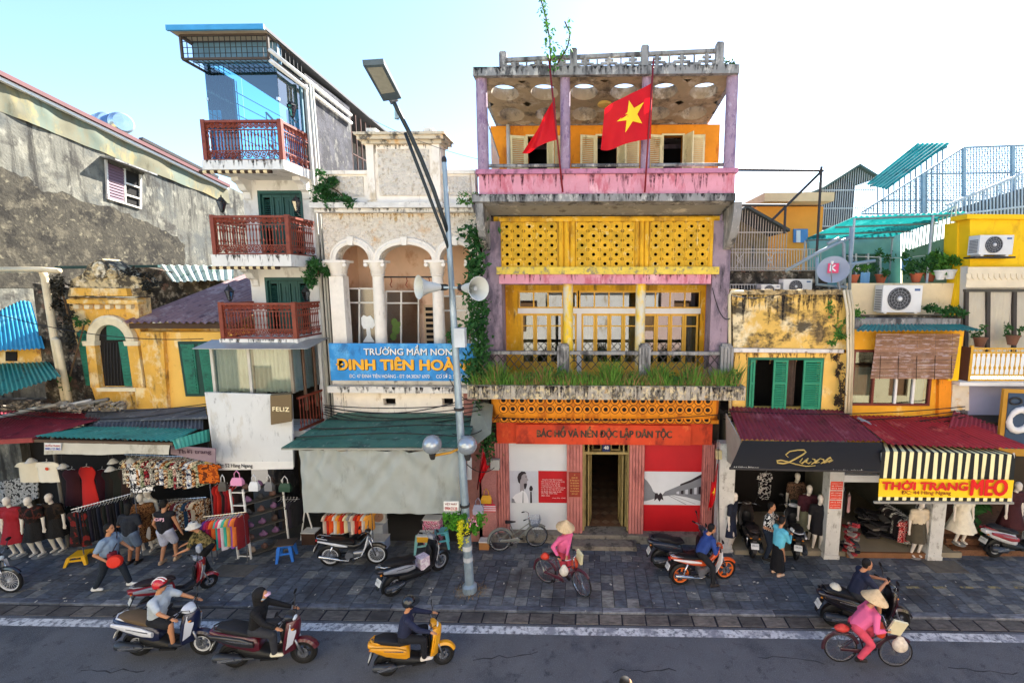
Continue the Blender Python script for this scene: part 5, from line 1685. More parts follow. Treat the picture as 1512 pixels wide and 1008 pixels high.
for(p,q)in(((266,508),(288,581)),((292,508),(314,581))):
 pxp([(p[0],508),(p[0]+20,508),(p[0]+28,581),(p[0]+11,581)],13.0,.03).build('shutter',m_gr2,wing)
 for k in range(16):
  u=(k+.3)/16.3
  xl,xr=p[0]+3+10.5*u,p[0]+17+8*u
  if k==8:continue
  pxp([(xl,508+72*u),(xr,508+72*u),(xr+.2,510.6+72*u),(xl+.3,510.6+72*u)],12.985,.016).build('shutter_slat',m_gr2,wing)
m_mroof=mat('mauve_tin','#8a6a68',.6,var=.15,scale=1.5,stains=[('#a8938f',.34,2,.3),('#5c444a',.25,3,.4)])
A=at(180,476,12.75);B=Vector((-9.9,12.75,A.z))
D=Vector((A.x,17.6,at(345,406,17.6).z));Cq=Vector((-9.9,17.6,D.z))
roof_sheets(wing,D,Cq,B,A,m_mroof,width=.9,pitch=.18,amp=.035)
MB().box(A.x+.1,-9.92,12.85,12.95,A.z-.18,A.z-.04).build('eaves_board',MT('#4b3a2c',.9),wing)
MB().box(A.x+.1,-9.92,13.3,17.4,3.9,A.z-.1).build('rear_mass',m_yold,wing)
m_gw=mat('green_white_tin','#c8d2bf',.6,var=.12,scale=2,stains=[('#5f7f68',.35,2,1)])
b2=thing('lean_to','small pale green tin lean-to behind the mauve roof','roof',(-13.4,17,0))
roof_sheets(b2,at(236,391,18.5),at(345,393,18.5),at(345,413,17.2),at(255,416,17.2),m_gw,width=1.2,pitch=.3,amp=.03)
pxp([(200,392),(330,415),(332,432),(205,470)],17.9,.3).build('back_wall',m_moss,b2)
MB().bar(at(85,395,14.2),at(235,393,15.5),.4,.08).build('tin_strip',MT('#1f3f3a',.6),b2)
for k,(pts,r_)in enumerate(((((62,398),(66,410),(80,500),(97,596)),.085),(((80,500),(84,503),(103,597)),.075),(((0,398),(62,398),(88,400)),.07))):
 tag(MB().tube([at(x_,y_,12.7-.1*k)for x_,y_ in pts],r_,10).build('drain_pipe',MT('#cdbf9f',.5),None,smooth=True),['tall cream drain pipe leaning on the mossy corner','second cream drain pipe, shorter, beside the tall one','level pale pipe running left from the tall drain pipe'][k],'pipe')
lr=thing('blue_tin_house','low yellow house under a blue corrugated roof at the left edge','house',(-16.6,13,0))
m_btin=mat('blue_tin','#2f8fb0',.5,var=.14,scale=2,stains=[('#5fb0c8',.3,1.6,.4),('#1f5f78',.2,2.4,.4)])
roof_sheets(lr,at(-60,425,14.6),at(46,446,14.6),at(66,514,12.6),at(-60,522,12.6),m_btin,width=.9,pitch=.12,amp=.022)
pxp([(-60,512),(72,512),(74,545),(-60,545)],13.2,.3).build('wall',m_yold,lr)
pxp([(8,519),(24,519),(24,533),(8,533)],13.17,.04).build('window',m_dark,lr)
m_gtin=mat('teal_tin','#2a7a70',.55,var=.14,scale=2,stains=[('#1c4f4d',.3,2,.4)])
roof_sheets(lr,at(-60,540,13.1),at(72,534,13.1),at(90,556,12.0),at(-60,603,11.6),m_gtin,width=.9,pitch=.12,amp=.022,name='lower_roof_sheet')
pxp([(-60,590),(100,590),(110,640),(-60,640)],13.3,.3).build('lower_wall',m_moss,lr)
for k in range(5):
 x_,y_=[(15,611),(50,602),(75,598),(110,595),(135,593)][k]
 tag(MB().tube([at(x_-20,y_+5,12.4),at(x_+25,y_-4,12.5)],.05,8).build('loose_pipe',MT(['#7d8388','#a5a8a6','#8a8780','#b5b2aa','#77736b'][k],.6),None,smooth=True),['leftmost','second from left','middle','fourth from left','rightmost'][k]+' loose pipe lying on the stall roofs below the mossy wall','pipe','loose pipes on the stall roofs')
rub=MB()
rg=random.Random(9)
for i in range(140):
 p=at(rg.uniform(5,185),rg.uniform(594,606),rg.uniform(12.3,12.9))
 rub.obox(p,(rg.uniform(.04,.16),rg.uniform(.04,.12),rg.uniform(.02,.08)),(rg.uniform(-.5,.5),rg.uniform(-.5,.5),rg.uniform(0,3)))
tag(rub.build('roof_rubble',mat('rubble','#8a8276',.95,var=.4,scale=5),None),'broken plaster and leaves lying at the foot of the mossy wall','rubble',kind='stuff')
st=thing('stall_roofs','patchwork of red, grey and teal tin sheets over the left clothes stalls','roof',(-13,12,3.4))
m_rtin=mat('maroon_tin','#8a2b38',.6,var=.14,scale=1.5,stains=[('#6a2430',.3,1.8,.5),('#a85a60',.2,2.5,.4)])
m_ttin=mat('sea_green_tin','#3f9a8c',.6,var=.12,scale=2,stains=[('#2c6e66',.3,2,.4),('#7fc0b0',.2,2.4,.4)])
m_grey=mat('grey_sheet','#565a60',.8,var=.16,scale=2,stains=[('#3c3f44',.35,1.4,1),('#9a9c9e',.18,4,1)])
roof_sheets(st,at(-60,604,13.0),at(172,612,12.9),at(50,647,10.95),at(-60,653,10.9),m_rtin,width=.9,pitch=.11)
MB().hexa([at(130,606,12.95),at(303,600,12.95),at(306,616,12.3),at(120,622,12.4)],[p-Vector((0,0,.04))for p in(at(130,606,12.95),at(303,600,12.95),at(306,616,12.3),at(120,622,12.4))]).build('felt_sheet',m_grey,st)
roof_sheets(st,at(128,629,12.3),at(298,631,12.2),at(256,651,10.9),at(50,644,10.9),m_ttin,width=.9,pitch=.11,name='teal_sheet')
roof_sheets(st,at(130,612,12.7),at(300,612,12.7),at(300,634,12.0),at(125,630,12.2),m_grey,width=1.2,pitch=.11,name='grey_roof_sheet')
corrugated(at(254,649,10.95),at(309,633,12.0),at(310,651,12.0),at(259,663,10.95),pitch=.11).build('end_sheet',m_ttin,st,smooth=True)
MB().bar(at(-60,655,10.95),at(50,649,10.95),.06,.12).build('edge_board',MT('#8a3a34',.7),st)
MB().bar(at(48,650,10.97),at(256,655,10.97),.05,.07).build('edge_board',MT('#5a4a3c',.7),st)
f0,f1,f2,f3=at(65,653,10.93),at(251,657,10.93),at(249,670,10.9),at(65,671,10.9)
vs=[];n=30
for j in range(3):
 for i in range(n+1):
  u,v=i/n,j/2
  p=f0 .lerp(f1,u).lerp(f3 .lerp(f2,u),v)
  vs.append(p+Vector((0,.03*noise.noise((u*12,v,1)),.015*math.sin(u*11)*v)))
va=tag(MB().add(vs,[(j*(n+1)+i,j*(n+1)+i+1,(j+1)*(n+1)+i+1,(j+1)*(n+1)+i)for j in range(2)for i in range(n)]).build('valance',mat('dirty_canvas','#b9b6a8',.85,var=.1,scale=2,stains=[('#8d897a',.3,2.4,.5)]),None,smooth=True),'dirty white canvas valance under the teal tin edge','valance')
ss=tag(pxp([(66,654),(90,654),(90,665),(66,665)],10.88,.012).build('small_notice',m_white,None),'small red and blue printed notice on the white valance','sign')
px_text('HUYỀN TRANG',67,89,655,659,10.872,MT('#a82a2a',.6),ss,bold=.02)
px_text('0982.123.862',67,89,660.5,664,10.872,MT('#2a3f9a',.6),ss,bold=.02)
mv=tag(pxp([(252,658),(318,662),(318,684),(252,670)],11.3,.03).build('mauve_fascia',mat('mauve_fascia','#8d7a82',.7,var=.1),None),'faded mauve shop fascia beside the white board','sign')
px_text('Thời trang',262,312,663,671,11.29,MT('#4a3540',.7),mv)
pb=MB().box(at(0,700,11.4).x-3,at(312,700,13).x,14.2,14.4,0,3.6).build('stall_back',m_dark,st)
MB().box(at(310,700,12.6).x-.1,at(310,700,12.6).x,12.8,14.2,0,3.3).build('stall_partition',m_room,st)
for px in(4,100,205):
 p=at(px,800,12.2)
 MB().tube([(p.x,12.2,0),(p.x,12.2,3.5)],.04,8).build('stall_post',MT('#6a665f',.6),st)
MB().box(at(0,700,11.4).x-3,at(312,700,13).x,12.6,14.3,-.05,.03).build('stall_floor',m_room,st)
for x0,x1,h_,lab,c_ in((-40,-21.5,12,'unseen plain ochre building added past the left end of the street','#c9a860'),(16.2,40,11,'unseen plain cream building added past the right end to block the sun','#d5c8a4')):
 o=thing('unseen_end_mass',lab,'building',((x0+x1)/2,13,0))  # unseen masses added past both ends; the right one blocks the sun
 MB().box(x0,x1,13,15.4,0,h_).build('wall',MT(c_,.85,var=.1,scale=1),o)
 MB().box(x0,x1,12.9,15.5,h_,h_+.2).build('roof',m_conc,o)
 #  right side
m_rot=mat('rotten_yellow_wall','#d9b25c',.95,var=.16,scale=1.6,bump=.5,bscale=14,stains=[('#e4d6ae',.30,1.2,.8),('#33302a',.44,1.5,1.4),('#8a7450',.25,2.4,.6)])
m_rotl=mat('soft_yellow_wall','#e6bd62',.9,var=.08,scale=1.6,bump=.2,stains=[('#f0d9a0',.25,1.6,.7),('#a8803c',.14,2.4,.5)])
lux=thing('green_shutter_house','low yellow house with open green shutters, weathered wall top and black shop awning','house',(5.8,13,0))
Y0=13.0
pxp([(1081,432),(1252,432),(1250,516),(1083,516)],Y0,.35).build('upper_wall',m_rot,lux)
cap=MB()
for k in range(14):
 a=1080+12.3*k
 pxp([(a,427+(k%3)),(a+12,427+(k*7%4)),(a+12,435),(a,435)],Y0-.04,.45).build('coping_stone',mat('mossy_coping','#b8a070',.95,var=.3,scale=5,bump=.8,stains=[('#3b372f',.45,4,1)]),lux)
wn_=R(1105,531,1212,603,Y0)
x0,x1,z0,z1=R(1083,521,1248,612,Y0)
MB().wall(x0,x1,z0-1.2,z1,Y0+.02,.25,[wn_]).build('front_wall',m_rotl,lux)
pxp([(1082,514),(1246,516),(1246,521),(1082,520)],Y0-.12,.2).build('ledge',m_corn,lux)
MB().box(x0,x1,14.5,14.6,0,7.4).build('inner_wall',m_dark,lux)
MB().box(wn_[0]-.04,wn_[1]+.04,Y0-.02,Y0+.019,wn_[3],wn_[3]+.06).box(wn_[0]-.04,wn_[0],Y0-.02,Y0+.019,wn_[2],wn_[3]).box(wn_[1],wn_[1]+.04,Y0-.02,Y0+.019,wn_[2],wn_[3]).build('window_frame',MT('#1f6b50',.6),lux)
m_gr3=mat('bright_green_shutter','#2a8a66',.6,var=.15,scale=5)
def leaf_sh(a,b,ya,yb,par,nm='shutter'):
 f=MB().box(a,a+.05,ya,yb,wn_[2],wn_[3]).box(b-.05,b,ya,yb,wn_[2],wn_[3])
 for zz in(wn_[2],(wn_[2]+wn_[3])/2,wn_[3]-.06):f.box(a+.05,b-.05,ya,yb,zz,zz+.06)
 fo=f.build(nm,m_gr3,par)
 n=20
 for k in range(n):
  zz=wn_[2]+.07+(wn_[3]-wn_[2]-.14)*k/n
  if abs(zz-(wn_[2]+wn_[3])/2)<.05:continue
  MB().hexa([(a+.05,ya,zz),(b-.05,ya,zz),(b-.05,yb,zz+.03),(a+.05,yb,zz+.03)],[(a+.05,ya,zz+.012),(b-.05,ya,zz+.012),(b-.05,yb,zz+.045),(a+.05,yb,zz+.045)]).build('louvre',m_gr3,fo)
for p,q in((1106,1113),(1140,1161),(1184,1211)):
 a,b,_,_=R(p,531,q,603,Y0)
 leaf_sh(a,b,Y0-.06,Y0-.02,lux)
drape((at(1162,560,Y0).x,Y0+.35,0),(at(1183,560,Y0).x,Y0+.35,0),wn_[2],wn_[3],mat('brown_curtain','#5a4a40',.9,var=.25,scale=6),lux,14,.06)
m_prtin=mat('purple_maroon_tin','#7a2c3c',.55,var=.14,scale=2,stains=[('#9a5a66',.24,1.6,.4),('#4f1c28',.25,2.4,.4)])
roof_sheets(lux,at(1075,600,12.95),at(1246,606,12.95),at(1303,652,11.15),at(1094,649,11.15),m_prtin,width=.75,pitch=.105,amp=.02)
MB().hexa([at(1073,610,12.4),at(1095,650,11.2),at(1088,690,11.4),at(1074,680,12.4)],[p+Vector((-.03,0,0))for p in(at(1073,610,12.4),at(1095,650,11.2),at(1088,690,11.4),at(1074,680,12.4))]).build('awning_cheek',MT('#9a9488',.8),lux)
bk=thing('black_awning','black fabric awning with gold script lettering on the maroon-roofed shop','awning',at(1190,690,11))
q=[at(1096,650,11.12),at(1303,653,11.12),at(1299,696,10.75),at(1077,691,10.75)]
n=24;vs=[]
for j in range(5):
 for i in range(n+1):
  u,v=i/n,j/4
  vs.append(q[0].lerp(q[1],u).lerp(q[3].lerp(q[2],u),v)+Vector((0,.02*noise.noise((u*9,v*2,3))-.02*math.sin(v*3),0)))
MB().add(vs,[(j*(n+1)+i,j*(n+1)+i+1,(j+1)*(n+1)+i+1,(j+1)*(n+1)+i)for j in range(4)for i in range(n)]).build('cloth',mat('black_canvas','#0b0b0c',.7,var=.15,scale=3),bk,smooth=True)
MB().bar(q[3],q[2],.05).build('front_bar',m_iron,bk)
def QP(x,y):
 v=(y-651)/43
 return q[0].lerp(q[1],.5).lerp(q[3].lerp(q[2],.5),v).y
m_gold2=mat('dull_gold','#b39a55',.4,var=.1,metal=.3)
def script(strokes,par,m,r):
 for s_ in strokes:
  pts=[at(x_,y_,QP(x_,y_)-.03)for x_,y_ in s_]
  MB().tube(pts,[r*(.55+.45*math.sin(math.pi*i/max(1,len(pts)-1)))for i in range(len(pts))],6).build('script_letter',m,par,smooth=True)
script([[(1164,675),(1160,671),(1166,666),(1178,664),(1187,664),(1190,667),(1185,671),(1176,676),(1165,682),(1157,684),(1148,683),(1147,680),(1153,679),(1162,681),(1175,685),(1190,688),(1204,687)],[(1185,676),(1181,682),(1184,684),(1190,679),(1193,676),(1190,682),(1194,684),(1198,681)],[(1199,677),(1203,678),(1204,683),(1210,682)],[(1212,676),(1206,680),(1198,685)],[(1212,677),(1216,678),(1217,683),(1222,681)],[(1224,676),(1219,680),(1212,684)],[(1222,681),(1228,678),(1226,675),(1221,678),(1224,682),(1230,679)]],bk,m_gold2,.022)
px_text('44 Hàng Ngang',1082,1120,688,693,10.76,MT('#b9b9b0',.6),bk,shear=.25)
px_text('BÁN BUÔN - BÁN LẺ',1226,1273,692,697,10.74,MT('#b9b9b0',.6),bk,bold=.03)
for k,(a,b,Yp,lab)in enumerate(((1060,1083,12.35,'white shop pillar between the memorial house and the black-awning shop'),(1222,1243,12.1,'white pillar with red stickers between the two right shops'),(1377,1397,12.1,'peeling white pillar right of the striped awning shop'))):
 x0,x1,_,_=R(a,690,b,820,Yp)
 p=thing('shop_pillar',lab,'pillar',((x0+x1)/2,Yp,0))
 MB().box(x0,x1,Yp,Yp+.35,0,3.4 if k else 3.2).box(x0-.02,x1+.02,Yp-.02,Yp+.37,0,.12).build('shaft',mat('chipped_white','#c4c4be',.85,var=.08,scale=4,stains=[('#8d8a82',.25,5,.6),('#5a564e',.10,9,1)]),p)
 if k==1:
  for j in range(3):
   z_=2.02-j*.27
   s_=MB().box(x0+.03,x1-.03,Yp-.008,Yp-.002,z_,z_+.24).build('sticker',MT(['#d8452c','#d8452c','#d8452c'][j],.5),p)
   for r_ in range(3):
    text_obj('sticker_line',['KHOAN CẮT','BÊ TÔNG','0912 345'][(r_+j)%3],1,m_white,s_,((x0+x1)/2,Yp-.012,z_+.19-.07*r_),width=(x1-x0)*.7,height=.035,depth=0)
drips(lux,at(1085,520,13).x,at(1245,520,13).x,at(1160,521,13.02).z,13.02,50,.4,'#8a6a3c',.06,31)
drips(lux,at(1085,440,13).x,at(1248,440,13).x,at(1160,433,13).z,13.0,70,.9,'#2a2622',.08,32)
meo=thing('bamboo_blind_house','orange-yellow house with a bamboo blind, brown window and striped shop awning','house',(9.0,13,0))
m_oy=mat('orange_yellow_wall','#e8a92e',.88,var=.08,scale=1.8,bump=.2,stains=[('#d0801f',.24,1.6,.6),('#f2cf7a',.15,2.2,.6)])
wn2=R(1259,518,1374,597,Y0)
x0,x1,z0,z1=R(1253,487,1418,616,Y0)
MB().wall(x0,x1,z0-1.1,z1,Y0+.02,.25,[wn2]).build('front_wall',m_oy,meo)
MB().box(x0,x1,14.5,14.6,3.6,6.4).build('inner_wall',m_room,meo)
MB().box(x0,x1,13.27,14.5,z1-.1,z1).build('roof_slab',m_conc,meo)
m_bf=MT('#6b2a20',.5)
fx=[1259,1290,1324,1350,1374]
fm=MB()
for k,px in enumerate(fx):
 a=at(px,558,Y0).x
 MB().box(a-.03,a+.03,Y0-.02,Y0+.06,wn2[2],wn2[3]).build('window_mullion',m_bf if k in(0,1,4)else m_white,meo)
for zz in(wn2[2]-.03,wn2[3]-.03):MB().box(wn2[0]-.03,wn2[1]+.03,Y0-.025,Y0+.07,zz,zz+.06).build('window_rail',m_bf,meo)
for k,(a,b)in enumerate(zip(fx[:-1],fx[1:])):
 MB().poly((at(a,558,Y0).x+.03,Y0+.03,wn2[2]+.03),(at(b,558,Y0).x-.03,Y0+.03,wn2[2]+.03),(at(b,558,Y0).x-.03,Y0+.03,wn2[3]-.03),(at(a,558,Y0).x+.03,Y0+.03,wn2[3]-.03)).build('pane',m_glass,meo)
drape((at(1260,558,Y0).x,Y0+.2,0),(at(1290,558,Y0).x,Y0+.2,0),wn2[2],wn2[3]-.5,m_pcur,meo,16)
drape((at(1350,558,Y0).x,Y0+.2,0),(at(1374,558,Y0).x,Y0+.2,0),wn2[2],wn2[3]-.5,m_pcur,meo,14)
bl=thing('bamboo_blind','brown bamboo slat blind half lowered over the brown window','blind',at(1348,492,12.7))
a,b,c,d=R(1288,492,1410,559,12.75)
m_bam=mat('bamboo_slat','#8a6a55',.8,var=.2,scale=4,obj_rand=.3,stains=[('#b0a0a0',.34,2,1)])
ns=34
sm=take_mesh(MB().box(a-(a+b)/2,b-(a+b)/2,0,.008,0,(d-c)/ns*.86).build('slat',m_bam))
for k in range(ns):
 mesh_obj('slat',sm,bl,((a+b)/2+random.uniform(-.006,.006),12.75-.10*math.sin(k/ns*1.5),c+(d-c)*k/ns),(0,random.uniform(-.002,.002),0))
for t in(.08,.3,.52,.74,.94):
 MB().bar((a+(b-a)*t,12.63,c),(a+(b-a)*t,12.735,d),.012).build('cord',MT('#3e2d22',.8),bl)
roof_sheets(meo,at(1275,479,13.1),at(1420,479,13.1),at(1452,488,12.3),at(1262,489,12.3),m_gtin,width=.9,pitch=.1,amp=.02,name='green_hood_sheet')
pxp([(1387,560),(1405,560),(1404,614),(1386,614)],12.9,.15).build('pier',m_orange,meo)
pxp([(1400,496),(1421,496),(1415,562),(1400,562)],12.85,.2).build('pilaster',mat('strong_yellow','#ecc012',.8,var=.06,scale=2,stains=[('#c99a14',.18,2,.5)]),meo)
m_red2=mat('red_tin','#a52a32',.5,var=.14,scale=2,stains=[('#7c2029',.26,2,.4),('#c86a5c',.2,1.6,.4)])
roof_sheets(meo,at(1256,613,12.95),at(1410,616,12.95),at(1530,663,11.1),at(1312,656,11.1),m_red2,width=.75,pitch=.105,amp=.02)
roof_sheets(meo,at(1408,606,12.9),at(1472,627,12.6),at(1472,645,12.0),at(1400,632,12.2),m_rtin,width=2,pitch=.105,name='side_roof_sheet')
MB().bar(at(1266,618,12.7),at(1312,640,12.0),.1).build('loose_pipe',MT('#9aa0a2',.5),meo)
MB().hexa([at(1268,628,12.5),at(1290,628,12.4),at(1318,648,11.7),at(1300,650,11.7)],[p+Vector((0,0,.015))for p in(at(1268,628,12.5),at(1290,628,12.4),at(1318,648,11.7),at(1300,650,11.7))]).build('patch_sheet',MT('#7fb0b0',.5),meo)
sa=thing('striped_awning','black and cream striped awning with a yellow lettered band','awning',at(1397,700,10.9))
m_st=[mat('black_stripe','#161a18',.75,var=.1),mat('cream_stripe','#e6dfa8',.75,var=.06,scale=3)]
T0,T1=at(1299,652,11.6),at(1452,657,11.6)
M0,M1=at(1302,666,10.9),at(1500,671,10.9)
B0_,B1_=at(1298,706,10.75),at(1496,708,10.75)
E0,E1=at(1297,733,10.68),at(1494,735,10.68)
ns=33
for k in range(ns):
 u0,u1=k/ns,(k+1)/ns
 P=[T0 .lerp(T1,u0),T0 .lerp(T1,u1),M0 .lerp(M1,u0),M0 .lerp(M1,u1),B0_.lerp(B1_,u0),B0_.lerp(B1_,u1)]
 sag=Vector((0,.02*math.sin(k*1.3),0))
 MB().add([P[0],P[1],P[2],P[3],P[4]+sag,P[5]+sag],[(0,2,3,1),(2,4,5,3)]).build('stripe',m_st[k%2],sa)
 V0,V1=E0 .lerp(E1,u0),E0 .lerp(E1,u1)
 MB().poly(V0+Vector((0,0,-.0)),V1,V1+Vector((0,.0,-.085)),V0+Vector((0,0,-.085))).build('valance_stripe',m_st[(k+1)%2],sa)
yb=MB().hexa([E0,E1,B1_+Vector((0,-.02,0)),B0_+Vector((0,-.02,0))],[p+Vector((0,.01,0))for p in(E0,E1,B1_,B0_)]).build('yellow_band',mat('band_yellow','#f0c414',.6,var=.05),sa)
px_text('THỜI TRANG',1303,1429,709,723,10.665,MT('#c8201c',.5),yb,bold=.05)
px_text('MEO',1434,1487,708,731,10.665,MT('#d01818',.5),yb,bold=.055)
px_text('ĐC: 44 Hàng Ngang',1331,1404,724,731,10.665,MT('#8a3a10',.5),yb,bold=.02)
MB().bar(at(1290,741,10.7),at(1496,742,10.7),.05).build('bottom_bar',MT('#8f8f88',.4),sa)
for px in(1302,1497):MB().bar(at(px,668,10.92),at(px-4,741,10.7),.03).build('arm',MT('#b9b9b0',.4),sa)
shp=thing('right_shop_interior','tiled shop rooms behind the black and striped awnings','interior',(7.3,14,0))
m_tl=mat('pale_floor_tile','#8d8470',.4,var=.1,scale=2)
xa,xm,xb=at(1083,760,12.5).x,at(1243,760,12.4).x,at(1420,760,12.4).x
MB().box(xa,xb,12.25,16.6,-.04,.14).build('floor',m_tl,shp)
MB().box(xm+.1,at(1378,800,12.3).x,12.18,12.249,0,.15).build('threshold',mat('brown_step','#7a5436',.6,var=.15,scale=4),shp)
for u0,u1,u2 in((xa-.1,xa,12.75),(xm-.06,xm+.06,12.5),(at(1378,760,12.4).x,at(1378,760,12.4).x+.1,12.5)):MB().box(u0,u1,u2,16.6,.14,3.7).build('partition',mat('shop_wall','#6d6a5c',.8,var=.1),shp)
MB().box(xa,xb,16.6,16.7,0,3.7).build('back_wall',mat('shop_back','#54503f',.8,var=.15),shp)
MB().box(xa,xb+3,12.6,16.7,3.7,3.8).build('ceiling',m_room,shp)
MB().box(at(1243,705,12.1).x,at(1300,705,12.1).x,12.12,12.3,at(1270,712,12.1).z,at(1270,702,12.1).z).build('shutter_box',m_white,shp)
vil=thing('yellow_villa','bright yellow villa with a wrought yellow balcony, curtained window and scalloped awning','house',(12.5,13,0))
m_sy=MATS['strong_yellow']
m_lav=mat('lavender_wall','#a9abc4',.8,var=.06,scale=2)
Yv=13.6
pxp([(1432,320),(1580,322),(1580,395),(1432,395)],Yv,.5).build('upper_wall',m_sy,vil)
pxp([(1428,316),(1580,317),(1580,324),(1428,323)],Yv-.12,.6).build('cornice',m_sy,vil)
pxp([(1414,328),(1434,328),(1431,388),(1412,388)],Yv+.4,.5).build('side_pier',m_sy,vil)
pxp([(1418,388),(1432,395),(1426,470),(1404,470)],Yv+.3,.4).build('side_pier',m_sy,vil)
pxp([(1428,393),(1580,393),(1580,520),(1424,520)],Yv+.06,.3).build('wall',mat('pale_wall','#d5d3cd',.8,var=.05),vil)
m_scal=mat('scallop_canvas','#d9cdb0',.85,var=.08,scale=3)
pxp([(1430,394),(1580,394),(1580,424),(1426,424)],Yv-.25,.02).build('awning_cloth',m_scal,vil)
for k in range(18):
 px=1427+8.2*k
 pxp([(px,404),(px+7.6,404),(px+7,410),(px+3.8,413),(px+.6,410)],Yv-.27,.018).build('scallop',m_scal,vil)
pxp([(1426,427),(1580,427),(1580,431),(1426,431)],Yv-.05,.1).build('window_head',MT('#4a4a48',.6),vil)
for px in(1426,1458,1497):pxp([(px,428),(px+5,428),(px+4,520),(px-1,520)],Yv-.04,.08).build('window_mullion',MT('#3a3532',.6),vil)
MB().poly(at(1424,520,Yv),at(1580,520,Yv),at(1580,430,Yv),at(1424,430,Yv)).build('pane',mat_glass('villa_glass','#f4f6f4',.03),vil)
drape((at(1428,470,Yv).x,Yv+.035,0),(at(1500,470,Yv).x,Yv+.035,0),at(1460,520,Yv).z,at(1460,431,Yv).z,mat('white_curtain','#d9d5cc',.9,var=.05),vil,40,.02)
m_wy=mat('yellow_iron','#d0a032',.5,var=.15,scale=6)
Yb_=12.75
a,b,c,d=R(1434,513,1580,563,Yb_)
for zz in(c+.03,c+.17,d-.03,d-.15):MB().box(a,b,Yb_,Yb_+.045,zz-.02,zz+.02).build('rail',m_wy,vil)
for xx in(a,a+.0):pass
MB().box(a-.05,a+.02,Yb_-.01,Yb_+.06,c,d+.05).build('newel',m_wy,vil)
ybal=take_mesh(MB().lathe([(.014,0),(.014,.12),(.034,.2),(.014,.28),(.012,.5),(.03,.58),(.014,.62)],n=6).build('baluster',m_wy))
nb=int((b-a)/.13)
for k in range(1,nb):mesh_obj('baluster',ybal,vil,(a+(b-a)*k/nb,Yb_+.02,c+.19),(0,0,0),(1,1,(d-.17-c-.19)/.62))
sc_=MB()
for k in range(int((b-a)/.16)):
 for zz,r_ in((c+.10,.055),(d-.09,.05)):
  xx=a+.08+.16*k
  sc_.tube([(xx+r_*1.3*math.cos(t*.628),Yb_+.02,zz+r_*math.sin(t*.628))for t in range(10)],.012,4,close=True)
sc_.build('scrollwork',m_wy,vil)['kind']='stuff'
MB().hexa([(a-.05,Yb_,c),(a-.02,Yb_,c),(a-.02,Yb_,d),(a-.05,Yb_,d)],[(a-.3,Yv,c),(a-.27,Yv,c),(a-.27,Yv,d),(a-.3,Yv,d)]).build('balcony_side',MT('#4d2f24',.6),vil)
MB().box(a-.3,b,Yb_-.05,Yv,c-.12,c-.02).build('balcony_slab',m_white,vil)
pxp([(1428,566),(1580,566),(1580,640),(1430,640)],Yv-.3,.3).build('lower_wall',m_lav,vil)
pxp([(1407,565),(1431,565),(1431,606),(1404,606)],12.95,.4).build('corner_block',mat('flaking_white','#cfc7b4',.9,var=.1,scale=4,stains=[('#c9a050',.25,3,1)]),vil)
os_=thing('round_letter_sign','dark blue framed sign with a big white script letter at the right edge','sign',at(1505,620,12.2))
qf=[at(1483,574,12.3),at(1600,578,12.3),at(1600,676,12.3),at(1473,672,12.3)]
MB().hexa(qf[::-1],[p+Vector((0,.08,0))for p in qf[::-1]]).build('frame',mat('gilt_frame','#b5862c',.5,var=.1),os_)
qi=[at(1490,580,12.28),at(1600,584,12.28),at(1600,664,12.28),at(1482,662,12.28)]
MB().hexa(qi[::-1],[p+Vector((0,.02,0))for p in qi[::-1]]).build('panel',mat('slate_blue_panel','#33475f',.5,var=.15,scale=3),os_)
po=[at(1505+15*math.cos(t*.4488+.5),620+17*math.sin(t*.4488+.5)-4*math.cos(t*.4488),12.25)for t in range(14)]
MB().tube(po,[.05+.045*abs(math.sin(t*.4488))for t in range(14)],8,close=True).build('letter',m_white,os_,smooth=True)
MB().tube([at(1500+9*math.cos(t*.6),592+5*math.sin(t*.6),12.25)for t in range(11)],.025,6).build('flourish',m_iron,os_)
MB().box(at(1400,700,13).x,at(1600,700,13).x,14.6,14.8,0,4.2).build('shop_back',m_room,vil)
bs=MB()
for k in range(3):
 x0,x1,_,_=R(1396,780,1560,815,12.5)
 MB().box(x0+.12,x1+.4,12.35+.28*k,14.6,.17*k if k else 0,.17*(k+1)).build('entry_step',mat('brown_granite','#6b4a34',.6,var=.3,scale=14,stains=[('#3b2c22',.3,9,1)]),vil)
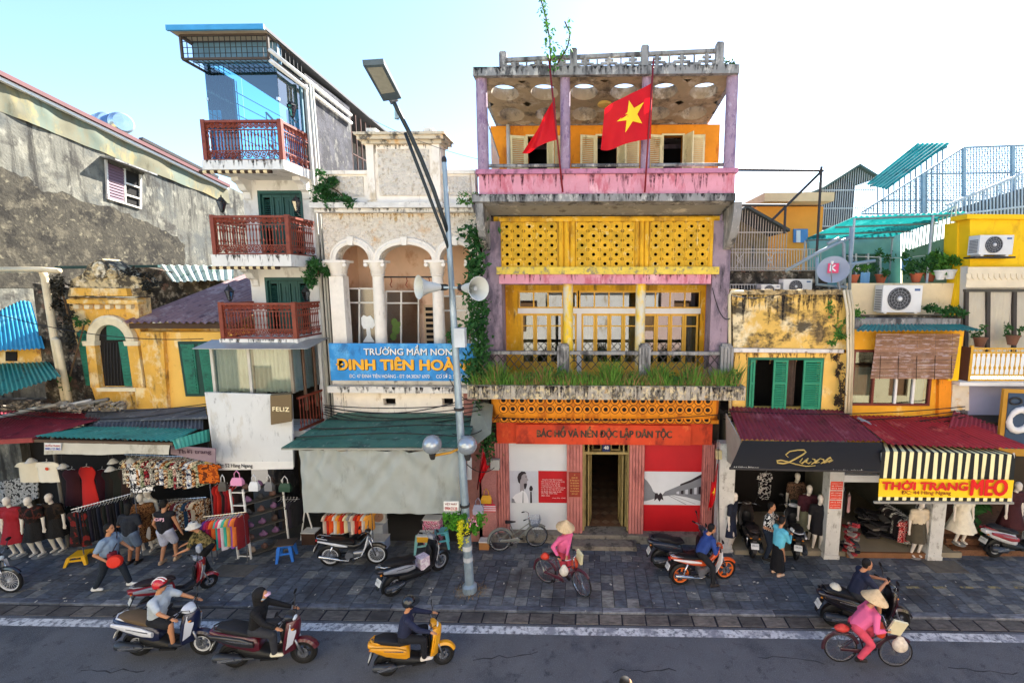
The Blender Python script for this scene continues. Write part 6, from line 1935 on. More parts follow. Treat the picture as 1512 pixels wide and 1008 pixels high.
 #  roofscape behind the right houses
m_brown_bar=MT('#8a8f92',.5,metal=.3)
def bars_panel(par,P,n,m,r=.02,rows=(),nm='bar'):
 """upright bars between the curves P(u,0) and P(u,1)"""
 for k in range(n+1):
  u=k/n
  MB().bar(P(u,0),P(u,1),r).build(nm,m,par)
 for v in rows:MB().bar(P(0,v),P(1,v),r*1.4).build('cross_rail',m,par)
def gable_cage(nm,lab,peak,el,er,by,Y,back,m_roof,m_bar,inner,nb):
 o=thing(nm,lab,'shed',at((el[0]+er[0])/2,by,Y))
 pk,l,r=at(*peak,Y),at(*el,Y),at(*er,Y)
 zb=at(peak[0],by,Y).z
 bv=Vector((0,back,0))
 for a,b,s in((l,pk,1),(pk,r,-1)):
  e=Vector((0,-.25,0))
  MB().hexa([a+e,b+e,b+bv,a+bv],[p+Vector((0,0,.09))for p in(a+e,b+e,b+bv,a+bv)]).build('roof_slope',m_roof,o)
 MB().prism([(l.x+.05,zb),(r.x-.05,zb),(r.x-.05,r.z),(pk.x,pk.z-.02),(l.x+.05,l.z)],Y+back*.5,Y+back*.5+.1).build('back_wall',inner,o)
 for k in range(nb+1):
  u=k/nb
  xx=l.x+(r.x-l.x)*u
  zt=l.z+(pk.z-l.z)*(xx-l.x)/(pk.x-l.x)if xx<pk.x else pk.z+(r.z-pk.z)*(xx-pk.x)/(r.x-pk.x)
  MB().bar((xx,Y,zb),(xx,Y,zt),.022).build('bar',m_bar,o)
 for v in(.0,.5,1.0):
  zz=zb+(min(l.z,r.z)-zb)*v
  MB().bar((l.x,Y,zz),(r.x,Y,zz),.04).build('cross_rail',m_bar,o)
 return o,l,r,zb
m_sroof=mat('slate_green_roof','#3f5754',.7,var=.15,scale=2)
gable_cage('gabled_cage','gabled tin-roofed cage shed right behind the railing beside the pink parapet',(1100,308),(1076,324),(1162,343),402,16.5,3,mat('dark_tin','#3d4440',.7,var=.15),MT('#a9a294',.6),mat('straw_screen','#8a7d58',.9,var=.25,scale=5,stains=[('#4f5a58',.3,3,.3)]),22)
gable_cage('gabled_cage','grey-barred cage shed with a pointed slate roof beside the orange house',(1265,247),(1212,281),(1293,264),334,21,3,m_sroof,MT('#aab4ba',.5),mat('shed_shade','#3c444c',.9,var=.2,scale=2),24)
oh=thing('orange_house','orange-walled house with a cream roof slab seen over the terrace','house',at(1168,345,19.5))
pxp([(1118,305),(1216,305),(1210,404),(1118,404)],19.5,2).build('wall',mat('orange_wall','#e89a3c',.85,var=.08,scale=1),oh)
a,b=at(1129,290,18.6),at(1232,290,18.6)
zc0,zc1=at(1180,297,18.6).z,at(1180,284,18.6).z
MB().box(a.x,b.x,18.6,22,zc0,zc1).build('roof_slab',mat('cream_slab','#d8b98f',.9,var=.08,scale=2),oh)
pxp([(1172,338),(1193,338),(1193,358),(1172,358)],19.42,.07).build('window',MT('#4f86b8',.5),oh)
pxp([(1176,340),(1182,340),(1182,358),(1176,358)],19.38,.04).build('window_frame',m_white,oh)
sf=thing('pipe_scaffold','dark steel pipe frame standing against the sky beside the pink parapet','scaffold',at(1207,372,15))
for p,q in(((1088,251),(1216,252)),((1213,246),(1206,372)),((1080,303),(1162,303)),((1160,303),(1158,345)),((1214,252),(1138,327))):
 MB().tube([at(*p,15),at(*q,15)],.04,8).build('pipe',MT('#2c2b2b',.6),sf)
ter=thing('terrace_block','cream terrace wall with rusty balcony rail behind the weathered yellow wall','building',at(1180,430,15))
pxp([(1072,398),(1222,398),(1222,440),(1072,440)],15.2,.4).build('deck_edge',m_moss,ter)
pxp([(1250,418),(1422,418),(1418,470),(1252,470)],14.0,.4).build('cream_wall',mat('old_cream_wall','#d9c9a2',.9,var=.08,scale=2,bump=.3,stains=[('#b9a070',.25,2,.6),('#6a6250',.12,4,.5)]),ter)
pxp([(1250,466),(1420,466),(1420,480),(1252,480)],13.6,.5).build('ledge',m_moss,ter)
MB().box(at(1080,440,13.4).x,at(1420,440,13.4).x,13.35,24,5.6,6.6).build('deck',m_conc,ter)
MB().box(at(1080,440,15.6).x,at(1420,440,15.6).x,15.6,24,6.6,7.55).build('deck',m_conc,ter)
P=lambda u,v:at(1078+134*u,399-31*v,15.1)
bars_panel(ter,P,34,MT('#a8a49a',.5),.016,(0,.12,1),'baluster')
for cx in(1092,1137):
 for s in(-1,1):
  MB().bar(at(cx-6*s,373,15.08),at(cx+6*s,395,15.08),.02).build('cross_bar',MT('#a8a49a',.5),ter)
 MB().tube([at(cx+4*math.cos(t*.785),384+4*math.sin(t*.785),15.07)for t in range(8)],.012,5,close=True).build('ring',MT('#a8a49a',.5),ter)
P=lambda u,v:at(1078+60*u,434-14*v,14.6)
bars_panel(ter,P,14,MT('#b5b2aa',.5),.02,(0,1),'baluster')
def ac_unit(x0,y0,x1,y1,Y,lab,fan=.36,side=True):
 a,b,c,d=R(x0,y0,x1,y1,Y)
 o=thing('air_conditioner',lab,'air conditioner',((a+b)/2,Y,c),group='outdoor air-conditioner units')
 MB().box(a,b,Y,Y+.38,c+.04,d).box(a+.08,a+.16,Y+.02,Y+.36,c,c+.04).box(b-.16,b-.08,Y+.02,Y+.36,c,c+.04).build('casing',mat('ac_white','#d0d2d0',.5,var=.05,scale=3),o)
 h=d-c
 cx,cz,r=a+(b-a)*.42,(c+d)/2+.02,h*.40
 MB().lathe([(0,.0),(r,.0),(r,.03),(r*.97,.03),(r*.97,.008),(0,.008)],(cx,Y-.001,cz),24,rot=(rad(90),0,0)).build('fan_recess',MT('#3c3e42',.6),o,smooth=40)
 for k in range(4):
  rr=r*(k+1)/4.2
  MB().tube([(cx+rr*math.cos(t*math.pi/10),Y-.035,cz+rr*math.sin(t*math.pi/10))for t in range(20)],.006,4,close=True).build('grille_ring',MT('#8a8d90',.5),o)
 for k in range(7):
  t=math.pi*k/7
  MB().bar((cx-r*math.cos(t),Y-.03,cz-r*math.sin(t)),(cx+r*math.cos(t),Y-.03,cz+r*math.sin(t)),.007).build('grille_spoke',MT('#8a8d90',.5),o)
 MB().lathe([(0,0),(r*.2,0),(r*.16,.03),(0,.03)],(cx,Y-.036,cz),12,rot=(rad(90),0,0)).build('fan_hub',MT('#c9cbcc',.4),o)
 MB().box(b-(b-a)*.2,b-(b-a)*.06,Y-.006,Y,d-h*.2,d-h*.12).build('badge',MT('#3c5a8a',.4),o)
 if side:
  for k in range(9):
   MB().box(a-.012,a,Y+.05,Y+.33,c+.1+(h-.2)*k/9,c+.1+(h-.2)*(k+.6)/9).build('side_fin',MT('#7d8084',.6),o)
 return o
ac_unit(1303,421,1361,463,13.55,'large white air-conditioner hung on the cream wall above the green hood')
ac_unit(1157,412,1199,436,14.3,'white air-conditioner half hidden behind the weathered wall by the dish')
ac_unit(1124,420,1152,438,14.1,'small white air-conditioner low behind the weathered wall, left of the other')
ac_unit(1446,347,1496,378,13.2,'white air-conditioner on the bright yellow villa wall')
MB().box(at(1440,378,13.2).x,at(1500,378,13.2).x,13.2,13.6,at(1460,381,13.2).z,at(1460,378.5,13.2).z).build('bracket',m_iron,vil)
ds=thing('satellite_dish','grey satellite dish with a pink square mark on the weathered wall','satellite dish',at(1228,425,13.6))
M=Euler((rad(68),0,rad(-32)))
c=at(1230,398,13.5)
MB().lathe([(.0,-.10),(.15,-.09),(.3,-.05),(.40,0),(.415,.012),(.40,.01),(.3,-.035),(.15,-.075),(.0,-.085)],c,28,rot=M).build('reflector',mat('dish_grey','#8f98a4',.45,var=.06),ds,smooth=50)
cm_=c+(M.to_matrix()@Vector((.0,.0,-.04)))
pk=MB()
tmp=M.to_matrix()
q=[cm_+tmp@Vector((x_,y_,.03))for x_,y_ in((-.14,-.1),(.14,-.1),(.14,.2),(-.14,.2))]
MB().poly(*q).build('mark',MT('#d84a6a',.5),ds)
text_obj('mark_letter','K',1,m_white,ds,cm_+tmp@Vector((0,.05,.036)),height=.18,bold=.04,depth=0,rot=M)
MB().tube([c+tmp@Vector((0,-.38,0)),c+tmp@Vector((0,-.3,.35)),c+tmp@Vector((0,-.05,.5))],.015,6).build('feed_arm',MT('#7d8288',.5),ds)
MB().lathe([(.03,0),(.04,.08),(.02,.1)],c+tmp@Vector((0,-.05,.46)),10).build('feed_horn',MT('#c9c9c9',.5),ds)
MB().tube([c+tmp@Vector((0,0,-.1)),at(1236,408,13.8),at(1240,430,13.8)],.035,8).build('mast',MT('#8a8f94',.5),ds)
pw=thing('pipe_cluster','grey water pipes rising and crossing beside the satellite dish','pipes',at(1245,428,13.9))
for pts in([(1247,428),(1246,360),(1238,352),(1222,360)],[(1254,428),(1257,335)],[(1160,400),(1210,372),(1256,350)],[(1205,400),(1240,392),(1292,385)],[(1238,424),(1262,388)],[(1206,380),(1206,420),(1250,424)]):
 MB().tube([at(x_,y_,14.0)for x_,y_ in pts],.05,8).build('pipe',MT('#7b8c96',.5),pw,smooth=True)
m_turq=mat('turquoise_sheet','#1f8f8c',.45,var=.14,scale=2,stains=[('#3fa8a2',.3,1.6,.5),('#18605f',.25,2.4,.5)],trans=.3)
can=thing('turquoise_canopy','turquoise translucent canopy over the roof terrace with plants','canopy',at(1300,400,15))
A,B,Cq,D=at(1190,352,14.6),at(1335,346,16.8),at(1428,313,16.8),at(1258,321,14.6)
A=at(1186,354,15.2);D=at(1262,320,14.4);Cq=at(1428,313,14.4);B=at(1318,349,17.5)
A=at(1189,353,17.0)
roof_sheets(can,D,Cq,B,A,m_turq,width=.9,pitch=.16,amp=.025)
for t in(.02,.35,.68,.98):
 MB().bar(D.lerp(A,t)-Vector((0,0,.06)),Cq.lerp(B,t)-Vector((0,0,.06)),.05).build('purlin',MT('#5b6d72',.5),can)
for p in(D,Cq.lerp(D,.3),B,A):
 MB().tube([p-Vector((0,0,.05)),Vector((p.x,p.y,6.3))],.035,8).build('post',MT('#9aa8ae',.5),can)
tb=thing('terrace_room','pale green terrace walls and glass door under the turquoise canopy','building',at(1320,420,17))
pxp([(1195,350),(1330,345),(1330,425),(1195,425)],17.6,.2).build('back_wall',mat('aqua_wall','#6fa8a4',.8,var=.12,scale=2),tb)
pxp([(1246,375),(1300,375),(1300,422),(1246,422)],17.5,.05).build('glass_door',mat_glass('door_glass','#a9c6c0',.3),tb)
for px in(1246,1264,1282,1300):MB().bar(at(px,374,17.45),at(px,424,17.45),.05).build('door_stile',m_white,tb)
g0,g1=at(1332,424,17.4),at(1408,424,14.2)
gz0,gz1=at(1332,372,17.4),at(1408,347,14.2)
MB().hexa([g0,g1,gz1,gz0],[p+Vector((.15,.1,0))for p in(g0,g1,gz1,gz0)]).build('side_wall',mat('pale_green_wall','#8fae90',.85,var=.1,scale=1.5,stains=[('#5f7f66',.25,2,.5)]),tb)
for k in range(15):
 u=k/14
 MB().bar(gz0 .lerp(gz1,u),gz0 .lerp(gz1,u)+Vector((0,0,.85)),.03).build('rail_bar',MT('#a9bcc4',.5),tb)
MB().bar(gz0+Vector((0,0,.85)),gz1+Vector((0,0,.85)),.05).build('handrail',MT('#a9bcc4',.5),tb)
m_pb=MT('#6f8797',.5)
cage=thing('mesh_cage','big pale blue barred and mesh roof cage above the yellow villa','cage',at(1440,316,18))
Yc=17.5
TL,TR,BL=at(1423,218,Yc),at(1560,214,Yc),at(1272,314,Yc)
BR=at(1560,316,Yc)
def edge(x_):
 return 218-(x_-1423)*.03 if x_>1423 else 218+(1423-x_)*(96/151)
for k in range(68):
 px=1278+4.2*k
 MB().bar(at(px,316,Yc),at(px,edge(px),Yc),.02).build('bar',m_pb,cage)
for p,q in(((1272,314),(1423,218)),((1423,218),(1560,213)),((1300,296),(1560,296)),((1362,257),(1560,254)),((1272,316),(1560,316))):
 MB().bar(at(*p,Yc-.02),at(*q,Yc-.02),.05).build('rail',m_pb,cage)
for px in(1363,1423,1495):
 MB().bar(at(px,316,Yc-.05),at(px,edge(px),Yc-.05),.10).build('post',MT('#7f9db0',.5),cage)
mm=MB()
for k in range(40):
 y_=222+3.6*k
 xl=max(1276,1423-(y_-218)*1.573)
 if y_<314:mm.bar(at(xl,y_,Yc+.03),at(1560,y_-4,Yc+.03),.016)
for k in range(46):
 x_=1300+5.5*k
 mm.bar(at(x_,min(316,edge(x_)+1),Yc+.05),at(x_+40,316,Yc+.05),.010)
mm.build('mesh',MT('#5f7484',.5),cage)['kind']='stuff'
for k in range(30):
 px=1400+5.2*k
 MB().bar(at(px,318,Yc-1.0),at(px,302-(px-1400)*.42,Yc-1.0),.035).build('stair_bar',MT('#9fb4c4',.5),cage)
MB().bar(at(1398,303,Yc-1.0),at(1556,237,Yc-1.0),.08).build('stair_rail',MT('#9fb4c4',.5),cage)
MB().bar(at(1398,318,Yc-1.0),at(1556,300,Yc-1.0),.06).build('stair_rail',MT('#9fb4c4',.5),cage)
MB().poly(at(1400,318,Yc-.6),at(1560,318,Yc-.6),at(1560,262,Yc-.6),at(1400,312,Yc-.6)).build('stair_screen',MT('#3c4650',.7),cage)
ut=thing('turquoise_lean_roof','steep turquoise tin roof rising behind the mesh cage','roof',at(1340,280,20))
Yu=20
q=[at(1281,272,Yu),at(1309,279,Yu),at(1397,219,Yu),at(1354,213,Yu)]
corrugated(at(1354,212,Yu),at(1404,211,Yu-1.5),at(1309,280,Yu-1.5),at(1279,272,Yu),pitch=.2,amp=.03).build('roof_sheet',m_turq,ut,smooth=True)
for k in range(13):
 px=1296+8*k
 MB().bar(at(px,322,Yu-.3),at(px,274-(px-1296)*.56,Yu-.3),.04).build('bar',m_pb,ut)
MB().bar(at(1285,275,Yu-.4),at(1398,217,Yu-.4),.08).build('beam',MT('#3d6f74',.5),ut)
m_leafd=mat('dark_leaf','#2c5a26',.7,var=.4,scale=6,trans=.2)
m_leafm=mat('mid_leaf','#4a7d2c',.7,var=.35,scale=6,trans=.2)
def pot_plant(px,py,Y,r,n,size,lab,m,potcol='#a85a3c',cat='plant',flowers=None):
 p=at(px,py,Y)
 o=thing('potted_plant',lab,cat,p)
 MB().lathe([(.10,0),(.16,.24),(.18,.24),(.18,.28),(.14,.28),(.13,.22)],(0,0,0),14).build('pot',MT(potcol,.8),o,local=True,smooth=40)
 f=foliage(MB(),(0,0,.28+r*.8),(r,r*.8,r),n,size)
 f.build('foliage',m,o,local=True)
 if flowers:
  fl=foliage(MB(),(0,-.05,.3+r*.9),(r*.8,r*.8,r*.8),26,.06);fl.build('flowers',MT(flowers,.6),o,local=True)
 return o
pot_plant(1259,419,14.4,.34,220,.11,'flowering plant in a terracotta pot right of the dish',m_leafm,flowers='#e8e8e0')
pot_plant(1352,417,14.5,.45,300,.13,'bushy dark plant against the pale green terrace wall',m_leafd)
pot_plant(1372,416,14.6,.42,260,.16,'leafy plant left of the two hanging white planters',m_leafd)
pot_plant(1388,413,14.2,.34,200,.18,'fern in a white planter at the corner of the terrace',m_leafm,'#d9d9d2')
pot_plant(1402,412,14.1,.30,160,.15,'small fern in a white trough nearest the yellow pier',m_leafm,'#d9d9d2')
pot_plant(1300,418,14.9,.4,200,.12,'thin dark shrub beside the terrace glass door',m_leafd)
for k,(px,py,c_,lab)in enumerate(((1339,380,'#7fb6d8','light blue towel on the terrace washing line'),(1278,402,'#6f9fc4','pale blue cloth hanging beside the glass door'))):
 a=at(px-7,py,14.9);b=at(px+7,py,14.9);z_=at(px,py+20,14.9).z
 tag(drape(a*1,Vector((b.x,a.y,a.z)),z_-a.z,0,MT(c_,.9),None,12,.02,'washing'),lab,'cloth',None)
MB_=MB().tube([at(1250,378,14.9),at(1330,381,14.9),at(1420,372,14.9)],.01,5).build('washing_line',MT('#c9c9c4',.6),None);tag(MB_,'thin washing line across the roof terrace','line')
def shrub(nm,lab,spots,m,size,cat='plant',stem=True):
 o=thing(nm,lab,cat,Vector(spots[0][0]))
 f=MB()
 for p,r,n in spots:foliage(f,p,r,n,size)
 f.build('foliage',m,o)
 if stem:
  a=Vector(spots[0][0]);b=Vector(spots[-1][0])
  MB().tube([a-Vector((0,-.1,.1)),a.lerp(b,.5)+Vector((.04,.05,0)),b+Vector((0,.05,.05))],.02,6).build('stem',MT('#5a4630',.9),o)
 return o
shrub('ledge_shrub','dark green creeper on the ledge above the green tin hood',[(at(1384,458,13.4),(.3,.2,.16),160),(at(1408,461,13.4),(.35,.2,.2),220),(at(1428,464,13.4),(.22,.2,.2),120)],m_leafd,.11)
shrub('ledge_shrub','creeper on the weathered wall corner by the cream pipes',[(at(1232,475,12.9),(.3,.15,.5),160),(at(1262,470,12.9),(.28,.2,.35),170),(at(1242,498,12.9),(.45,.15,.2),150)],m_leafm,.10)
dv=shrub('dead_vine','dry dark vine clinging between the two yellow houses',[(at(1238,540,12.85),(.14,.08,.35),130),(at(1240,570,12.85),(.16,.08,.5),190),(at(1243,598,12.85),(.16,.1,.3),110)],mat('dry_leaf','#3b2f22',.9,var=.4,scale=8),.09)
for k,dx in enumerate((0,5,9)):
 tag(MB().tube([at(1246+dx,428,12.85),at(1251+dx,460,12.8),at(1252+dx*.8,530,12.75),at(1248+dx*.9,612,12.75)],.035,7).build('wall_pipe',MT(['#d2c7a8','#c9bda0','#b9ad90'][k],.6),None,smooth=True),['leftmost cream pipe of the bundle between the two yellow houses','middle cream pipe of the bundle between the two yellow houses','rightmost cream pipe of the bundle between the two yellow houses'][k],'pipe','cream pipe bundle')
tag(MB().tube([at(1078,620,12.85),at(1077,436,12.85),at(1080,431,12.85),at(1098,431,12.85)],.045,8).build('wall_pipe',MT('#cbbd98',.6),None,smooth=True),'cream pipe beside the mauve pillar of the memorial house','pipe')
#  figures
def capsule(mb,a,b,ra,rb,n=10):
 a,b=Vector(a),Vector(b)
 d=b-a
 if d.length<1e-5:d=Vector((0,0,1e-4))
 z=d.normalized();x=z.orthogonal().normalized();y=z.cross(x)
 rings=[]
 for k in range(5):
  t=math.pi/2*(k/4);t=max(t,.06)
  rings.append((a-z*ra*math.cos(t),ra*math.sin(t)))
 for k in range(5):
  t=math.pi/2*(1-k/4);t=max(t,.06)
  rings.append((b+z*rb*math.cos(t),rb*math.sin(t)))
 mb.loft([[c+(x*math.cos(6.28318*j/n)+y*math.sin(6.28318*j/n))*r for j in range(n)]for c,r in rings])
def blob(nm,parts,vox,m,parent,it=4):
 """parts: (a, b, ra, rb) tapered limbs or (centre, radii) ellipsoids, grown into one skin"""
 mb=MB()
 for p in parts:
  if len(p)==4:capsule(mb,*p)
  elif len(p)==3:mb.ell(p[0],p[1],14,10,rot=p[2])
  else:mb.ell(p[0],p[1],14,10)
 o=mb.build(nm,m,None)
 md=o.modifiers.new('r','REMESH');md.mode='VOXEL';md.voxel_size=vox
 ms=o.modifiers.new('s','SMOOTH');ms.factor=.5;ms.iterations=it
 COL.objects.unlink(o)
 me=bake(o)
 me.name=nm
 if not me.materials:me.materials.append(m)
 me.shade_smooth()
 q=bpy.data.objects.new(nm,me);COL.objects.link(q);q.parent=parent
 return q
def ik(a,c,l1,l2,pole):
 a,c=Vector(a),Vector(c)
 d=c-a
 L_=min(d.length,.995*(l1+l2))
 u=d.normalized();c=a+u*L_
 x=(l1*l1-l2*l2+L_*L_)/(2*L_)
 h=math.sqrt(max(1e-6,l1*l1-x*x))
 p=Vector(pole);p=(p-u*p.dot(u));p=p.normalized()if p.length>1e-4 else u.orthogonal().normalized()
 return a+u*x+p*h,c
m_skin=mat('skin','#b5815f',.6,var=.05,spec=.3)
m_skin2=mat('darker_skin','#8f5f42',.6,var=.05,spec=.3)
m_pale=mat('mannequin_white','#d8d0c2',.4,var=.03)
m_hair=mat('black_hair','#0e0c0b',.75,var=.2,scale=20)
def figure(name,label,loc,rz,cat='person',h=1.62,pelvis=(0,0,.90),chest=(.03,0,.30),head=(.05,0,.185),look=0,hands=None,feet=None,kneep=(1,0,0),elbowp=((-.4,.5,-.6),(-.4,-.5,-.6)),skin=None,top=None,sleeve='long',bottom=None,legs='long',hair=True,shoes='#222222',girth=1.0,hat=None,group=None,skirt=None,face=True,mask=None,bald=False,long_hair=False):
 o=thing(name,label,cat,loc,rz,group)
 s=h/1.65
 skin=skin or m_skin
 V=lambda p:Vector(p)*s
 P=V(pelvis);Ch=P+V(chest);N=Ch+V((.0,0,.17))+V(chest).normalized()*.02
 Hd=N+V(head)
 up=V(chest).normalized()
 fw_=Vector((1,0,0))
 lt=Vector((0,1,0))
 sh=[Ch+up*.13*s+lt*.185*s*k for k in(1,-1)]
 hp=[P+lt*.09*s*k-up*.02*s for k in(1,-1)]
 hands=hands or((.06,.26,.78),(.06,-.26,.78))
 feet=feet or((.0,.1,.0),(.0,-.1,.0))
 H_=[V(q)for q in hands];Ft=[V(q)+Vector((0,0,.07*s))for q in feet]
 el,wr,kn,an=[],[],[],[]
 for k in range(2):
  e,w_=ik(sh[k],H_[k],.28*s,.25*s,elbowp[k]);el.append(e);wr.append(w_)
  q,f=ik(hp[k],Ft[k],.42*s,.42*s,kneep if not isinstance(kneep[0],(tuple,list))else kneep[k]);kn.append(q);an.append(f)
 g=girth
 body=[(P,Ch,.125*s*g,.13*s*g),(P+lt*.05*s,Ch+lt*.07*s,.1*s*g,.11*s*g),(P-lt*.05*s,Ch-lt*.07*s,.1*s*g,.11*s*g),(sh[0],sh[1],.065*s,.065*s),(Ch,N,.09*s,.055*s),(N,Hd-Vector((0,0,.03)),.052*s,.05*s)]
 lk=Matrix.Rotation(look,3,'Z')
 hx=lk@Vector((1,0,0));hy=lk@Vector((0,1,0))
 body+=[(Hd+Vector((0,0,.035))*s,(.092*s,.078*s,.10*s),(0,0,look)),(Hd+hx*.022*s-Vector((0,0,.035))*s,(.068*s,.06*s,.08*s),(0,0,look))]
 if face:body+=[(Hd+hx*.095*s+Vector((0,0,.0)),(.016*s,.012*s,.022*s)),(Hd+hy*.078*s,(.018*s,.012*s,.028*s)),(Hd-hy*.078*s,(.018*s,.012*s,.028*s))]
 for k in range(2):
  body+=[(sh[k],el[k],.05*s*g,.04*s),(el[k],wr[k],.041*s,.028*s)]
  d=(wr[k]-el[k]).normalized()
  sd_=d.cross(Vector((0,0,1)));sd_=sd_.normalized()if sd_.length>.1 else Vector((0,1,0))
  pm=wr[k]+d*.07*s
  body.append((wr[k],pm,.026*s,.03*s))
  for q in range(4):
   b_=pm+sd_*(.02*s*(q-1.5)*.9)+d*.01
   L_=(.07,.08,.075,.06)[q]*s
   crl=d*.8+Vector((0,0,-.55))
   body+=[(b_,b_+d*L_*.5,.0095*s,.009*s),(b_+d*L_*.5,b_+d*L_*.5+crl.normalized()*L_*.5,.009*s,.008*s)]
  tb_=wr[k]+d*.03*s
  ts=-1 if k==0 else 1
  body.append((tb_+sd_*.02*ts*s,tb_+(d*.05+sd_*.045*ts+Vector((0,0,-.01)))*s,.012*s,.009*s))
  body+=[(hp[k],kn[k],.085*s*g,.058*s),(kn[k],an[k],.056*s,.036*s),(kn[k].lerp(an[k],.3)-Vector((.012,0,0)),kn[k].lerp(an[k],.45),.052*s,.045*s)]
  ft=Ft[k]-Vector((0,0,.035*s))
  body+=[(ft-Vector((.045,0,-.0))*s,ft+Vector((.13,0,-.008))*s,.034*s,.028*s)]
 blob('body',body,.0125,skin,o,2)
 mk=lambda c:c if not isinstance(c,str)else MT(c,.85,var=.14,scale=6,bump=.6,bscale=7,bdist=.05)
 if top:
  t=[(P+up*.02,Ch,.14*s*g,.15*s*g),(P+lt*.06*s,Ch+lt*.085*s,.115*s*g,.12*s*g),(P-lt*.06*s,Ch-lt*.085*s,.115*s*g,.12*s*g),(sh[0],sh[1],.082*s,.082*s),(Ch,N-up*.045*s,.1*s,.07*s)]
  for k in range(2):
   if sleeve=='long':t+=[(sh[k],el[k],.068*s*g,.057*s),(el[k],wr[k]-(wr[k]-el[k])*.06,.057*s,.042*s)]
   elif sleeve=='short':t+=[(sh[k],sh[k].lerp(el[k],.72),.072*s*g,.066*s)]
  blob('shirt',t,.018,mk(top),o,3)
 if bottom and not skirt:
  t=[(hp[0],hp[1],.115*s*g,.115*s*g),(P,P+up*.06*s,.128*s*g,.128*s*g)]
  for k in range(2):
   if legs=='long':t+=[(hp[k],kn[k],.105*s*g,.078*s),(kn[k],an[k].lerp(kn[k],.08),.076*s,.062*s)]
   else:t+=[(hp[k],hp[k].lerp(kn[k],.85),.112*s*g,.098*s)]
  blob('shorts' if legs=='short' else 'trousers',t,.018,mk(bottom),o,3)
 if skirt:
  hz,hr,z_top=skirt
  rings=[];n=28
  for j in range(7):
   v=j/6
   c=P.lerp(Vector((P.x,P.y,0)),v)
   zz=z_top*s+(hz-z_top)*s*v
   r=(.145*g+(hr-.145*g)*v**1.2)*s
   rings.append([(P.x+r*.9*math.cos(6.2832*i/n)*(1+.07*v*math.sin(i*6.2832*7/n)),P.y+r*1.1*math.sin(6.2832*i/n)*(1+.07*v*math.sin(i*6.2832*7/n+1)),zz)for i in range(n)])
  MB().loft(rings,caps=False).build('skirt',mk(bottom),o,smooth=True,local=True)
 if shoes:
  for k in range(2):
   ft=Ft[k]-Vector((0,0,.03*s))
   blob('shoe',[(ft-Vector((.05,0,0))*s,ft+Vector((.14,0,-.004))*s,.045*s,.038*s),(ft-Vector((.04,0,-.03))*s,ft+Vector((.02,0,.02))*s,.042*s,.042*s)],.016,MT(shoes,.6),o,1)
 tp=Hd+Vector((0,0,.04*s))
 if hair and not bald:
  hh=[(tp-hx*.022*s+Vector((0,0,.018*s)),(.094*s,.088*s,.097*s)),(tp-hx*.05*s-Vector((0,0,.03)),(.062*s,.08*s,.085*s))]
  if long_hair:hh.append((tp-hx*.075*s-Vector((0,0,.12)),(.05*s,.07*s,.13*s)))
  blob('hair',hh,.014,m_hair if hair is True else MT(hair,.6),o,1)
 if face:
  for k in(1,-1):
   MB().ell(Hd+hx*.078*s+hy*.032*k*s+Vector((0,0,.026*s)),(.012,.014,.007),8,6).build('eye',m_hair,o,local=True)
   MB().ell(Hd+hx*.082*s+hy*.032*k*s+Vector((0,0,.048*s)),(.008,.022,.005),8,4).build('eyebrow',m_hair,o,local=True)
  MB().ell(Hd+hx*.082*s-Vector((0,0,.045*s)),(.012,.024,.007),8,6).build('mouth',MT('#8a4a42',.6),o,local=True)
 if mask:blob('face_mask',[(Hd+hx*.04*s-Vector((0,0,.03*s)),(.07*s,.07*s,.062*s))],.014,MT(mask,.8),o,1)
 if hat:
  kind,col=hat[0],hat[1]
  c=tp
  R_=Euler((0,rad(hat[2])if len(hat)>2 else 0,look))
  if kind=='cone':
   n_=MB().lathe([(.245,-.02),(.24,-.005),(.12,.105),(.02,.195),(.004,.20),(.0,.20)],c+Vector((0,0,.015)),32,rot=R_)
   n_.build('conical_hat',mat('palm_leaf_hat','#cdb48c',.75,var=.12,scale=14,stains=[('#b5986c',.3,12,.3)]),o,smooth=50,local=True)
   MB().lathe([(.239,-.006),(.119,.10),(.005,.19)],c+Vector((0,0,.012)),32,rot=R_,caps=False).build('hat_lining',MT('#8a7552',.8),o,smooth=True,local=True)
  elif kind=='helmet':
   sh_=MB()
   prof=[(.112,-.035),(.122,-.03),(.126,.01),(.118,.06),(.092,.105),(.05,.132),(.0,.142)]
   hm=sh_.lathe(prof,c+Vector((-.008,0,.0)),24,rot=R_).build('helmet',MT(col,.25,var=.03,coat=.6),o,smooth=60,local=True)
   vz=[]
   for k in range(9):
    a_=-1.1+2.2*k/8
    vz.append((math.cos(a_),math.sin(a_)))
   vis=MB();rw=len(vz)
   up_=hat[3]if len(hat)>3 else '#111111'
   pts=[c+R_.to_matrix()@Vector((.122*x_,.122*y_,.015))for x_,y_ in vz]+[c+R_.to_matrix()@Vector((.20*x_ if abs(y_)<.95 else.15*x_,.165*y_,.0))for x_,y_ in vz]
   vis.add(pts,[(i,i+1,i+rw+1,i+rw)for i in range(rw-1)]);vis.add([p-Vector((0,0,.008))for p in pts],[(i,i+rw,i+rw+1,i+1)for i in range(rw-1)])
   vis.build('visor',MT(up_,.3),o,smooth=True,local=True)
   if col.startswith('#b3'):
    for k in(-1,1):MB().tube([c+R_.to_matrix()@Vector((-.008+.125*math.cos(t),.03*k,.01+.128*math.sin(t)))for t in(.4,.8,1.2,1.6,2.0,2.4,2.8)],.014,6).build('helmet_band',MT('#d9d6d4',.3),o,smooth=True,local=True)
  elif kind=='bucket':
   MB().lathe([(.17,-.035),(.165,-.03),(.108,.02),(.102,.07),(.08,.095),(.0,.1)],c,20,rot=R_).build('bucket_hat',MT(col,.9,var=.2,scale=18),o,smooth=50,local=True)
  elif kind=='hood':
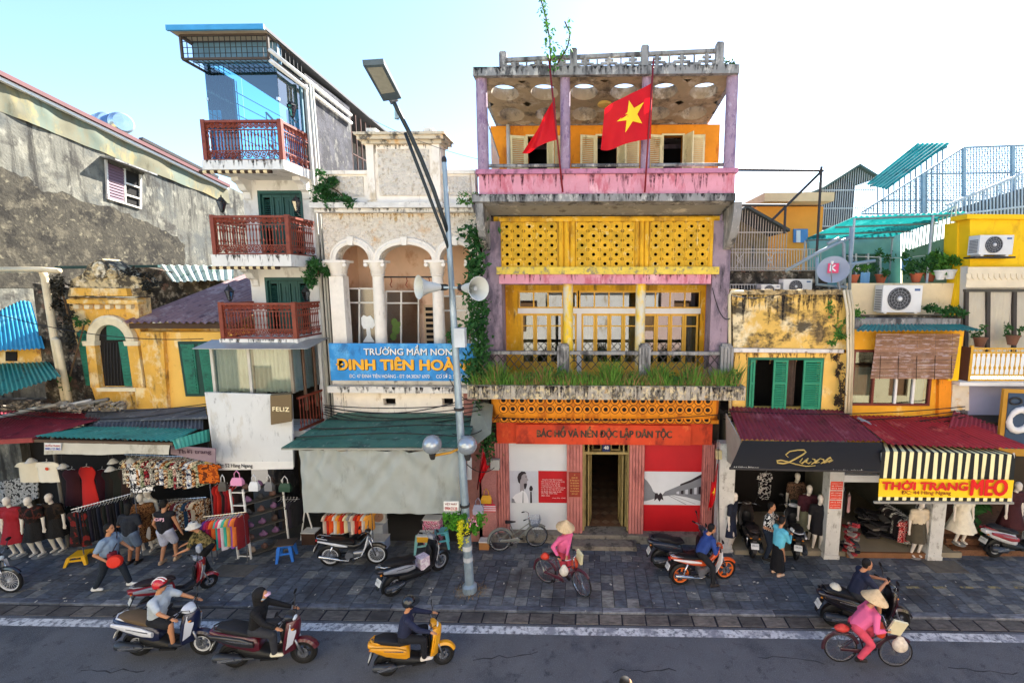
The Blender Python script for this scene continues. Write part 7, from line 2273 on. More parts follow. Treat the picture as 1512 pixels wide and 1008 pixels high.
   blob('hood',[(tp-hx*.02*s,(.125*s,.118*s,.135*s)),(N,tp-hx*.06*s,.09*s,.1*s)],.016,mk(top),o,2)
   blob('face',[(tp+hx*.05*s-Vector((0,0,.02)),(.088*s,.072*s,.1*s))],.014,skin,o,1)
   a_=[c+hx*.1+Vector((0,0,.035))+hy*.075*(1-.18*abs(k))*k/3-hx*.012*abs(k)for k in range(-3,4)]
   b_=[c+hx*.19+Vector((0,0,-.02))+hy*.085*k/3-hx*.016*abs(k)for k in range(-3,4)]
   MB().add(a_+b_,[(i,i+1,i+8,i+7)for i in range(6)]).build('peak',MT('#e3b3c0',.6),o,smooth=True,local=True)
 return o,dict(P=P,Ch=Ch,N=N,Hd=Hd,sh=sh,wr=wr,el=el,an=an,s=s)
def strap_bag(o,j,col,strap=True,side=-1,at_=None,size=(.07,.2,.16)):
 s=j['s']
 c=Vector(at_)if at_ else j['P']+Vector((.05,.2*side,.0))
 b=MB();b.obox(c,size);bo=b.build('bag',MT(col,.7,var=.12,scale=12),o,local=True)
 md=bo.modifiers.new('soft','BEVEL');md.width=.03;md.segments=3
 if strap:
  k0=j['sh'][0 if side<0 else 1]+Vector((0,0,.085))
  MB().tube([c+Vector((.0,0,.07)),j['Ch']+Vector((.165,0,-.02)),k0+Vector((.04,0,0)),k0+Vector((-.05,0,0)),j['Ch']+Vector((-.16,0,-.02)),c+Vector((-.02,0,.07))],.014,6).build('strap',MT('#2a2230',.8),o,local=True)
def lean_feet(px,py,Z=0.0):return on(px,py,Z)
walk=dict(feet=((.32,.08,.02),(-.34,-.08,.03)),hands=((.26,.24,.96),(.12,-.27,.92)))
f,j=figure('person','man in a grey-blue T-shirt striding right with a red bag across his body',on(168,869),rad(8),h=1.66,girth=1.15,top='#7f93a8',sleeve='short',bottom='#1d2530',shoes='#d5d5d2',look=.1,**walk)
strap_bag(f,j,'#7a1f2a',True,-1,(.2,-.16,.98),(.10,.2,.18));
MB().lathe([(.0,0),(.15,.0),(.16,.05),(.13,.11),(.0,.12)],(.3,-.2,.86),16,rot=(rad(80),0,.3)).build('red_pouch',MT('#d8301f',.6),f,smooth=40,local=True)
f,j=figure('person','person seen from behind in a dark top and denim shorts at the trouser rack',on(197,832),rad(95),h=1.66,skin=m_skin2,top='#20242c',sleeve='short',bottom='#5f7086',legs='short',shoes='#2a2622',long_hair=True,hands=((.25,.16,1.1),(.2,-.15,1.05)))
f,j=figure('person','man in a black sleeveless shirt with pink lettering and pale shorts',on(249,829),rad(95),h=1.70,skin=m_skin,top='#17171c',sleeve='none',bottom='#b9bccb',legs='short',shoes='#b5987a',hands=((.15,.3,.85),(.12,-.3,.82)),feet=((-.1,.1,0),(.08,-.14,0)))
text_obj('shirt_print','GFJ',1,MT('#e3b5c4',.7),f,j['Ch']+Vector((-.172,0,.06)),width=.24,height=.10,bold=.03,depth=0,rot=(rad(90),0,rad(-90)),local=True)
f,j=figure('person','person in a white bucket hat and camouflage shirt leaning over the red moped',on(307,846),rad(205),h=1.55,pelvis=(-.1,0,.84),chest=(.20,0,.25),head=(.10,0,.15),top=mat_print('camouflage',['#3f3a22','#6a5c34','#8f7d4e','#4f4a2a'],12),sleeve='short',bottom='#141416',shoes='#3a3632',hands=((.52,.22,.86),(.5,-.2,.88)),hat=('bucket','#c9c6bb'),girth=1.1)
strap_bag(f,j,'#a9b0bb',True,1,(.05,.24,.86),(.1,.2,.2))
f,j=figure('person','woman in a turquoise shirt and black trousers counting money',on(1147,848),rad(20),h=1.55,top='#5fb6cc',sleeve='long',bottom='#101014',shoes='#c9a58a',look=.2,hands=((.34,.05,1.12),(.34,-.07,1.14)),long_hair=False,girth=1.0,skirt=(.18,.2,.92))
MB().obox((.42,0,1.18),(.05,.1,.07),(.2,.4,0)).build('banknotes',MT('#d5d8d2',.7),f,local=True)
f,j=figure('person','man in a striped shirt standing behind the woman in turquoise',on(1131,824),rad(-35),h=1.60,top=mat_print('stripe_shirt',['#16161a','#e0ddd6','#16161a'],9),sleeve='short',bottom='#232c3c',shoes='#2a2622',hands=((.32,.16,1.3),(.2,-.22,1.0)))
m_pk=mat('pink_cotton','#d8628e',.85,var=.08,scale=5)
m_pk2=mat('coral_print','#c9404f',.85,var=.2,scale=14)
#  mannequins
def mannequin(lab,px,py,rz,top,bottom,skirt,h=1.68,sleeve='short',Z=.06,**k):
 f,j=figure('mannequin',lab,on(px,py,Z)+Vector((0,0,0)),rz,'mannequin',h,skin=m_pale,top=top,bottom=bottom,skirt=skirt,sleeve=sleeve,hair=False,face=False,shoes=None,group='shop mannequins',**k)
 MB().lathe([(.16,-.06),(.16,-.05),(.02,-.04),(.0,-.04)],(0,0,.01),16).build('base_plate',MT('#8f8f8c',.4),f,local=True)
 return f
m_rdr=mat('red_dress','#8c1420',.8,var=.12,scale=6)
m_bkd=mat_print('black_red_print',['#15110f','#1b1513','#4a2018','#15110f'],6)
mannequin('mannequin in a red dress, leftmost of the three at the left edge',28,818,rad(-85),m_rdr,m_rdr,(.42,.28,1.15))
mannequin('mannequin in a black dress with dark red print, middle of the left three',58,818,rad(-80),m_bkd,'#131212',(.46,.25,1.1))
mannequin('mannequin in a black and brown dress, right of the left three',88,812,rad(-80),mat_print('black_brown',['#15110f','#2c2118','#15110f'],6),'#131212',(.46,.25,1.1))
mannequin('mannequin in a long brown leopard print dress beside the shirt rack',219,812,rad(-70),mat_print('leopard',['#3a2414','#6a4426','#8a6038','#3a2414'],22),mat_print('leopard',[],1),(.32,.19,1.15))
mannequin('mannequin in a white blouse in front of the printed shirts',232,803,rad(-110),'#d5d0c2','#2a2622',(.5,.2,1.0))
mannequin('mannequin in a navy dress against the white pillar by the memorial house',1077,809,rad(-40),'#1d2230','#1d2438',(.42,.2,1.0),1.65)
mannequin('mannequin in a burgundy top and olive skirt under the black awning',1188,799,rad(-90),'#3d1620','#75735a',(.42,.24,1.05),1.72)
mannequin('mannequin in a black off-shoulder dress next to the stickered pillar',1205,812,rad(-100),'#141418','#141418',(.55,.19,1.1),1.64)
mannequin('mannequin in a dull flowered blouse deep inside the black-awning shop',1171,778,rad(-90),mat_print('dull_flower',['#4a3a30','#7a5c48','#3a3028'],16),'#2a3c40',(.4,.2,1.0),1.75)
mannequin('mannequin half hidden behind the black dress by the pillar',1216,795,rad(-90),'#8a8870','#8a8870',(.4,.2,1.0),1.7)
mannequin('mannequin in a brown pinafore with a cream collar under the striped awning',1350,819,rad(-88),'#cdbfa5','#4a4436',(.45,.24,1.2),1.62)
mannequin('mannequin in a long white skirt under the right end of the striped awning',1416,800,rad(-90),'#d9d2bc','#d9d2bc',(.38,.34,1.05),1.66,Z=.35)
mannequin('mannequin in a maroon dress at the far right edge',1489,796,rad(-80),'#3c171b','#3c171b',(.4,.3,1.15),1.7,Z=.35)
#  vehicles
m_tyre=mat('tyre_rubber','#111112',.8,var=.15,scale=20)
m_chr=mat('chrome','#b9bcc0',.22,metal=.9,var=.05)
m_blkp=mat('black_plastic','#131416',.5,var=.1)
m_seat=mat('black_seat','#0f0f11',.55,var=.1)
m_alloy=mat('alloy','#8d9096',.35,metal=.7)
def hull(secs,n=14,pw=2.6):
 """shell along x from sections (x, z, half width, half height)"""
 rings=[]
 for(x,z,a,b)in secs:
  r=[]
  for i in range(n):
   t=2*math.pi*i/n
   c,s=math.cos(t),math.sin(t)
   r.append((x,math.copysign(abs(c)**(2/pw),c)*a,z+math.copysign(abs(s)**(2/pw),s)*b))
  rings.append(r)
 return MB().loft(rings)
def wheel(o,x,R_,w,rimm,spokes=5,wire=False,steer=0):
 M=Matrix.Translation((x,0,R_))@Matrix.Rotation(steer,4,'Z')
 rot=Matrix.Rotation(rad(90),4,'X')
 def put(mb):mb.v=[M@rot@p for p in mb.v];return mb
 put(MB().loft([[((R_-w*.5+w*.5*math.cos(a))*math.cos(t),(R_-w*.5+w*.5*math.cos(a))*math.sin(t),w*.5*math.sin(a))for a in[6.2832*k/8 for k in range(8)]]for t in[6.2832*k/28 for k in range(28)]],close=True)).build('tyre',m_tyre,o,smooth=True,local=True)
 ri=R_-w*.95
 m=MB()
 m.loft([[(q*math.cos(t),q*math.sin(t),zz)for q,zz in((ri+.012,-w*.3),(ri+.012,w*.3),(ri-.022,w*.22),(ri-.022,-w*.22))]for t in[6.2832*k/28 for k in range(28)]],close=True)
 m.lathe([(.0,-w*.5),(.035,-w*.5),(.045,-w*.2),(.045,w*.2),(.035,w*.5),(.0,w*.5)],(0,0,0),12)
 for k in range(spokes):
  t=6.2832*k/spokes
  if wire:
   for sg in(-1,1):m.bar((.04*math.cos(t+.9*sg),.04*math.sin(t+.9*sg),.02*sg),((ri-.015)*math.cos(t),(ri-.015)*math.sin(t),0),.0035)
  else:m.bar((.03*math.cos(t),.03*math.sin(t),0),((ri-.01)*math.cos(t+.12),(ri-.01)*math.sin(t+.12),0),.035,.03,up=(0,0,1))
 r_=put(m).build('rim',rimm,o,local=True)
 if not wire:put(MB().lathe([(.0,w*.42),(.1,w*.42),(.1,w*.5),(.0,w*.5)],(0,0,0),16)).build('brake_disc',m_chr,o,local=True)
def fender(o,x,R_,w,a0,a1,m,nm='fender',steer=0):
 mb=MB();n=12;rows=[]
 M=Matrix.Translation((x,0,R_))@Matrix.Rotation(steer,4,'Z')
 for k in range(n+1):
  t=rad(a0+(a1-a0)*k/n)
  rows.append([M@Vector(((R_+d)*math.cos(t),y,(R_+d)*math.sin(t)))for y,d in((-w,-.01),(-w*.7,.035),(0,.05),(w*.7,.035),(w,-.01),(w*.7,.022),(0,.036),(-w*.7,.022))])
 mb.loft(rows);mb.build(nm,m,o,smooth=40,local=True)
def mirror_pair(o,x,z,col='#1a1a1c'):
 for s in(-1,1):
  q=MB().tube([(x,s*.2,z),(x+.0,s*.26,z+.14),(x-.02,s*.30,z+.2)],.008,6)
  q.ell((x-.02,s*.32,z+.24),(.015,.065,.042),12,8);q.build('mirror',MT(col,.4),o,smooth=40,local=True)
def plate(o,x,z,tilt=.35):
 p=MB().obox((x,0,z),(.012,.19,.14),(0,tilt,0)).build('number_plate',MT('#c9cbc8',.5),o,local=True)
 R_=Euler((rad(90)+0,0,rad(-90)))
 for k,s in enumerate(('29-H1','052.18')):
  text_obj('plate_text',s,1,m_iron,p,(x-.012+(-.012 if k==0 else.012),0,z+.032-.062*k),height=.045,width=.14,depth=0,rot=(rad(90),0,rad(-90)),local=True)
def scooter(label,loc,rz,main_c,sec_c,seat_c='#1a1a1d',rim_c='#6f7278',lean=0,steer=0,rack=False,trim=None,kind='scooter',cat='scooter',tail='#8a1a1a',vis=True,floor_c=None,R_=.25,white_wall=None):
 o=thing('parked_scooter' if kind!='ridden' else 'scooter',label,cat,loc,rz)
 o.scale=(1.07,1.07,1.07)
 if lean:o.rotation_euler=Euler((lean,0,rz))
 mm,ms=MT(main_c,.3,var=.04,coat=.7),MT(sec_c,.35,var=.04,coat=.5)
 mr=MT(rim_c,.4,var=.05)
 mtr=MT(trim,.35,var=.04,coat=.5)if trim else ms
 wheel(o,.63,R_,.1,mr,5,steer=steer);wheel(o,-.60,R_,.12,mr,5)
 fender(o,.63,R_,.07,20,165,mm,'front_fender',steer)
 for s in(-1,1):MB().tube([(.63,s*.075,R_),(.50,s*.075,.62)],.02,8).build('fork',m_alloy,o,local=True,smooth=True)
 sh=MB()
 rows=[]
 for(z,x,w)in((.34,.36,.17),(.46,.38,.2),(.6,.41,.215),(.74,.435,.2),(.86,.45,.17),(.93,.44,.13)):
  rows.append([(x+.15*(1-(abs(t)**2))+.012,w*t,z)for t in(-1,-.7,-.35,0,.35,.7,1)]+[(x-.02-.02*(1-abs(t)),w*t*.97,z)for t in(1,.5,0,-.5,-1)])
 sh.loft(rows);sh.build('leg_shield',mm,o,smooth=40,local=True)
 for s in(-1,1):
  MB().loft([[(.40+.0,s*.18,.45),(.42,s*.21,.45),(.5,s*.12,.5),(.47,s*.1,.5)],[(.47,s*.2,.72),(.49,s*.215,.72),(.57,s*.1,.72),(.54,s*.09,.72)],[(.47,s*.13,.9),(.49,s*.14,.9),(.55,s*.05,.88),(.52,s*.05,.88)]]).build('shield_trim',mtr,o,smooth=40,local=True)
 hull([(.56,.74,.02,.03),(.545,.74,.09,.07),(.50,.76,.11,.1),(.46,.78,.08,.09)]).build('nose_panel',m_blkp,o,smooth=40,local=True)
 hc=hull([(.34,1.0,.05,.03),(.38,1.0,.13,.055),(.44,.98,.12,.07),(.50,.95,.08,.06),(.53,.93,.03,.03)]).build('handlebar_cowl',ms,o,smooth=40,local=True)
 MB().ell((.515,0,.945),(.03,.07,.045),12,8).build('headlight',MT('#c9d3d8',.15),o,smooth=True,local=True)
 for s in(-1,1):
  MB().tube([(.40,s*.1,1.0),(.37,s*.2,1.01),(.31,s*.34,1.0)],.014,8).build('handlebar',m_alloy,o,local=True,smooth=True)
  MB().tube([(.345,s*.25,1.005),(.305,s*.355,1.0)],.021,8).build('grip',m_tyre,o,local=True,smooth=True)
  MB().tube([(.40,s*.2,1.0),(.40,s*.31,.985)],.007,6).build('brake_lever',m_alloy,o,local=True)
 mirror_pair(o,.40,1.02)
 hull([(-.18,.3,.14,.05),(.0,.28,.15,.045),(.2,.28,.15,.04),(.36,.34,.15,.06)]).build('floorboard',m_blkp if not floor_c else MT(floor_c,.5),o,smooth=40,local=True)
 hull([(-.10,.44,.12,.14),(-.18,.5,.155,.2),(-.36,.57,.185,.17),(-.58,.63,.185,.15),(-.80,.69,.15,.11),(-.98,.76,.07,.05)]).build('rear_body',mm,o,smooth=40,local=True)
 for s in(-1,1):
  hull([(-.16,.56,.03,.05),(-.36,.61,.03,.085),(-.6,.68,.03,.07),(-.90,.765,.025,.03)]).build('side_panel',ms,o,smooth=40,local=True).location=(0,s*.175,0)
 hull([(-.06,.68,.09,.025),(-.12,.71,.13,.05),(-.30,.72,.145,.06),(-.45,.78,.16,.075),(-.66,.83,.15,.07),(-.84,.85,.09,.045)]).build('seat',MT(seat_c,.6,var=.08),o,smooth=40,local=True)
 MB().ell((-.93,0,.74),(.03,.09,.035),12,8).build('tail_light',MT(tail,.2),o,smooth=True,local=True)
 MB().tube([(-.66,-.11,.79),(-.86,-.11,.85),(-.93,0,.86),(-.86,.11,.85),(-.66,.11,.79)],.016,8).build('grab_rail',ms if not rack else m_chr,o,smooth=True,local=True)
 fender(o,-.60,R_,.06,95,190,m_blkp,'rear_fender')
 MB().obox((-.93,0,.48),(.02,.1,.3),(0,.45,0)).build('plate_hanger',m_blkp,o,local=True)
 plate(o,-.955,.50,.45)
 hull([(.36,.36,.12,.08),(.1,.27,.15,.07),(-.14,.32,.16,.12),(-.34,.36,.15,.13),(-.5,.38,.10,.10)]).build('belly_panel',m_blkp,o,smooth=40,local=True)
 hull([(-.12,.3,.05,.09),(-.3,.29,.08,.12),(-.5,.27,.07,.1),(-.7,.26,.05,.08)]).build('engine',m_blkp,o,smooth=40,local=True).location=(0,.06,0)
 mf=MB().tube([(-.2,-.13,.26),(-.4,-.16,.28)],.022,8).tube([(-.38,-.165,.28),(-.46,-.17,.29),(-.84,-.17,.34),(-.88,-.17,.345)],[.03,.075,.08,.05],12);mf.build('muffler',MT('#3c4046',.35,metal=.4),o,smooth=40,local=True)
 MB().tube([(-.60,.12,.3),(-.58,.13,.58)],.022,8).build('shock',m_chr,o,smooth=True,local=True)
 MB().obox((-.62,-.245,.335),(.3,.012,.05),(0,-.12,0)).build('heat_shield',m_chr,o,local=True)
 hull([(.36,.62,.10,.17),(.33,.60,.13,.2),(.30,.58,.10,.16)]).build('inner_shield',m_blkp,o,smooth=40,local=True)
 for s in(-1,1):
  MB().ell((.52,s*.12,.80),(.03,.035,.018),10,6).build('front_indicator',MT('#d8892a',.25),o,smooth=True,local=True)
  MB().ell((-.93,s*.10,.70),(.025,.03,.016),10,6).build('rear_indicator',MT('#c97a22',.25),o,smooth=True,local=True)
  MB().hexa([(-.22,s*.207,.60),(-.62,s*.207,.69),(-.62,s*.207,.705),(-.22,s*.207,.625)],[(-.22,s*.204,.60),(-.62,s*.204,.69),(-.62,s*.204,.705),(-.22,s*.204,.625)]).build('side_decal',m_chr,o,local=True)
  MB().tube([(.38,s*.2,1.0),(.46,s*.18,1.04),(.5,s*.08,.98),(.5,s*.05,.8)],.006,5).build('cable',m_blkp,o,local=True)
  MB().obox((.1,s*.17,.27),(.3,.06,.03)).build('foot_mat',m_tyre,o,local=True)
 MB().tube([(-.05,.12,.26),(-.1,.2,.02)],.012,6).build('side_stand',m_alloy,o,local=True)
 return o
def cub(label,loc,rz,main_c,sec_c,rim_c='#b9bcc0',wire=True,R_=.29,cat='motorbike',lean=0,shield=True):
 o=thing('parked_motorbike',label,cat,loc,rz)
 if lean:o.rotation_euler=Euler((lean,0,rz))
 mm,ms,mr=MT(main_c,.3,var=.04,coat=.7),MT(sec_c,.35,var=.04,coat=.5),MT(rim_c,.35,var=.05)
 n=18 if wire else 5
 wheel(o,.62,R_,.075,mr,n,wire);wheel(o,-.60,R_,.085,mr,n,wire)
 fender(o,.62,R_,.055,35,165,mm,'front_fender');fender(o,-.6,R_,.06,40,185,m_blkp,'rear_fender')
 for s in(-1,1):
  MB().tube([(.62,s*.07,R_),(.44,s*.07,.82)],.02,8).build('fork',m_chr,o,smooth=True,local=True)
  MB().tube([(-.6,s*.11,R_),(-.48,s*.12,.62)],.024,8).build('shock',m_chr,o,smooth=True,local=True)
  MB().tube([(-.6,s*.1,R_),(-.05,s*.09,R_+.02)],.02,6).build('swing_arm',m_blkp,o,local=True)
  MB().tube([(.40,s*.08,.98),(.34,s*.22,1.0),(.29,s*.33,.98)],.014,8).build('handlebar',m_alloy,o,smooth=True,local=True)
  MB().tube([(.32,s*.25,.995),(.285,s*.34,.98)],.021,8).build('grip',m_tyre,o,smooth=True,local=True)
  if shield:MB().loft([[(.42,s*.06,.84),(.46,s*.05,.84),(.46,s*.14,.82),(.43,s*.15,.82)],[(.36,s*.09,.6),(.40,s*.08,.62),(.42,s*.2,.6),(.38,s*.21,.6)],[(.24,s*.08,.34),(.27,s*.08,.36),(.30,s*.18,.36),(.26,s*.19,.34)]]).build('leg_shield',ms,o,smooth=40,local=True)
  MB().obox((.02,s*.2,.28),(.07,.12,.025)).build('foot_peg',m_tyre,o,local=True)
 mirror_pair(o,.36,1.0)
 hull([(.36,.98,.04,.04),(.42,.96,.09,.07),(.48,.93,.08,.07),(.52,.91,.04,.04)]).build('headlight_cowl',mm,o,smooth=40,local=True)
 MB().ell((.505,0,.92),(.03,.065,.055),12,8).build('headlight',MT('#c9d3d8',.15),o,smooth=True,local=True)
 hull([(.44,.84,.05,.07),(.34,.72,.06,.08),(.2,.58,.05,.07),(.05,.52,.06,.08),(-.12,.56,.08,.1)]).build('frame_spine',mm,o,smooth=40,local=True)
 hull([(-.05,.56,.08,.08),(-.25,.60,.11,.1),(-.5,.66,.115,.08),(-.75,.74,.09,.055),(-.9,.79,.04,.025)]).build('rear_body',mm,o,smooth=40,local=True)
 for s in(-1,1):hull([(-.1,.6,.02,.02),(-.4,.66,.02,.04),(-.85,.775,.02,.015)]).build('side_panel',ms,o,smooth=40,local=True).location=(0,s*.11,0)
 hull([(.06,.66,.07,.03),(-.05,.70,.11,.045),(-.3,.72,.125,.05),(-.55,.77,.12,.05),(-.74,.80,.07,.035)]).build('seat',m_seat,o,smooth=40,local=True)
 MB().tube([(-.6,-.1,.8),(-.88,-.09,.86),(-.92,0,.87),(-.88,.09,.86),(-.6,.1,.8)],.014,8).build('grab_rail',m_chr,o,smooth=True,local=True)
 MB().ell((-.92,0,.76),(.03,.07,.04),12,8).build('tail_light',MT('#a01c1c',.2),o,smooth=True,local=True)
 e=MB().tube([(.02,0,.34),(.28,0,.36)],.085,12);e.lathe([(.0,-.12),(.11,-.12),(.12,-.08),(.12,.08),(.11,.12),(.0,.12)],(-.06,0,.32),16,rot=(rad(90),0,0));e.build('engine',m_alloy,o,smooth=40,local=True)
 MB().tube([(.2,-.1,.28),(-.1,-.13,.2),(-.3,-.14,.24),(-.36,-.14,.26),(-.82,-.15,.36)],[.018,.018,.02,.045,.05],10).build('muffler',m_chr,o,smooth=40,local=True)
 MB().obox((-.94,0,.54),(.02,.1,.26),(0,.4,0)).build('plate_hanger',m_blkp,o,local=True);plate(o,-.965,.56,.4)
 MB().tube([(-.08,.1,.26),(-.12,.2,.02)],.012,6).build('side_stand',m_alloy,o,local=True)
 return o
def bicycle(label,loc,rz,frame_c,basket=False,lean=0,rack=True,tyre_c=None,steer=0):
 o=thing('bicycle',label,'bicycle',loc,rz)
 if lean:o.rotation_euler=Euler((lean,0,rz))
 m=MT(frame_c,.35,var=.1,coat=.3)
 R_=.325
 wheel(o,.54,R_,.036,m_chr,20,True,steer);wheel(o,-.5,R_,.036,m_chr,20,True)
 bb,hd0,hd1,st,ax=(-.05,0,.29),(.36,0,.62),(.33,0,.82),(-.2,0,.72),(-.5,0,R_)
 for nm,a,b,r in(('down_tube',hd0,bb,.018),('top_tube',(.345,0,.74),(-.12,0,.46),.016),('seat_tube',bb,st,.016),('head_tube',hd0,hd1,.022)):
  MB().tube([a,b],r,8).build(nm,m,o,smooth=True,local=True)
 for s in(-1,1):
  MB().tube([bb,(-.5,s*.05,R_)],.010,6).build('chain_stay',m,o,local=True);MB().tube([(-.16,0,.60),(-.5,s*.05,R_)],.009,6).build('seat_stay',m,o,local=True)
  MB().tube([hd0,(.42,s*.045,.52),(.54,s*.045,R_)],.011,6).build('fork_blade',m,o,smooth=True,local=True)
  MB().tube([(.32,0,.92),(.33,s*.14,.97),(.27,s*.24,.98),(.16,s*.26,.96)],.011,8).build('handlebar',m_chr,o,smooth=True,local=True)
  MB().tube([(.22,s*.255,.97),(.14,s*.262,.955)],.017,8).build('grip',m_tyre,o,smooth=True,local=True)
  MB().tube([(-.05,s*.07,.29),(-.05+.15*s,s*.08,.22)],.009,6).build('crank',m_chr,o,local=True)
  MB().obox((-.05+.15*s,s*.13,.22),(.09,.08,.02)).build('pedal',m_tyre,o,local=True)
 MB().tube([hd1,(.32,0,.92)],.013,8).build('stem',m_chr,o,smooth=True,local=True)
 MB().tube([st,(-.22,0,.80)],.012,8).build('seat_post',m_chr,o,local=True)
 hull([(-.06,.82,.02,.015),(-.14,.825,.035,.02),(-.26,.835,.08,.03),(-.33,.84,.085,.03),(-.36,.84,.05,.02)]).build('saddle',m_seat,o,smooth=40,local=True)
 MB().lathe([(.0,-.01),(.09,-.01),(.09,.01),(.0,.01)],(-.05,-.05,.29),20,rot=(rad(90),0,0)).build('chain_ring',m_chr,o,local=True)
 hull([(.05,.29,.012,.04),(-.05,.3,.012,.07),(-.3,.32,.012,.03),(-.52,R_,.012,.03)]).build('chain_guard',m,o,smooth=40,local=True).location=(0,-.055,0)
 fender(o,.54,R_,.025,45,170,m,'front_mudguard',steer);fender(o,-.5,R_,.025,20,190,m,'rear_mudguard')
 if rack:
  for s in(-1,1):MB().tube([(-.2,s*.05,.66),(-.66,s*.06,.68),(-.5,s*.06,R_)],.007,6).build('rear_rack',m_chr,o,local=True)
  for k in range(4):MB().bar((-.3-.1*k,-.055,.675),(-.3-.1*k,.055,.675),.008).build('rack_bar',m_chr,o,local=True)
 if basket:
  b=MB()
  for k in range(6):
   z=.66+.045*k;w=.1+.01*k;l=.1+.012*k
   b.tube([(.50-l,-w,z),(.50+l,-w,z),(.50+l,w,z),(.50-l,w,z)],.004,4,close=True)
  for k in range(7):
   for s in(-1,1):
    t=-1+2*k/6
    b.bar((.50+.1*t,.1*s,.66),(.50+.16*t,.15*s,.885),.005);b.bar((.50+.1*s,.1*t,.66),(.50+.16*s,.15*t,.885),.005)
   b.bar((.40,.1*t,.66),(.6,.1*t,.66),.005)
  b.build('basket',m_chr,o,local=True)['kind']='stuff'
 return o
def span(r,f,Z=0.0,base=1.23):
 """placing from the two wheel contacts (rear, front)"""
 a,b=on(*r,Z),on(*f,Z)
 d=b-a
 return(a+b)/2,math.atan2(d.y,d.x)
RZ=-.06
ride=dict(pelvis=(-.2,0,.86),chest=(.07,0,.30),head=(.06,0,.175),feet=((.22,.16,.31),(.20,-.16,.31)),kneep=((1,.25,.5),(1,-.25,.5)),hands=((.34,.30,1.04),(.34,-.30,1.04)),elbowp=((-.3,.6,-.5),(-.3,-.6,-.5)))
c,a=span((200,966),(308,965),RZ)
scooter('blue and white scooter ridden by the man in the red helmet',c,a,'#161d3a','#c9ced6','#5a4a35','#b9bcc2',kind='ridden')
figure('person','rider in a red and white helmet, pale blue T-shirt and black shorts',c,a,h=1.66,top='#a9b4bd',sleeve='short',bottom='#16181e',legs='short',shoes='#20242e',hat=('helmet','#b3202a',-8,'#17181c'),look=.15,girth=1.08,**ride)
c,a=span((338,984),(460,977),RZ)
scooter('dark red scooter with a white headlight rim, ridden by the person in black',c,a,'#4c1220','#232428','#1a1a1e','#2a2b2e',kind='ridden',trim='#c9ccd2')
figure('person','rider in a black hoodie, pink peak and pale blue face mask',c,a,h=1.64,top='#131316',sleeve='long',bottom='#2e3036',shoes='#d2cdb8',hat=('hood','#131316'),hair=False,mask='#8fb6cc',face=False,**ride)
c,a=on(614,988,RZ),rad(16)
sy_=scooter('yellow scooter with a black seat in the middle of the road',c,a,'#d8981a','#d09018','#191a1e','#2a2b2e',kind='ridden',trim='#e0a222')
sy_.scale=(.86,.92,.96)
figure('person','rider in a black helmet and navy jacket on the yellow scooter',c,a,h=1.55,top='#20263f',sleeve='long',bottom='#14161d',shoes='#c9c4bd',hat=('helmet','#1b2026',-5,'#22262c'),mask='#15161a',**ride)
c,a=span((1222,923),(1331,931),RZ)
scooter('black and dark red scooter standing at the kerb under the man with a phone',c,a,'#1b1418','#1d1a1d','#17171a','#232326',kind='ridden',trim='#3a1420')
r2=dict(ride);r2 .update(hands=((.30,.05,1.16),(.28,-.10,1.14)),feet=((.12,.3,.02),(.2,-.16,.31)),pelvis=(-.25,0,.86),chest=(.10,0,.29),head=(.10,0,.15))
f,j=figure('person','man in a dark blue shirt looking at a phone on the kerbside scooter',c,a,h=1.68,top='#20263c',sleeve='short',bottom='#2a2c30',legs='short',shoes='#2a2622',skin=m_skin,**r2)
MB().obox((.37,-.03,1.2),(.01,.075,.15),(0,.7,.3)).build('phone',MT('#22242a',.2),f,local=True)
tag(MB().lathe([(.112,0),(.125,.02),(.12,.08),(.08,.14),(.0,.16)],c+Matrix.Rotation(a,3,'Z')@Vector((-.68,0,.87)),20).build('spare_helmet',MT('#cfc8b2',.35),None,smooth=50),'cream helmet lying on the seat behind the man with a phone','helmet')
bride=dict(pelvis=(-.24,0,.90),chest=(.20,0,.25),head=(.10,0,.14),feet=((.10,.12,.24),(-.20,-.12,.14)),kneep=((1,.1,.3),(1,-.1,.3)),hands=((.2,.25,.99),(.2,-.25,.99)),elbowp=((-.3,.5,-.6),(-.3,-.5,-.6)))
c,a=span((1238,976),(1318,983),RZ)
bicycle('dark red bicycle ridden by the woman in pink',c,a,'#3a2028')
f,j=figure('person','woman in a pink suit and conical hat riding a bicycle along the road',c,a,h=1.56,top=m_pk,bottom=mat('coral_cotton','#c94a60',.85,var=.12,scale=8),shoes='#1d1a1a',hat=('cone','',14),girth=1.08,**bride)
def bagblob(nm,lab,p,r,col):return tag(blob(nm,[(p,r),(p+Vector((0,0,r[2]*.8)),tuple(q*.55 for q in r))],.02,MT(col,.45,var=.25,scale=14),None,2),lab,'bag')
loc2=lambda v:c+Matrix.Rotation(a,3,'Z')@Vector(v)
bagblob('plastic_bag','white plastic bag hanging on the road cyclist\'s handlebar',loc2((.46,-.26,.68)),(.15,.10,.14),'#c9bfae')
bagblob('plastic_bag','orange plastic bag in front of the road cyclist\'s knees',loc2((.22,.0,.76)),(.10,.12,.15),'#c9482a')
bagblob('plastic_bag','red plastic bag on the road cyclist\'s rear rack',loc2((-.5,0,.75)),(.16,.09,.07),'#b83a34')
tag(MB().obox(loc2((.40,-.22,1.02)),(.26,.04,.36),(.3,.2,a)).build('cardboard_sign',MT('#d8d2b0',.8),None),'pale card hanging from the road cyclist\'s handlebar','card')
c,a=span((805,862),(857,876),0)
bicycle('dark red bicycle wheeled by the woman standing in pink',c,a-.12,'#4a1f2c',steer=-.25)
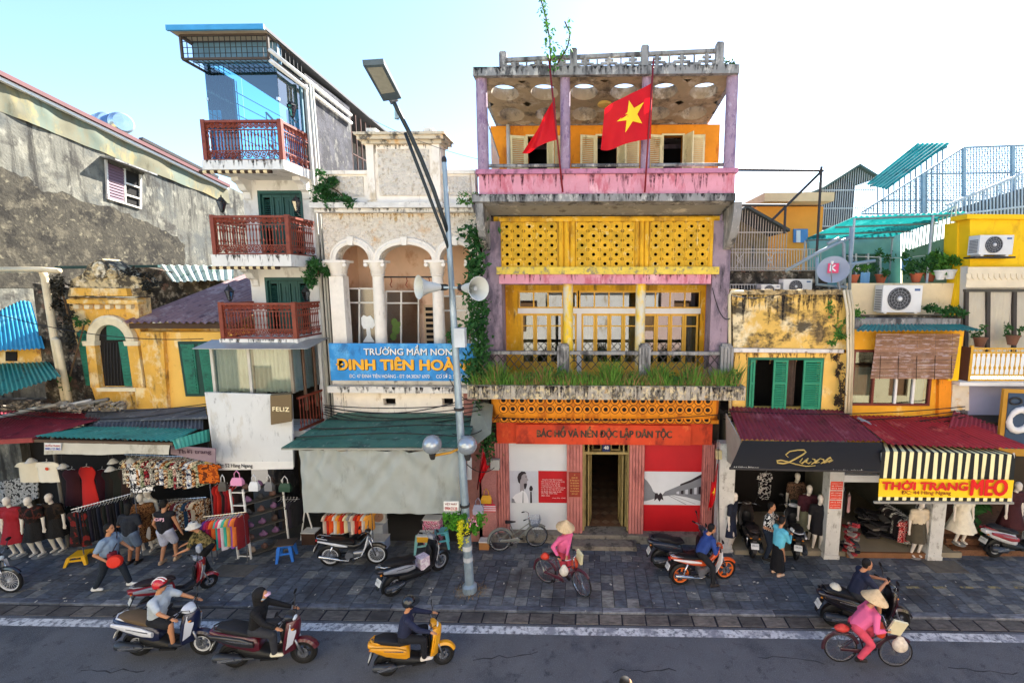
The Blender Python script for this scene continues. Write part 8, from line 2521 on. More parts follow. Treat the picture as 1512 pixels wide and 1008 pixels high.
f,j=figure('person','woman in a pink shirt and conical hat standing beside her bicycle',c+Vector((-.02,.42,0)),a-.5,h=1.54,top=m_pk,bottom=m_pk2,shoes='#2a2222',hat=('cone','',12),look=.1,hands=((.32,-.1,.86),(.2,-.32,.90)),chest=(.08,0,.29),pelvis=(0,0,.86))
loc2=lambda v:c+Matrix.Rotation(a,3,'Z')@Vector(v)
bagblob('plastic_bag','white plastic bag on the handlebar of the standing woman\'s bicycle',loc2((.12,-.18,.62)),(.12,.09,.13),'#c4bdb0')
bagblob('plastic_bag','red bag on the rear rack of the standing woman\'s bicycle',loc2((-.48,0,.76)),(.12,.09,.08),'#c23a26')
bagblob('plastic_bag','dark orange bag behind the standing woman\'s handlebar',loc2((.3,.05,.72)),(.1,.1,.14),'#a83c22')
tag(MB().obox(loc2((.42,.1,.90)),(.22,.06,.32),(.1,.25,a-.6)).build('plastic_canister',MT('#d5cfa6',.6),None),'pale yellow canister hanging on the standing woman\'s handlebar','canister')
c,a=span((1002,863),(1072,854),0)
cub('orange and black motorbike with orange wheels in front of the red banner',c,a,'#c9501c','#d8d4d0','#d8692a',False,.28)
r3=dict(ride);r3 .update(hands=((.30,.1,1.0),(.32,-.14,1.0)),pelvis=(-.08,0,.84),chest=(.16,0,.26),feet=((.12,.26,.02),(.16,-.26,.02)),head=(.12,0,.14))
figure('person','man in a blue jacket sitting on the orange motorbike',c,a,h=1.64,top='#27407f',sleeve='long',bottom='#17181c',shoes='#2a2422',**r3)
c,a=span((976,838),(1046,833),0)
scooter('black scooter with a red tail light behind the orange motorbike',c,a,'#181c26','#2a2f3a','#17171a','#2a2b2e',tail='#b01c20')
c,a=span((487,835),(558,832),0)
cub('black motorbike with white wire wheels parked before the grey curtain',c,a,'#17181b','#c9ccd0','#c9ccd0',True,.29)
c,a=span((583,878),(648,842),0)
scooter('black and silver scooter with a white box parked left of the lamp post',c,a,'#1a1b1f','#8f9298','#1a1a1c','#8f9298',rack=True)
tag(MB().obox(c+Matrix.Rotation(a,3,'Z')@Vector((.16,0,.48)),(.26,.26,.34),(0,0,a)).build('gift_box',mat_print('box_print',['#d8c9d2','#c9b4c4','#e3dade'],9),None),'pale printed box on the footboard of the black and silver scooter','box')
c,a=span((218,905),(312,866),0)
o=scooter('red and silver electric moped parked on the pavement behind the red-helmeted rider',c,a+.0,'#8a1a22','#8f9298','#2a2022','#2a2a2e',R_=.21);o.scale=(.9,.9,.9)
a0=on(16,875)
cub('motorbike with a white front wheel cut off by the left edge',a0+Vector((-.62,0,0)),0.02,'#1c1d22','#d0d0ce','#c9cacb',True,.33)
a0=on(1470,822)
scooter('white scooter with a dark seat parked at the right edge',a0+Vector((.58,.06,0)),.1,'#c9cbcd','#8c2a30','#1c1c1f','#8a8d92')
c,a=span((1113,832),(1096,778),0)
scooter('brown-black scooter parked nose-in left of the woman in turquoise',c,a,'#2a2422','#3c3430','#2e2320','#2a2b2e')
c,a=span((1176,832),(1166,784),0)
scooter('black and white scooter parked nose-in right of the woman in turquoise',c,a,'#1a1a1d','#b9bcc0','#1a1a1c','#2a2b2e')
c,a=span((740,813),(790,807),0)
bicycle('grey city bicycle with a wire basket leaning by the white banner',c,a,'#6f726c',basket=True,lean=-.05)
p0=on(8,1052,RZ)
figure('person','person in a pale blue shirt cut off by the lower left corner',p0+Vector((-.35,-.35,0)),rad(10),h=1.62,top='#8fb4cc',sleeve='long',bottom='#1d2026',hands=((.5,-.05,1.06),(.2,-.25,.9)))
p0=on(905,1150,RZ)
figure('person','dark-haired passer-by whose head just shows at the lower edge',Vector((.55,6.33,RZ)),rad(0),h=1.64,top='#2a2c34',bottom='#1d2026')
#  clothes, bags and shop goods
def garment(lab,p,w_,h_,m,rz=0.0,kind='shirt',group=None,seed=0):
 """one hanging garment on its hanger, side of the rail at p"""
 rg=random.Random(seed)
 o=thing({'shirt':'hanging_shirt','dress':'hanging_dress','trousers':'hanging_trousers'}[kind],lab,{'shirt':'shirt','dress':'dress','trousers':'trousers'}[kind],p,rz,group)
 n,rows=10,6
 if kind=='shirt':prof=[(0,.36),(.06,.5),(.22,.62),(.26,.44),(.6,.45),(1,.48)]
 elif kind=='dress':prof=[(0,.3),(.05,.42),(.14,.5),(.3,.34),(.6,.42),(1,.55)]
 else:prof=[(0,.42),(.1,.44),(.3,.45),(.6,.42),(1,.4),(1,.4)]
 F_,B_=[],[]
 for(v,hw)in prof:
  for i in range(n+1):
   u=-1+2*i/n
   th=.035*(1-u*u)+.014*math.sin(u*7+v*5+seed)*v+.008
   x_=u*hw*w_
   F_.append((x_,-th,-.06-v*h_));B_.append((x_,th,-.06-v*h_))
 k=len(prof)*(n+1)
 fs=[]
 for j in range(len(prof)-1):
  for i in range(n):
   q=j*(n+1)+i
   fs+=[(q,q+n+1,q+n+2,q+1),(k+q,k+q+1,k+q+n+2,k+q+n+1)]
  for i in(0,n):
   q=j*(n+1)+i
   fs.append((q,k+q,k+q+n+1,q+n+1)if i==0 else(q,q+n+1,k+q+n+1,k+q))
 MB().add(F_+B_,fs).build('cloth',m,o,smooth=True,local=True)
 MB().tube([(0,0,.02),(.02,0,.035),(.03,0,.015),(0,0,-.02),(0,0,-.04),(-w_*.34,0,-.09)],.005,5).tube([(0,0,-.04),(w_*.34,0,-.09)],.005,5).build('hanger',m_white,o,local=True)
 return o
ORD='first second third fourth fifth sixth seventh eighth ninth tenth eleventh twelfth thirteenth fourteenth fifteenth sixteenth seventeenth eighteenth nineteenth twentieth'.split()
def rack(a,b,n,w_,h_,mats,lab,kind,grp,rz_off=1.2,rail=True):
 a,b=Vector(a),Vector(b)
 d=b-a
 rz=math.atan2(d.y,d.x)
 if rail:
  r=thing('clothes_rail','steel rail carrying the '+grp,'clothes rail',a.lerp(b,.5))
  MB().tube([a-d.normalized()*.1+Vector((0,0,.02)),b+d.normalized()*.1+Vector((0,0,.02))],.016,8).build('tube',m_chr,r)
  for t in(0,1):
   q=a.lerp(b,t)
   MB().tube([q+Vector((0,.02,.02)),Vector((q.x,q.y+.02,.03))],.014,6).build('upright',m_chr,r)
 for k in range(n):
  p=a.lerp(b,(k+.5)/n)
  garment(lab.replace('#',ORD[k])if isinstance(lab,str)else lab[k%len(lab)],p,w_*random.uniform(.92,1.08),h_*random.uniform(.9,1.08),mats[k%len(mats)],rz+rz_off+random.uniform(-.15,.15),kind,grp,k)
pr=[mat_print('print_%d'%i,c_,13)for i,c_ in enumerate((['#14161a','#c9c4b8','#5a5f58','#e0dcd0'],['#e0dccf','#20242c','#7a4a30','#c9b48a'],['#22304a','#c9ccd4','#8a9ab0','#efece2'],['#3a2a22','#a86a30','#e0d4b8','#5f4030'],['#2f3a2a','#c4c0a4','#7f8a68','#1c1c1c'],['#8c2430','#1a1416','#d0b4a8','#5a1c22']))]
rack(at(190,672,11.75),at(305,676,11.75),17,.52,.72,pr,'patterned shirt, # from the left on the crowded rail under the teal roof','shirt','row of patterned shirts')
garment('orange and brown patterned blouse at the right end of the shirt rail',at(306,682,11.6),.58,.52,mat_print('rust_print',['#8a3c14','#c4641c','#5a2810'],8),.1,'shirt')
garment('black and white leaf patterned blouse at the left end of the shirt rail',at(205,678,11.6),.58,.85,mat_print('bw_leaf',['#d8d8d8','#22242a','#e3e3e3'],9),.2,'shirt')
dk=[MT(c_,.9,var=.15,scale=8)for c_ in('#15151a','#1c2130','#241c1c','#1d2420','#2a2530','#18181c')]
rack(at(113,751,11.45),at(203,727,12.3),20,.42,.95,dk,'dark trousers, # from the near left end of the slanting rail','trousers','row of dark trousers')
garment('black and red flowered dress at the near end of the trouser rail',at(112,752,11.4),.5,.98,mat_print('black_red_flower',['#17110f','#241512','#6a1c18'],7),.15,'dress')
garment('long bright red dress with white trim hanging in the stall',at(127,686,12.1),.5,1.25,MT('#b01c18',.85,var=.1),.0,'dress')
for k,(px,c_)in enumerate(((150,'#4a141c'),(163,'#26201e'),(175,'#1b1f1c'),(187,'#2a1a16'),(105,'#3a141c'),(95,'#1c1a1e'))):
 garment(['dark wine coat right of the long red dress','black-brown coat, second right of the long red dress','black coat, third right of the long red dress','dark brown coat nearest the shirt rail','dark red blouse left of the long red dress','black blouse above the third mannequin'][k],at(px,690,12.5),.5,1.1,MT(c_,.9,var=.15),.2,'dress',None,k)
garment('white blouse with a red dot hanging above the mannequins',at(68,679,11.5),.62,.55,MT('#d8d2c0',.9,var=.06),.0,'shirt')
garment('plain cream blouse left of the dotted one above the mannequins',at(42,679,11.5),.62,.55,MT('#cfc6ae',.9,var=.06),.05,'shirt')
tag(MB().ell(at(69,692,11.44),(.05,.01,.045),8,6).build('red_brooch',MT('#c8401f',.8),None),'red flower brooch on the white blouse','brooch')
col=[MT(c_,.9,var=.12,scale=7)for c_ in('#6a3a8a','#b02a5a','#a01c2a','#d8642a','#2a9a94','#d04a6a','#d8d0d8','#3fae9a','#c49a4a','#8a4ab0','#e07a3a','#7a1c22')]
labs=['purple','magenta','crimson','orange','teal','rose','white','mint','ochre','violet','apricot','maroon']
A,B=at(306,763,11.4),at(358,757,11.55)
rack(A,B,12,.42,.82,col,[q+' garment on the bright rail behind the camouflage shirt' for q in labs],'shirt','row of bright garments')
rack(at(480,755,11.9),at(548,755,11.9),13,.34,.5,[MT(c_,.9,var=.1)for c_ in('#c9b8a8','#b02a1c','#d8501c','#d0c8c0','#e09a3a','#c0301f','#d8c8a0','#8a8a90')],'small child shirt, # from the left under the long grey curtain','shirt','row of child shirts')
rack(at(232,740,12.6),at(300,735,12.6),12,.45,.8,[pr[1],MT('#2a4a6a',.9),pr[5],MT('#d0c4b0',.9),pr[3],MT('#6a2a3a',.9),pr[2]],'garment, # from the left on the low rail behind the black sleeveless shirt','shirt','low rail of mixed garments')
rack(at(318,712,12.3),at(352,716,12.5),7,.4,.9,[MT(c_,.9,var=.12)for c_ in('#a01c1c','#c42a20','#3a2a2a','#8a2430')],'red or dark garment, # from the left behind the pink handbag','dress','red garments behind the handbags',rail=False)
rack(at(60,745,12.9),at(112,742,12.9),10,.45,.9,dk,'dark garment, # from the left behind the three mannequins','shirt','dark garments behind the mannequins')
rack(at(412,735,12.6),at(440,735,12.6),6,.4,.8,dk,'dark bag-like garment, # from the left beside the green handbag','shirt','dark garments beside the green handbag',rail=False)
rack(at(1310,742,13.4),at(1345,765,12.5),11,.45,.7,[MT('#1b1a1e',.9),MT('#2a2226',.9),pr[0],MT('#30282a',.9)],'dark blouse, # from the back of the rail in the striped awning shop','shirt','row of dark blouses')
garment('red flowered blouse at the near end of the slanting rail',at(1339,765,12.4),.5,.62,mat_print('red_flower',['#7a141c','#b02428','#d8a8a0','#4a0c10'],16),.2,'shirt')
rack(at(1362,738,12.7),at(1378,738,12.5),5,.45,.9,[pr[0],MT('#2a2c34',.9),pr[2]],'grey-blue dress, # from the left beside the peeling pillar','dress','dresses by the peeling pillar',rail=False)
garment('pale pink blouse inside the doorway right of the stickered pillar',at(1254,728,13.2),.3,.5,MT('#c9a0a4',.9),.9,'shirt')
garment('black top hanging inside the doorway right of the stickered pillar',at(1247,720,13.0),.35,.8,MT('#1b1b20',.9),.9,'shirt')
garment('striped dark garment hanging high in the black-awning shop',at(1131,695,14.5),.5,.9,mat_print('stripe_shirt',[],1),.1,'shirt')
garment('dark garment on the back rail of the black-awning shop',at(1145,694,14.6),.5,.9,MT('#26241f',.9),.1,'shirt')
def heap(nm,lab,p,r,cols,n=24,s=.16):
 o=thing(nm,lab,'pile',p)
 rg=random.Random(int(p[0]*100))
 for k in range(n):
  q=Vector((rg.uniform(-r[0],r[0]),rg.uniform(-r[1],r[1]),0))
  z_=r[2]*(k/n)
  b=MB().obox((q.x*(1-.4*k/n),q.y*(1-.4*k/n),z_+.03),(s*rg.uniform(.8,1.6),s*rg.uniform(.7,1.3),.05),(rg.uniform(-.2,.2),rg.uniform(-.2,.2),rg.uniform(0,3)))
  b.build('folded_cloth',MT(rg.choice(cols),.9,var=.15,scale=9),o,local=True)
heap('clothes_pile','pile of folded clothes with red flowers beside the stickered pillar',on(1254,815,.15),(.14,.2,.85),['#7a1c22','#8a8078','#22242a','#9a3038','#4a4648'],60,.13)
heap('clothes_pile','dark pile of folded clothes along the striped shop wall',on(1290,785,.15),(.3,.6,.6),['#2a2a2e','#4a4a48','#6a6660','#1c1c20'],36,.26)
tag(pxp([(-20,715),(55,700),(56,735),(-20,760)],12.4,.03).build('cloth_screen',mat_print('dotted_cloth',['#8a8c8c','#a3a4a2','#2c2e30'],12),None),'grey cloth with dark dots hung behind the left mannequins','cloth')
def handbag(lab,px,py,w_,h_,c_,Y=11.6,hc=None,stripes=None):
 p=at(px,py,Y)
 o=thing('handbag',lab,'handbag',p-Vector((0,0,h_)),0)
 b=MB().loft([[(-w_/2,-.06,0),(w_/2,-.06,0),(w_/2,.06,0),(-w_/2,.06,0)],[(-w_/2-.01,-.05,h_*.5),(w_/2+.01,-.05,h_*.5),(w_/2+.01,.05,h_*.5),(-w_/2-.01,.05,h_*.5)],[(-w_/2+.03,-.02,h_),(w_/2-.03,-.02,h_),(w_/2-.03,.02,h_),(-w_/2+.03,.02,h_)]]).build('pouch',MT(c_,.5,var=.06),o,local=True)
 MB().tube([(-w_*.25,0,h_),(-w_*.22,0,h_+.12),(0,0,h_+.2),(w_*.22,0,h_+.12),(w_*.25,0,h_)],.012,6).build('handle',MT(hc or c_,.5),o,smooth=True,local=True)
 if stripes:
  for k in range(3):MB().box(-w_/2-.012,w_/2+.012,-.064,-.05,h_*(.15+.3*k),h_*(.15+.3*k)+h_*.13).build('stripe',MT(stripes,.5),o,local=True)
handbag('brown-grey handbag with a white handle, leftmost under the white board',329,711,.2,.24,'#4a4640',hc='#d0d0cc')
handbag('pink handbag hanging under the white board',350,705,.3,.2,'#d890b4')
handbag('white handbag hanging under the white board',375,711,.24,.24,'#cfd2d4')
handbag('grey handbag hanging under the white board',397,711,.2,.24,'#6f7072',hc='#b9b9b6')
handbag('dark green handbag nearest the grey curtain',421,713,.3,.22,'#1f4030',hc='#d0d0cc')
handbag('yellow handbag hanging on the wall right of the lamp post',718,731,.28,.22,'#d09a24',12.3)
handbag('red and white striped bag below the yellow handbag',723,744,.34,.2,'#c42a3a',12.3,stripes='#e3d6d8')
handbag('clear bag of small goods hanging by the lamp post flowers',706,745,.28,.26,'#9a9cb0',12.0)
sh=thing('ladder_shelf','white metal ladder shelf full of bags and shoes','shelf',on(380,816))
x0,x1=on(360,818).x,on(405,818).x+.15
y0,y1=11.75,12.4
zt=at(358,722,11.75).z
for(xx,yy)in((x0,y0),(x0+.36,y0),(x1,y1)):
 MB().bar((xx,yy,0),(xx-.05,yy,zt),.04).build('upright',m_white,sh)
rg=random.Random(4)
for k in range(6):
 z_=.08+(zt-.1)*k/5.2
 MB().bar((x0,y0,z_),(x0+.36,y0,z_),.03).build('rung',m_white,sh)
 MB().hexa([(x0,y0,z_),(x0+.36,y0,z_),(x1,y1,z_),(x1-.36,y1,z_)],[(x0,y0,z_+.02),(x0+.36,y0,z_+.02),(x1,y1,z_+.02),(x1-.36,y1,z_+.02)]).build('shelf_board',MT('#4a463f',.6),sh)
 for q in range(3):
  t=(q+.5)/3
  c=Vector((x0+.18,y0+.05,0)).lerp(Vector((x1-.18,y1,0)),t)
  cc=rg.choice(['#5a4038','#c06a7a','#2a2a2c','#8a7a6a','#6a4a6a','#40302a','#2a2a2c','#5a4038'])
  o=blob('shelf_bag',[(c+Vector((0,0,z_+.09)),(rg.uniform(.10,.14),rg.uniform(.05,.08),.07)),(c+Vector((0,0,z_+.17)),(.03,.02,.05)),(c+Vector((.05,0,z_+.15)),(.04,.03,.04))],.02,MT(cc,.6,var=.1),None,1)
  nm={'#5a4038':'brown','#c06a7a':'rose','#2a2a2c':'black','#8a7a6a':'taupe','#d0ccc4':'white','#6a4a6a':'plum','#b08a4a':'tan','#40302a':'dark brown'}[cc]
  tag(o,'%s bag on the %s board of the ladder shelf, %s'%(nm,['lowest','second','third','fourth','fifth','top'][k],['at the front','in the middle','at the back'][q]),'bag','bags on the ladder shelf')
def stool(lab,px,py,c_,h_=.45,w_=.17):
 o=thing('plastic_stool',lab,'stool',on(px,py),.3)
 m=MT(c_,.45,var=.05)
 MB().loft([[(s*w_*.95,t*w_*.95,h_-.03)for s,t in((-1,-1),(1,-1),(1,1),(-1,1))],[(s*w_,t*w_,h_-.015)for s,t in((-1,-1),(1,-1),(1,1),(-1,1))],[(s*w_*.93,t*w_*.93,h_)for s,t in((-1,-1),(1,-1),(1,1),(-1,1))]]).build('seat',m,o,local=True)
 for s in(-1,1):
  for t in(-1,1):
   MB().hexa([(s*w_*1.15-.03,t*w_*1.15-.03,0),(s*w_*1.15+.03,t*w_*1.15-.03,0),(s*w_*1.15+.03,t*w_*1.15+.03,0),(s*w_*1.15-.03,t*w_*1.15+.03,0)],[(s*w_*.8-.045,t*w_*.8-.045,h_-.03),(s*w_*.8+.045,t*w_*.8-.045,h_-.03),(s*w_*.8+.045,t*w_*.8+.045,h_-.03),(s*w_*.8-.045,t*w_*.8+.045,h_-.03)]).build('leg',m,o,local=True)
 for s in(-1,1):MB().box(-w_*.9,w_*.9,s*w_*.98-.012,s*w_*.98+.012,h_*.45,h_*.45+.05).build('stretcher',m,o,local=True)
 return o
stool('blue plastic stool with a tray on it beside the ladder shelf',424,824,'#2f6fc4')
tag(MB().obox(on(424,824)+Vector((0,0,.475)),(.5,.36,.03),(0,0,.2)).build('tray',MT('#4a4038',.6),None),'dark tray lying on the blue stool','tray')
stool('low yellow plastic stool behind the striding man',121,828,'#d8a41c',.24,.2)
stool('turquoise plastic stool among the goods right of the grey curtain',652,806,'#5fb4bc',.5,.18)
stool('pale turquoise stool left of the other turquoise one',623,812,'#8fc9c4',.42,.16)
def goods(lab,px,py,size,c_,nm='carton',cat='box',Z=0,rz=0):
 p=on(px,py,Z)
 o=thing(nm,lab,cat,p,rz)
 b=MB().box(-size[0]/2,size[0]/2,-size[1]/2,size[1]/2,0,size[2]).build('body',c_ if not isinstance(c_,str)else MT(c_,.6,var=.08),o,local=True)
 MB().box(-size[0]/2-.01,size[0]/2+.01,-size[1]/2-.01,size[1]/2+.01,size[2],size[2]+.03).build('lid',MT('#c9c9c4',.6),o,local=True)
 return o
goods('white and blue plastic carton at the foot of the child shirts',562,808,(.42,.36,.3),'#9fb0c9')
goods('grey carton behind the white and blue one',560,797,(.4,.36,.55),'#b5b8b8')
fan=thing('box_fan','small white table fan standing on the grey carton','fan',on(562,797)+Vector((0,0,.58)))
MB().box(-.2,.2,-.06,.06,0,.4).build('case',MT('#d0cec4',.5),fan,local=True)
MB().lathe([(.0,0),(.15,0),(.16,.03),(.12,.03),(.11,.01),(.04,.01),(.03,.04),(.0,.04)],(0,-.062,.2),20,rot=(rad(90),0,0)).build('grille',MT('#b98a6a',.5),fan,smooth=40,local=True)
goods('yellow box on top of the turquoise stools',628,796,(.36,.3,.16),'#d8a02a',Z=.5)
goods('pink packet stack behind the turquoise stools',640,800,(.5,.3,.75),mat_print('pink_packets',['#c46a8a','#d8a8b8','#8a3a5a','#e0d0d4'],12))
goods('small wooden crate right of the lamp post foot',716,808,(.28,.24,.22),'#9a6a3c')
goods('dark suitcase in the shade behind the parked black motorbike',500,803,(.5,.3,.4),'#2a2624')
goods('brown carton behind the wire wheel of the black motorbike',460,800,(.4,.3,.35),'#4a3428')
ez=thing('white_easel','small white folding easel left of the grey curtain','easel',on(455,797))
for s in(-1,1):MB().bar((s*.22,0,0),(s*.03,.0,.95),.03).build('leg',m_white,ez,local=True)
MB().bar((0,.3,0),(0,.02,.95),.03).build('leg',m_white,ez,local=True);MB().bar((-.2,0,.1),(.2,0,.1),.025).build('crossbar',m_white,ez,local=True)
for k,(px,py)in enumerate(((93,690),(167,683),(163,694),(193,682),(46,682),(310,682))):
 p=at(px,py,11.5)
 o=thing('pendant_lamp',['white pendant lamp left of the long red dress','white pendant lamp above the coats','low white pendant lamp under the coats lamp','white pendant lamp left of the shirt rail','white pendant lamp above the cream blouse','brass pendant lamp at the right end of the shirt rail'][k],'lamp',p,group='stall pendant lamps')
 MB().lathe([(.02,.12),(.05,.1),(.10,.03),(.12,0),(.11,0),(.04,.06)],(0,0,0),16).build('shade',MT('#b8b6b0' if k<5 else '#a0803c',.4),o,smooth=40,local=True)
 MB().tube([(0,0,.1),(0,0,.5)],.006,5).build('cord',m_iron,o,local=True)
 MB().ell((0,0,.01),(.04,.04,.045),10,8).build('bulb',MT('#d8d6cc',.3),o,smooth=True,local=True)
 #  lamp post, flags, climbers, wires
m_galv=mat('galvanised','#8fa0aa',.45,var=.12,scale=4,metal=.4,stains=[('#6a7880',.3,3,.2),('#b9c4ca',.2,5,.2)])
b0=on(694,872);b0 .z=0
tpz=at(656,240,b0 .y).z
top=Vector((at(656,240,b0 .y).x,b0 .y,tpz))
lp=thing('street_lamp','tall galvanised lamp post with two curved dark arms, loudspeakers and globe lamps','street lamp',b0)
PT=lambda t:b0 .lerp(top,t)
MB().tube([PT(0),PT(.015),PT(.02),PT(.3),PT(.65),PT(1)],[.18,.18,.115,.095,.075,.05],14).build('pole',m_galv,lp,smooth=40)
MB().ell(top+Vector((0,0,.05)),(.06,.06,.09),10,8).build('finial',m_iron,lp,smooth=True)
for k in range(4):
 t=k*1.57+.7
 MB().tube([b0+Vector((.13*math.cos(t),.13*math.sin(t),.0)),b0+Vector((.13*math.cos(t),.13*math.sin(t),.08))],.018,6).build('bolt',m_iron,lp)
yb=b0 .y
def arm(pts,r,dy):
 P=[at(x_,y_,yb-dy*i/(len(pts)-1))for i,(x_,y_)in enumerate(pts)]
 MB().tube(P,r,10).build('arm',mat('dark_steel','#2b3336',.5,metal=.3),lp,smooth=True)
 return P
arm([(662,345),(652,315),(640,280),(622,235),(604,195),(590,168),(582,152)],.046,.9)
arm([(664,372),(655,345),(645,320),(630,280),(614,238),(598,196)],.036,.6)
q=[(536,98),(565,96),(594,146),(572,149)]
lu=[at(536,97,9.1),at(567,95,9.1),at(593,146,9.75),at(566,150,9.75)]
upv=Vector((0,-.02,.09))
MB().hexa(lu,[p+upv for p in lu]).build('lamp_head',mat('lamp_grey','#4a565c',.5,metal=.2),lp)
cen=sum((p for p in lu),Vector())/4
li=[cen.lerp(p,.72)+(lu[0]-lu[3])*.09-upv*.12 for p in lu]
MB().poly(*li).build('lamp_lens',mat('lamp_lens','#8a897c',.3,var=.1,scale=20),lp)
MB().tube([at(583,152,9.85),at(577,141,9.8)],.09,10).build('lamp_neck',m_alloy,lp,smooth=True)
MB().tube([at(586,158,9.9),at(586,176,9.9)],.05,8).build('sensor',MT('#8fa8b4',.4),lp)
def horn(mouth,throat,lab):
 mth,thr=Vector(mouth),Vector(throat)
 o=thing('loudspeaker',lab,'loudspeaker',thr,group='horn loudspeakers on the lamp post')
 d=mth-thr;L_=d.length
 qt=d.to_track_quat('Z','Y').to_euler()
 MB().lathe([(.07,.0),(.075,.05),(.10,.12),(.14,L_*.6),(.21,L_*.9),(.26,L_),(.27,L_),(.215,L_*.88),(.13,L_*.6),(.09,.14)],(0,0,0),24,rot=qt,caps=False).build('horn',mat('horn_cream','#c4c6be',.5,var=.05),o,smooth=50,local=True)
 MB().lathe([(.0,-.16),(.06,-.16),(.075,-.12),(.075,.02),(.03,.03),(.02,.2),(.0,.2)],(0,0,0),16,rot=qt).build('driver',m_iron,o,smooth=40,local=True)
 MB().lathe([(.0,L_*.8),(.05,L_*.8),(.04,L_*.55)],(0,0,0),12,rot=qt).build('reflex_cone',MT('#a9aaa2',.5),o,smooth=40,local=True)
 return o
horn(at(618,424,yb-.35),at(651,424,yb),'pale horn loudspeaker pointing left from the lamp post')
horn(at(707,426,yb-.5),at(684,425,yb-.1),'pale horn loudspeaker pointing right from the lamp post')
MB().bar(at(650,424,yb),at(686,425,yb-.05),.05).build('speaker_bracket',m_galv,lp)
p=at(680,498,yb-.1)
MB().box(p.x-.12,p.x+.12,p.y-.1,p.y+.08,p.z-.22,p.z+.22).build('junction_box',MT('#b5bcc0',.5),lp)
for k,(px,py,dy)in enumerate(((638,656,.15),(690,657,.3))):
 c=at(px,py,yb-dy)
 g=thing('globe_lamp',['silver globe lamp left of the lamp post','silver globe lamp in front of the lamp post'][k],'globe lamp',c-Vector((0,0,.3)),group='globe lamps on the lamp post')
 MB().ell((0,0,.3),.225,24,16).build('globe',mat('cloudy_globe','#9aa4ac',.18,var=.08,metal=.45),g,smooth=True,local=True)
 MB().lathe([(.05,-.06),(.07,.0),(.09,.09)],(0,0,0),12).build('socket',m_iron,g,local=True)
MB().tube([at(642,672,yb-.15),at(665,668,yb-.1),at(682,660,yb)],.03,8).build('globe_arm',MT('#b5862c',.5),lp,smooth=True)
for k,y_ in enumerate((585,733)):
 t=(872-y_)/632
 MB().lathe([(.115,-.03),(.12,-.03),(.12,.03),(.115,.03)],PT(t),14).build('clamp_band',m_iron,lp)
for y_,c_ in((800,'#b9bcbc'),(818,'#a9adb0')):
 t=(872-y_)/632
 MB().lathe([(.118,-.06),(.1185,.06)],PT(t),14,caps=False).build('sticker',MT(c_,.6),lp)
nt=tag(pxp([(655,740),(677,740),(677,754),(655,754)],yb-.15,.012).build('notice_board',m_white,None),'small white notice with red lettering hung left of the lamp post','sign')
px_text('VIỆT PHÁT',657,675,741.5,746,yb-.158,MT('#7a2a2a',.6),nt,bold=.02);px_text('0904.23.28',657,675,748,752.5,yb-.158,MT('#b02a2a',.6),nt,bold=.02)
fb=thing('flower_basket','hanging basket of green leaves and yellow trailing flowers on the lamp post','flower basket',PT(.16))
f=MB()
foliage(f,at(672,768,yb-.2),(.3,.22,.18),620,.085);foliage(f,at(705,772,yb-.15),(.22,.2,.25),380,.085)
f.build('foliage',mat('basket_leaf','#4a8a22',.7,var=.35,scale=8,trans=.25),fb)
for k in range(9):
 px=random.uniform(676,696);L_=random.uniform(18,42)
 m_=MB()
 for i in range(int(L_*1.6)):
  pp_=at(px+random.gauss(0,1.2),768+L_*random.random(),yb-.32+random.gauss(0,.03));m_.leaf(pp_,.06)
 m_.build('trailing_flowers',mat('yellow_petal','#d8d428',.6,var=.2,scale=10,trans=.2),fb)
f=MB();foliage(f,at(706,768,yb-.25),(.2,.15,.18),30,.06);f.build('pink_flowers',MT('#d890a8',.6),fb)
MB().lathe([(.0,-.16),(.12,-.14),(.2,0),(.19,0),(.11,-.12),(.0,-.14)],at(688,780,yb-.16),16).build('bowl',MT('#3a3228',.8),fb,smooth=40)
gr=MB()
for i in range(220):
 t=random.uniform(0,6.28);r=random.uniform(.14,.4)
 p=b0+Vector((r*math.cos(t),r*math.sin(t),.002));q_=p+Vector((random.gauss(0,.06),random.gauss(0,.06),random.uniform(.02,.12)))
 gr.add([p,p+Vector((.008,0,0)),q_],[(0,1,2)])
tag(gr.build('dry_weeds',MATS['planter_dry'],None),'dry grass tuft round the foot of the lamp post','grass',kind='stuff')
m_flag=mat('flag_red','#d0101c',.7,var=.06,scale=3,trans=.25)
m_star=mat('flag_star','#f0c41c',.6,var=.03)
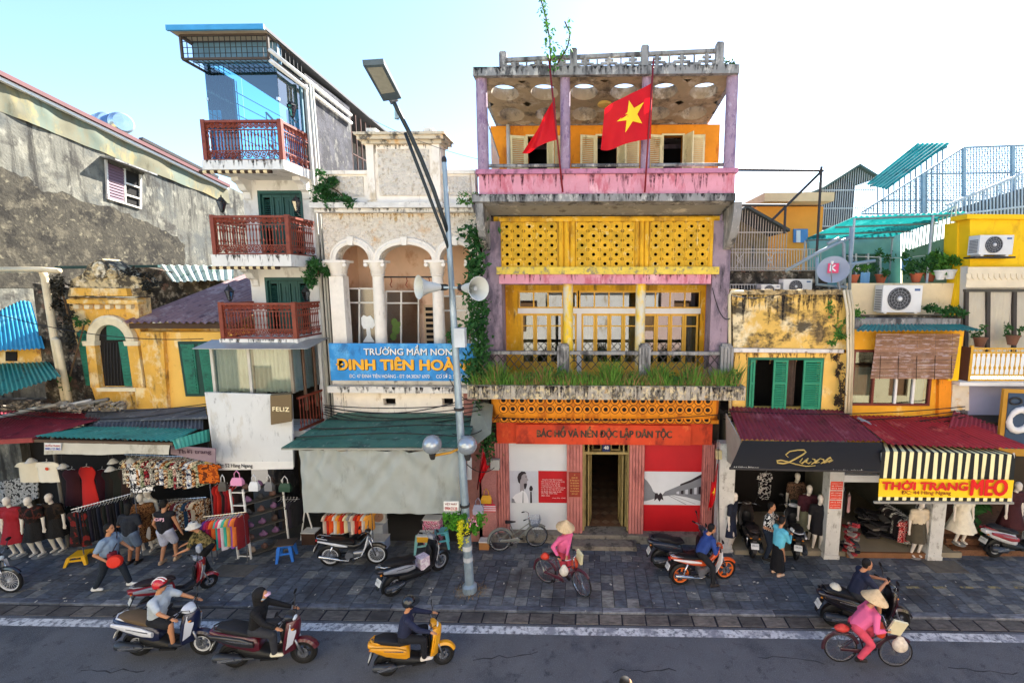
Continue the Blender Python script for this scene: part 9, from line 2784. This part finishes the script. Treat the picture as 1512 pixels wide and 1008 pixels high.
def flag(lab,foot,tip,hoist0,hoist1,fly0,fly1,Y,star=True,n=16,pole_c='#7a1c20'):
 o=thing('flag',lab,'flag',at(*foot,Y),group='red flags')
 MB().tube([at(*foot,Y),at(*tip,Y-.25)],.022,8).build('pole',MT(pole_c,.5),o,smooth=True)
 A,B,C_,D=at(*hoist0,Y-.12),at(*fly0,Y-.25),at(*fly1,Y-.2),at(*hoist1,Y-.1)
 def S(u,v):
  p=A.lerp(B,u).lerp(D.lerp(C_,u),v)
  return p+Vector((0,.10*math.sin(u*7+v*2.2)*u**.5+.05*math.sin(u*13-v*3)*u,.03*math.sin(u*5+1)*u))
 vs=[S(i/n,j/n)for j in range(n+1)for i in range(n+1)]
 fs=[(j*(n+1)+i,(j+1)*(n+1)+i,(j+1)*(n+1)+i+1,j*(n+1)+i+1)for j in range(n)for i in range(n)]
 MB().add(vs,fs).build('cloth',m_flag,o,smooth=True)
 if star:
  r_=star
  us=star[4]if len(star)>4 else 1
  pts=[(star[0]+(star[2]if k%2==0 else star[2]*.4)*math.sin(k*math.pi/5+star[5]),star[1]-(star[3]if k%2==0 else star[3]*.4)*math.cos(k*math.pi/5+star[5]))for k in range(10)]
  c_=S(star[0],star[1])+Vector((0,-.016,0))
  P=[S(u,v)+Vector((0,-.016,0))for u,v in pts]
  mid=[S((star[0]+u)/2,(star[1]+v)/2)+Vector((0,-.016,0))for u,v in pts]
  mb_=MB()
  mb_.add([c_]+P+mid,[(0,11+k,11+(k+1)%10)for k in range(10)]+[(11+k,1+k,1+(k+1)%10,11+(k+1)%10)for k in range(10)])
  mb_.build('star',m_star,o,smooth=True)
 return o
flag('red flag hanging folded at the left of the pink parapet',(831,284),(810,82),(819,143),(823,206),(800,178),(771,226),11.98,None)
flag('red flag with a yellow star waving at the right of the pink parapet',(952,284),(965,88),(964,122),(961,205),(893,158),(887,221),11.98,(.42,.46,.3,.34,1,.25))
flag('small furled red flag beside the electric meter left of the memorial house',(705,722),(713,662),(713,665),(709,700),(722,688),(707,716),12.4,None)
flag('small red flag with a yellow star on the white shop pillar',(1049,752),(1060,684),(1060,690),(1056,738),(1052,712),(1046,754),12.3,(.5,.45,.3,.14,1,.3))
def climber(nm,lab,path,Y,n,size,w_,m,mstem='#4a3a28'):
 o=thing(nm,lab,'climbing plant',at(*path[0],Y))
 P=[at(x_,y_,Y)for x_,y_ in path]
 MB().tube(P,.018,6).build('stem',MT(mstem,.9),o,smooth=True)
 f=MB()
 for i in range(n):
  t=random.random()*(len(P)-1);k=int(t)
  c=P[k].lerp(P[min(k+1,len(P)-1)],t-k)
  cl=.6+.7*noise.noise((c.z*1.7,c.x*2,5))
  f.leaf(c+Vector((random.gauss(0,w_*max(.25,cl)),-abs(random.gauss(0,.14)),random.gauss(0,.12))),size*random.uniform(.6,1.3))
 f.build('foliage',m,o)
 return o
climber('wall_climber','dense leafy climber hanging between the arcade and the memorial house',[(702,335),(704,380),(700,420),(706,460),(712,500),(704,540),(700,560)],12.55,1500,.17,.22,m_leafd)
climber('wall_climber','climber trailing over the blue sign behind the lamp post',[(705,480),(686,492),(668,496)],12.3,240,.13,.1,m_leafd)
climber('wall_climber','creeper under the planter at the corner of the red signboard',[(708,592),(716,620),(724,650),(716,680)],12.55,420,.11,.16,m_leafd)
climber('roof_vine','leafy branch rising above the roof beside the left flag',[(813,98),(812,60),(806,25),(796,-10)],11.7,150,.12,.09,m_leafm)
climber('roof_vine','short leafy tip above the roof right of the long branch',[(822,96),(838,70),(842,50),(834,32)],11.7,60,.11,.06,m_leafm)
shrub('roof_bush','bushy green plant growing on the arcade parapet beside the tower',[(at(482,268,12.8),(.25,.25,.3),260),(at(490,288,12.75),(.45,.3,.3),480),(at(510,297,12.7),(.3,.25,.16),200)],m_leafd,.12)
shrub('wall_bush','round leafy bush growing from the tower corner',[(at(466,394,12.9),(.30,.25,.26),420),(at(468,408,12.85),(.28,.25,.26),360)],m_leafd,.11)
shrub('roof_sprig','sprig growing at the right end of the roof balustrade',[(at(1068,88,12.2),(.2,.15,.2),90),(at(1078,92,12.1),(.18,.1,.12),60)],m_leafd,.08)
shrub('corner_sprig','small leafy sprig at the corner of the grey canopy slab',[(at(688,290,12.2),(.25,.12,.16),80),(at(700,297,12.2),(.2,.12,.2),70)],m_leafm,.1)
pot_plant(1494,509,13.2,.2,120,.10,'small potted plant on the right of the wrought yellow balcony',m_leafd,'#6a4a3a')
pot_plant(1446,512,13.2,.22,90,.09,'small potted plant at the left post of the wrought yellow balcony',m_leafd,'#6a4a3a')
pot_plant(1442,800,12.9,.5,220,.26,'dark potted palm on the brown steps under the striped awning',m_leafd,'#1c1c1c')
mt=tag(pxp([(724,679),(737,679),(737,694),(724,694)],12.6,.14).build('meter_box',MT('#a9aaa2',.6),None),'grey electric meter box left of the white banner','meter box')
tag(pxp([(1058,665),(1066,665),(1066,678),(1058,678)],12.3,.12).build('meter_box',MT('#c9b98a',.6),None),'small cream meter box right of the red banner','meter box')
tag(pxp([(690,676),(696,676),(696,708),(690,708)],12.0,.05).build('tube_light',MT('#d0d2d2',.5),None),'white upright tube light right of the lamp post','lamp')
tag(pxp([(708,690),(732,690),(734,800),(708,800)],12.75,.05).build('wall_grating',mat('pink_grating','#a8706a',.8,var=.2,scale=30),None),'dusty pink grating behind the hanging bags','grating')
def wire(lab,a,b,sag,r=.012,col='#1d1d1f'):
 P=[]
 for i in range(17):
  t=i/16
  P.append(Vector(a).lerp(Vector(b),t)-Vector((0,0,sag*4*t*(1-t))))
 tag(MB().tube(P,r,5).build('cable',MT(col,.7),None),lab,'cable','street cables')
wire('thin cable sagging across the old yellow house',at(-10,462,12.2),at(300,500,12.2),.25)
wire('cable bundle along the tops of the right shops',at(1075,640,12.5),at(1300,622,12.6),.2)
wire('cable hanging under the arcade sign ledge',at(480,600,12.4),at(690,588,12.4),.3,.016)
wire('cable looping below the orange ring band',at(735,616,12.35),at(1060,612,12.35),.12)
wire('thin cable across the sky from the street lamp to the pink parapet',at(540,172,12),at(705,235,12),.1,.006)
wire('cable down the right corner pillar of the memorial house',at(1052,425,12.8),at(1078,470,12.8),.3)
for k in range(5):
 y_=598+3.2*k
 wire(['top','second','third','fourth','lowest'][k]+' black cable of the bundle along the arcade wall above the green awning',at(478,y_,12.55),at(712,y_-4+2*k,12.3),.12+.07*k,.014)
for k in range(4):
 wire(['top','second','third','lowest'][k]+' black cable of the bundle over the maroon and red tin roofs',at(1068,606+4*k,12.6),at(1425,600+5*k,12.6),.15+.1*k,.014)
for k in range(3):
 wire(['upper','middle','lower'][k]+' cable drooping along the left stall roofs',at(-10,600+5*k,12.3),at(305,596+4*k,12.5),.2+.12*k,.012)
for k,(p,q,s_)in enumerate((((668,640),(736,612),.25),((670,660),(730,690),.35),((664,560),(700,590),.2),((676,500),(716,470),.15),((1060,640),(1062,800),.05),((1080,436),(1160,432),.1))):
 wire(['loose cable from the lamp post to the orange ring band','loose cable from the globe lamps to the meter box','short cable behind the junction box','cable from the junction box into the climber','cable running down beside the white shop pillar','cable along the mossy coping of the weathered wall'][k],at(*p,11.2 if k<4 else 12.3),at(*q,12.4 if k<4 else 12.3),s_,.012)
shrub('gable_weeds','black dry weeds hanging from the old gable beside the drain pipe',[(at(84,420,12.85),(.35,.15,.3),260),(at(92,445,12.85),(.3,.15,.5),320),(at(100,480,12.85),(.22,.12,.6),240)],mat('black_weed','#2a2820',.95,var=.5,scale=9),.11)
shrub('gable_weeds','dark weeds growing over the right end of the old gable',[(at(205,402,13.0),(.4,.2,.22),200),(at(222,420,13.0),(.3,.2,.3),180)],MATS['black_weed'],.10)
shrub('gable_weeds','green weeds by the arched shutter of the old yellow house',[(at(118,475,12.8),(.2,.12,.15),90),(at(100,560,12.7),(.2,.15,.4),120)],m_leafd,.09)
rg=random.Random(21)
lt=MB()
for i in range(110):
 p=on(rg.uniform(0,1500),rg.uniform(822,902));p.z=.012
 a_=rg.uniform(0,3);s=rg.uniform(.008,.035)
 lt.obox(p,(s*2,s,.006),(0,0,a_))
tag(lt.build('litter',mat('paper_scrap','#b9b5aa',.9,var=.3,scale=3),None),'small paper scraps and leaves scattered over the pavement','litter',kind='stuff')
pud=mat('wet_stain','#141416',.12,var=.1)
for k,(px,py,w_,h_)in enumerate(((800,911,60,5),(1420,916,70,5))):
 n=22
 tag(MB().poly(*[on(px+w_*math.cos(6.2832*i/n)*(1+.35*noise.noise((i*.9,k,2))),py+h_*math.sin(6.2832*i/n)*(1+.5*noise.noise((i*.7,k,5))),-.094)for i in range(n)][::-1]).build('puddle',pud,None),['dark puddle in the gutter below the memorial house door','dark puddle in the gutter at the right end'][k],'puddle',kind='structure')
bpy.data.scenes.remove(WORK)
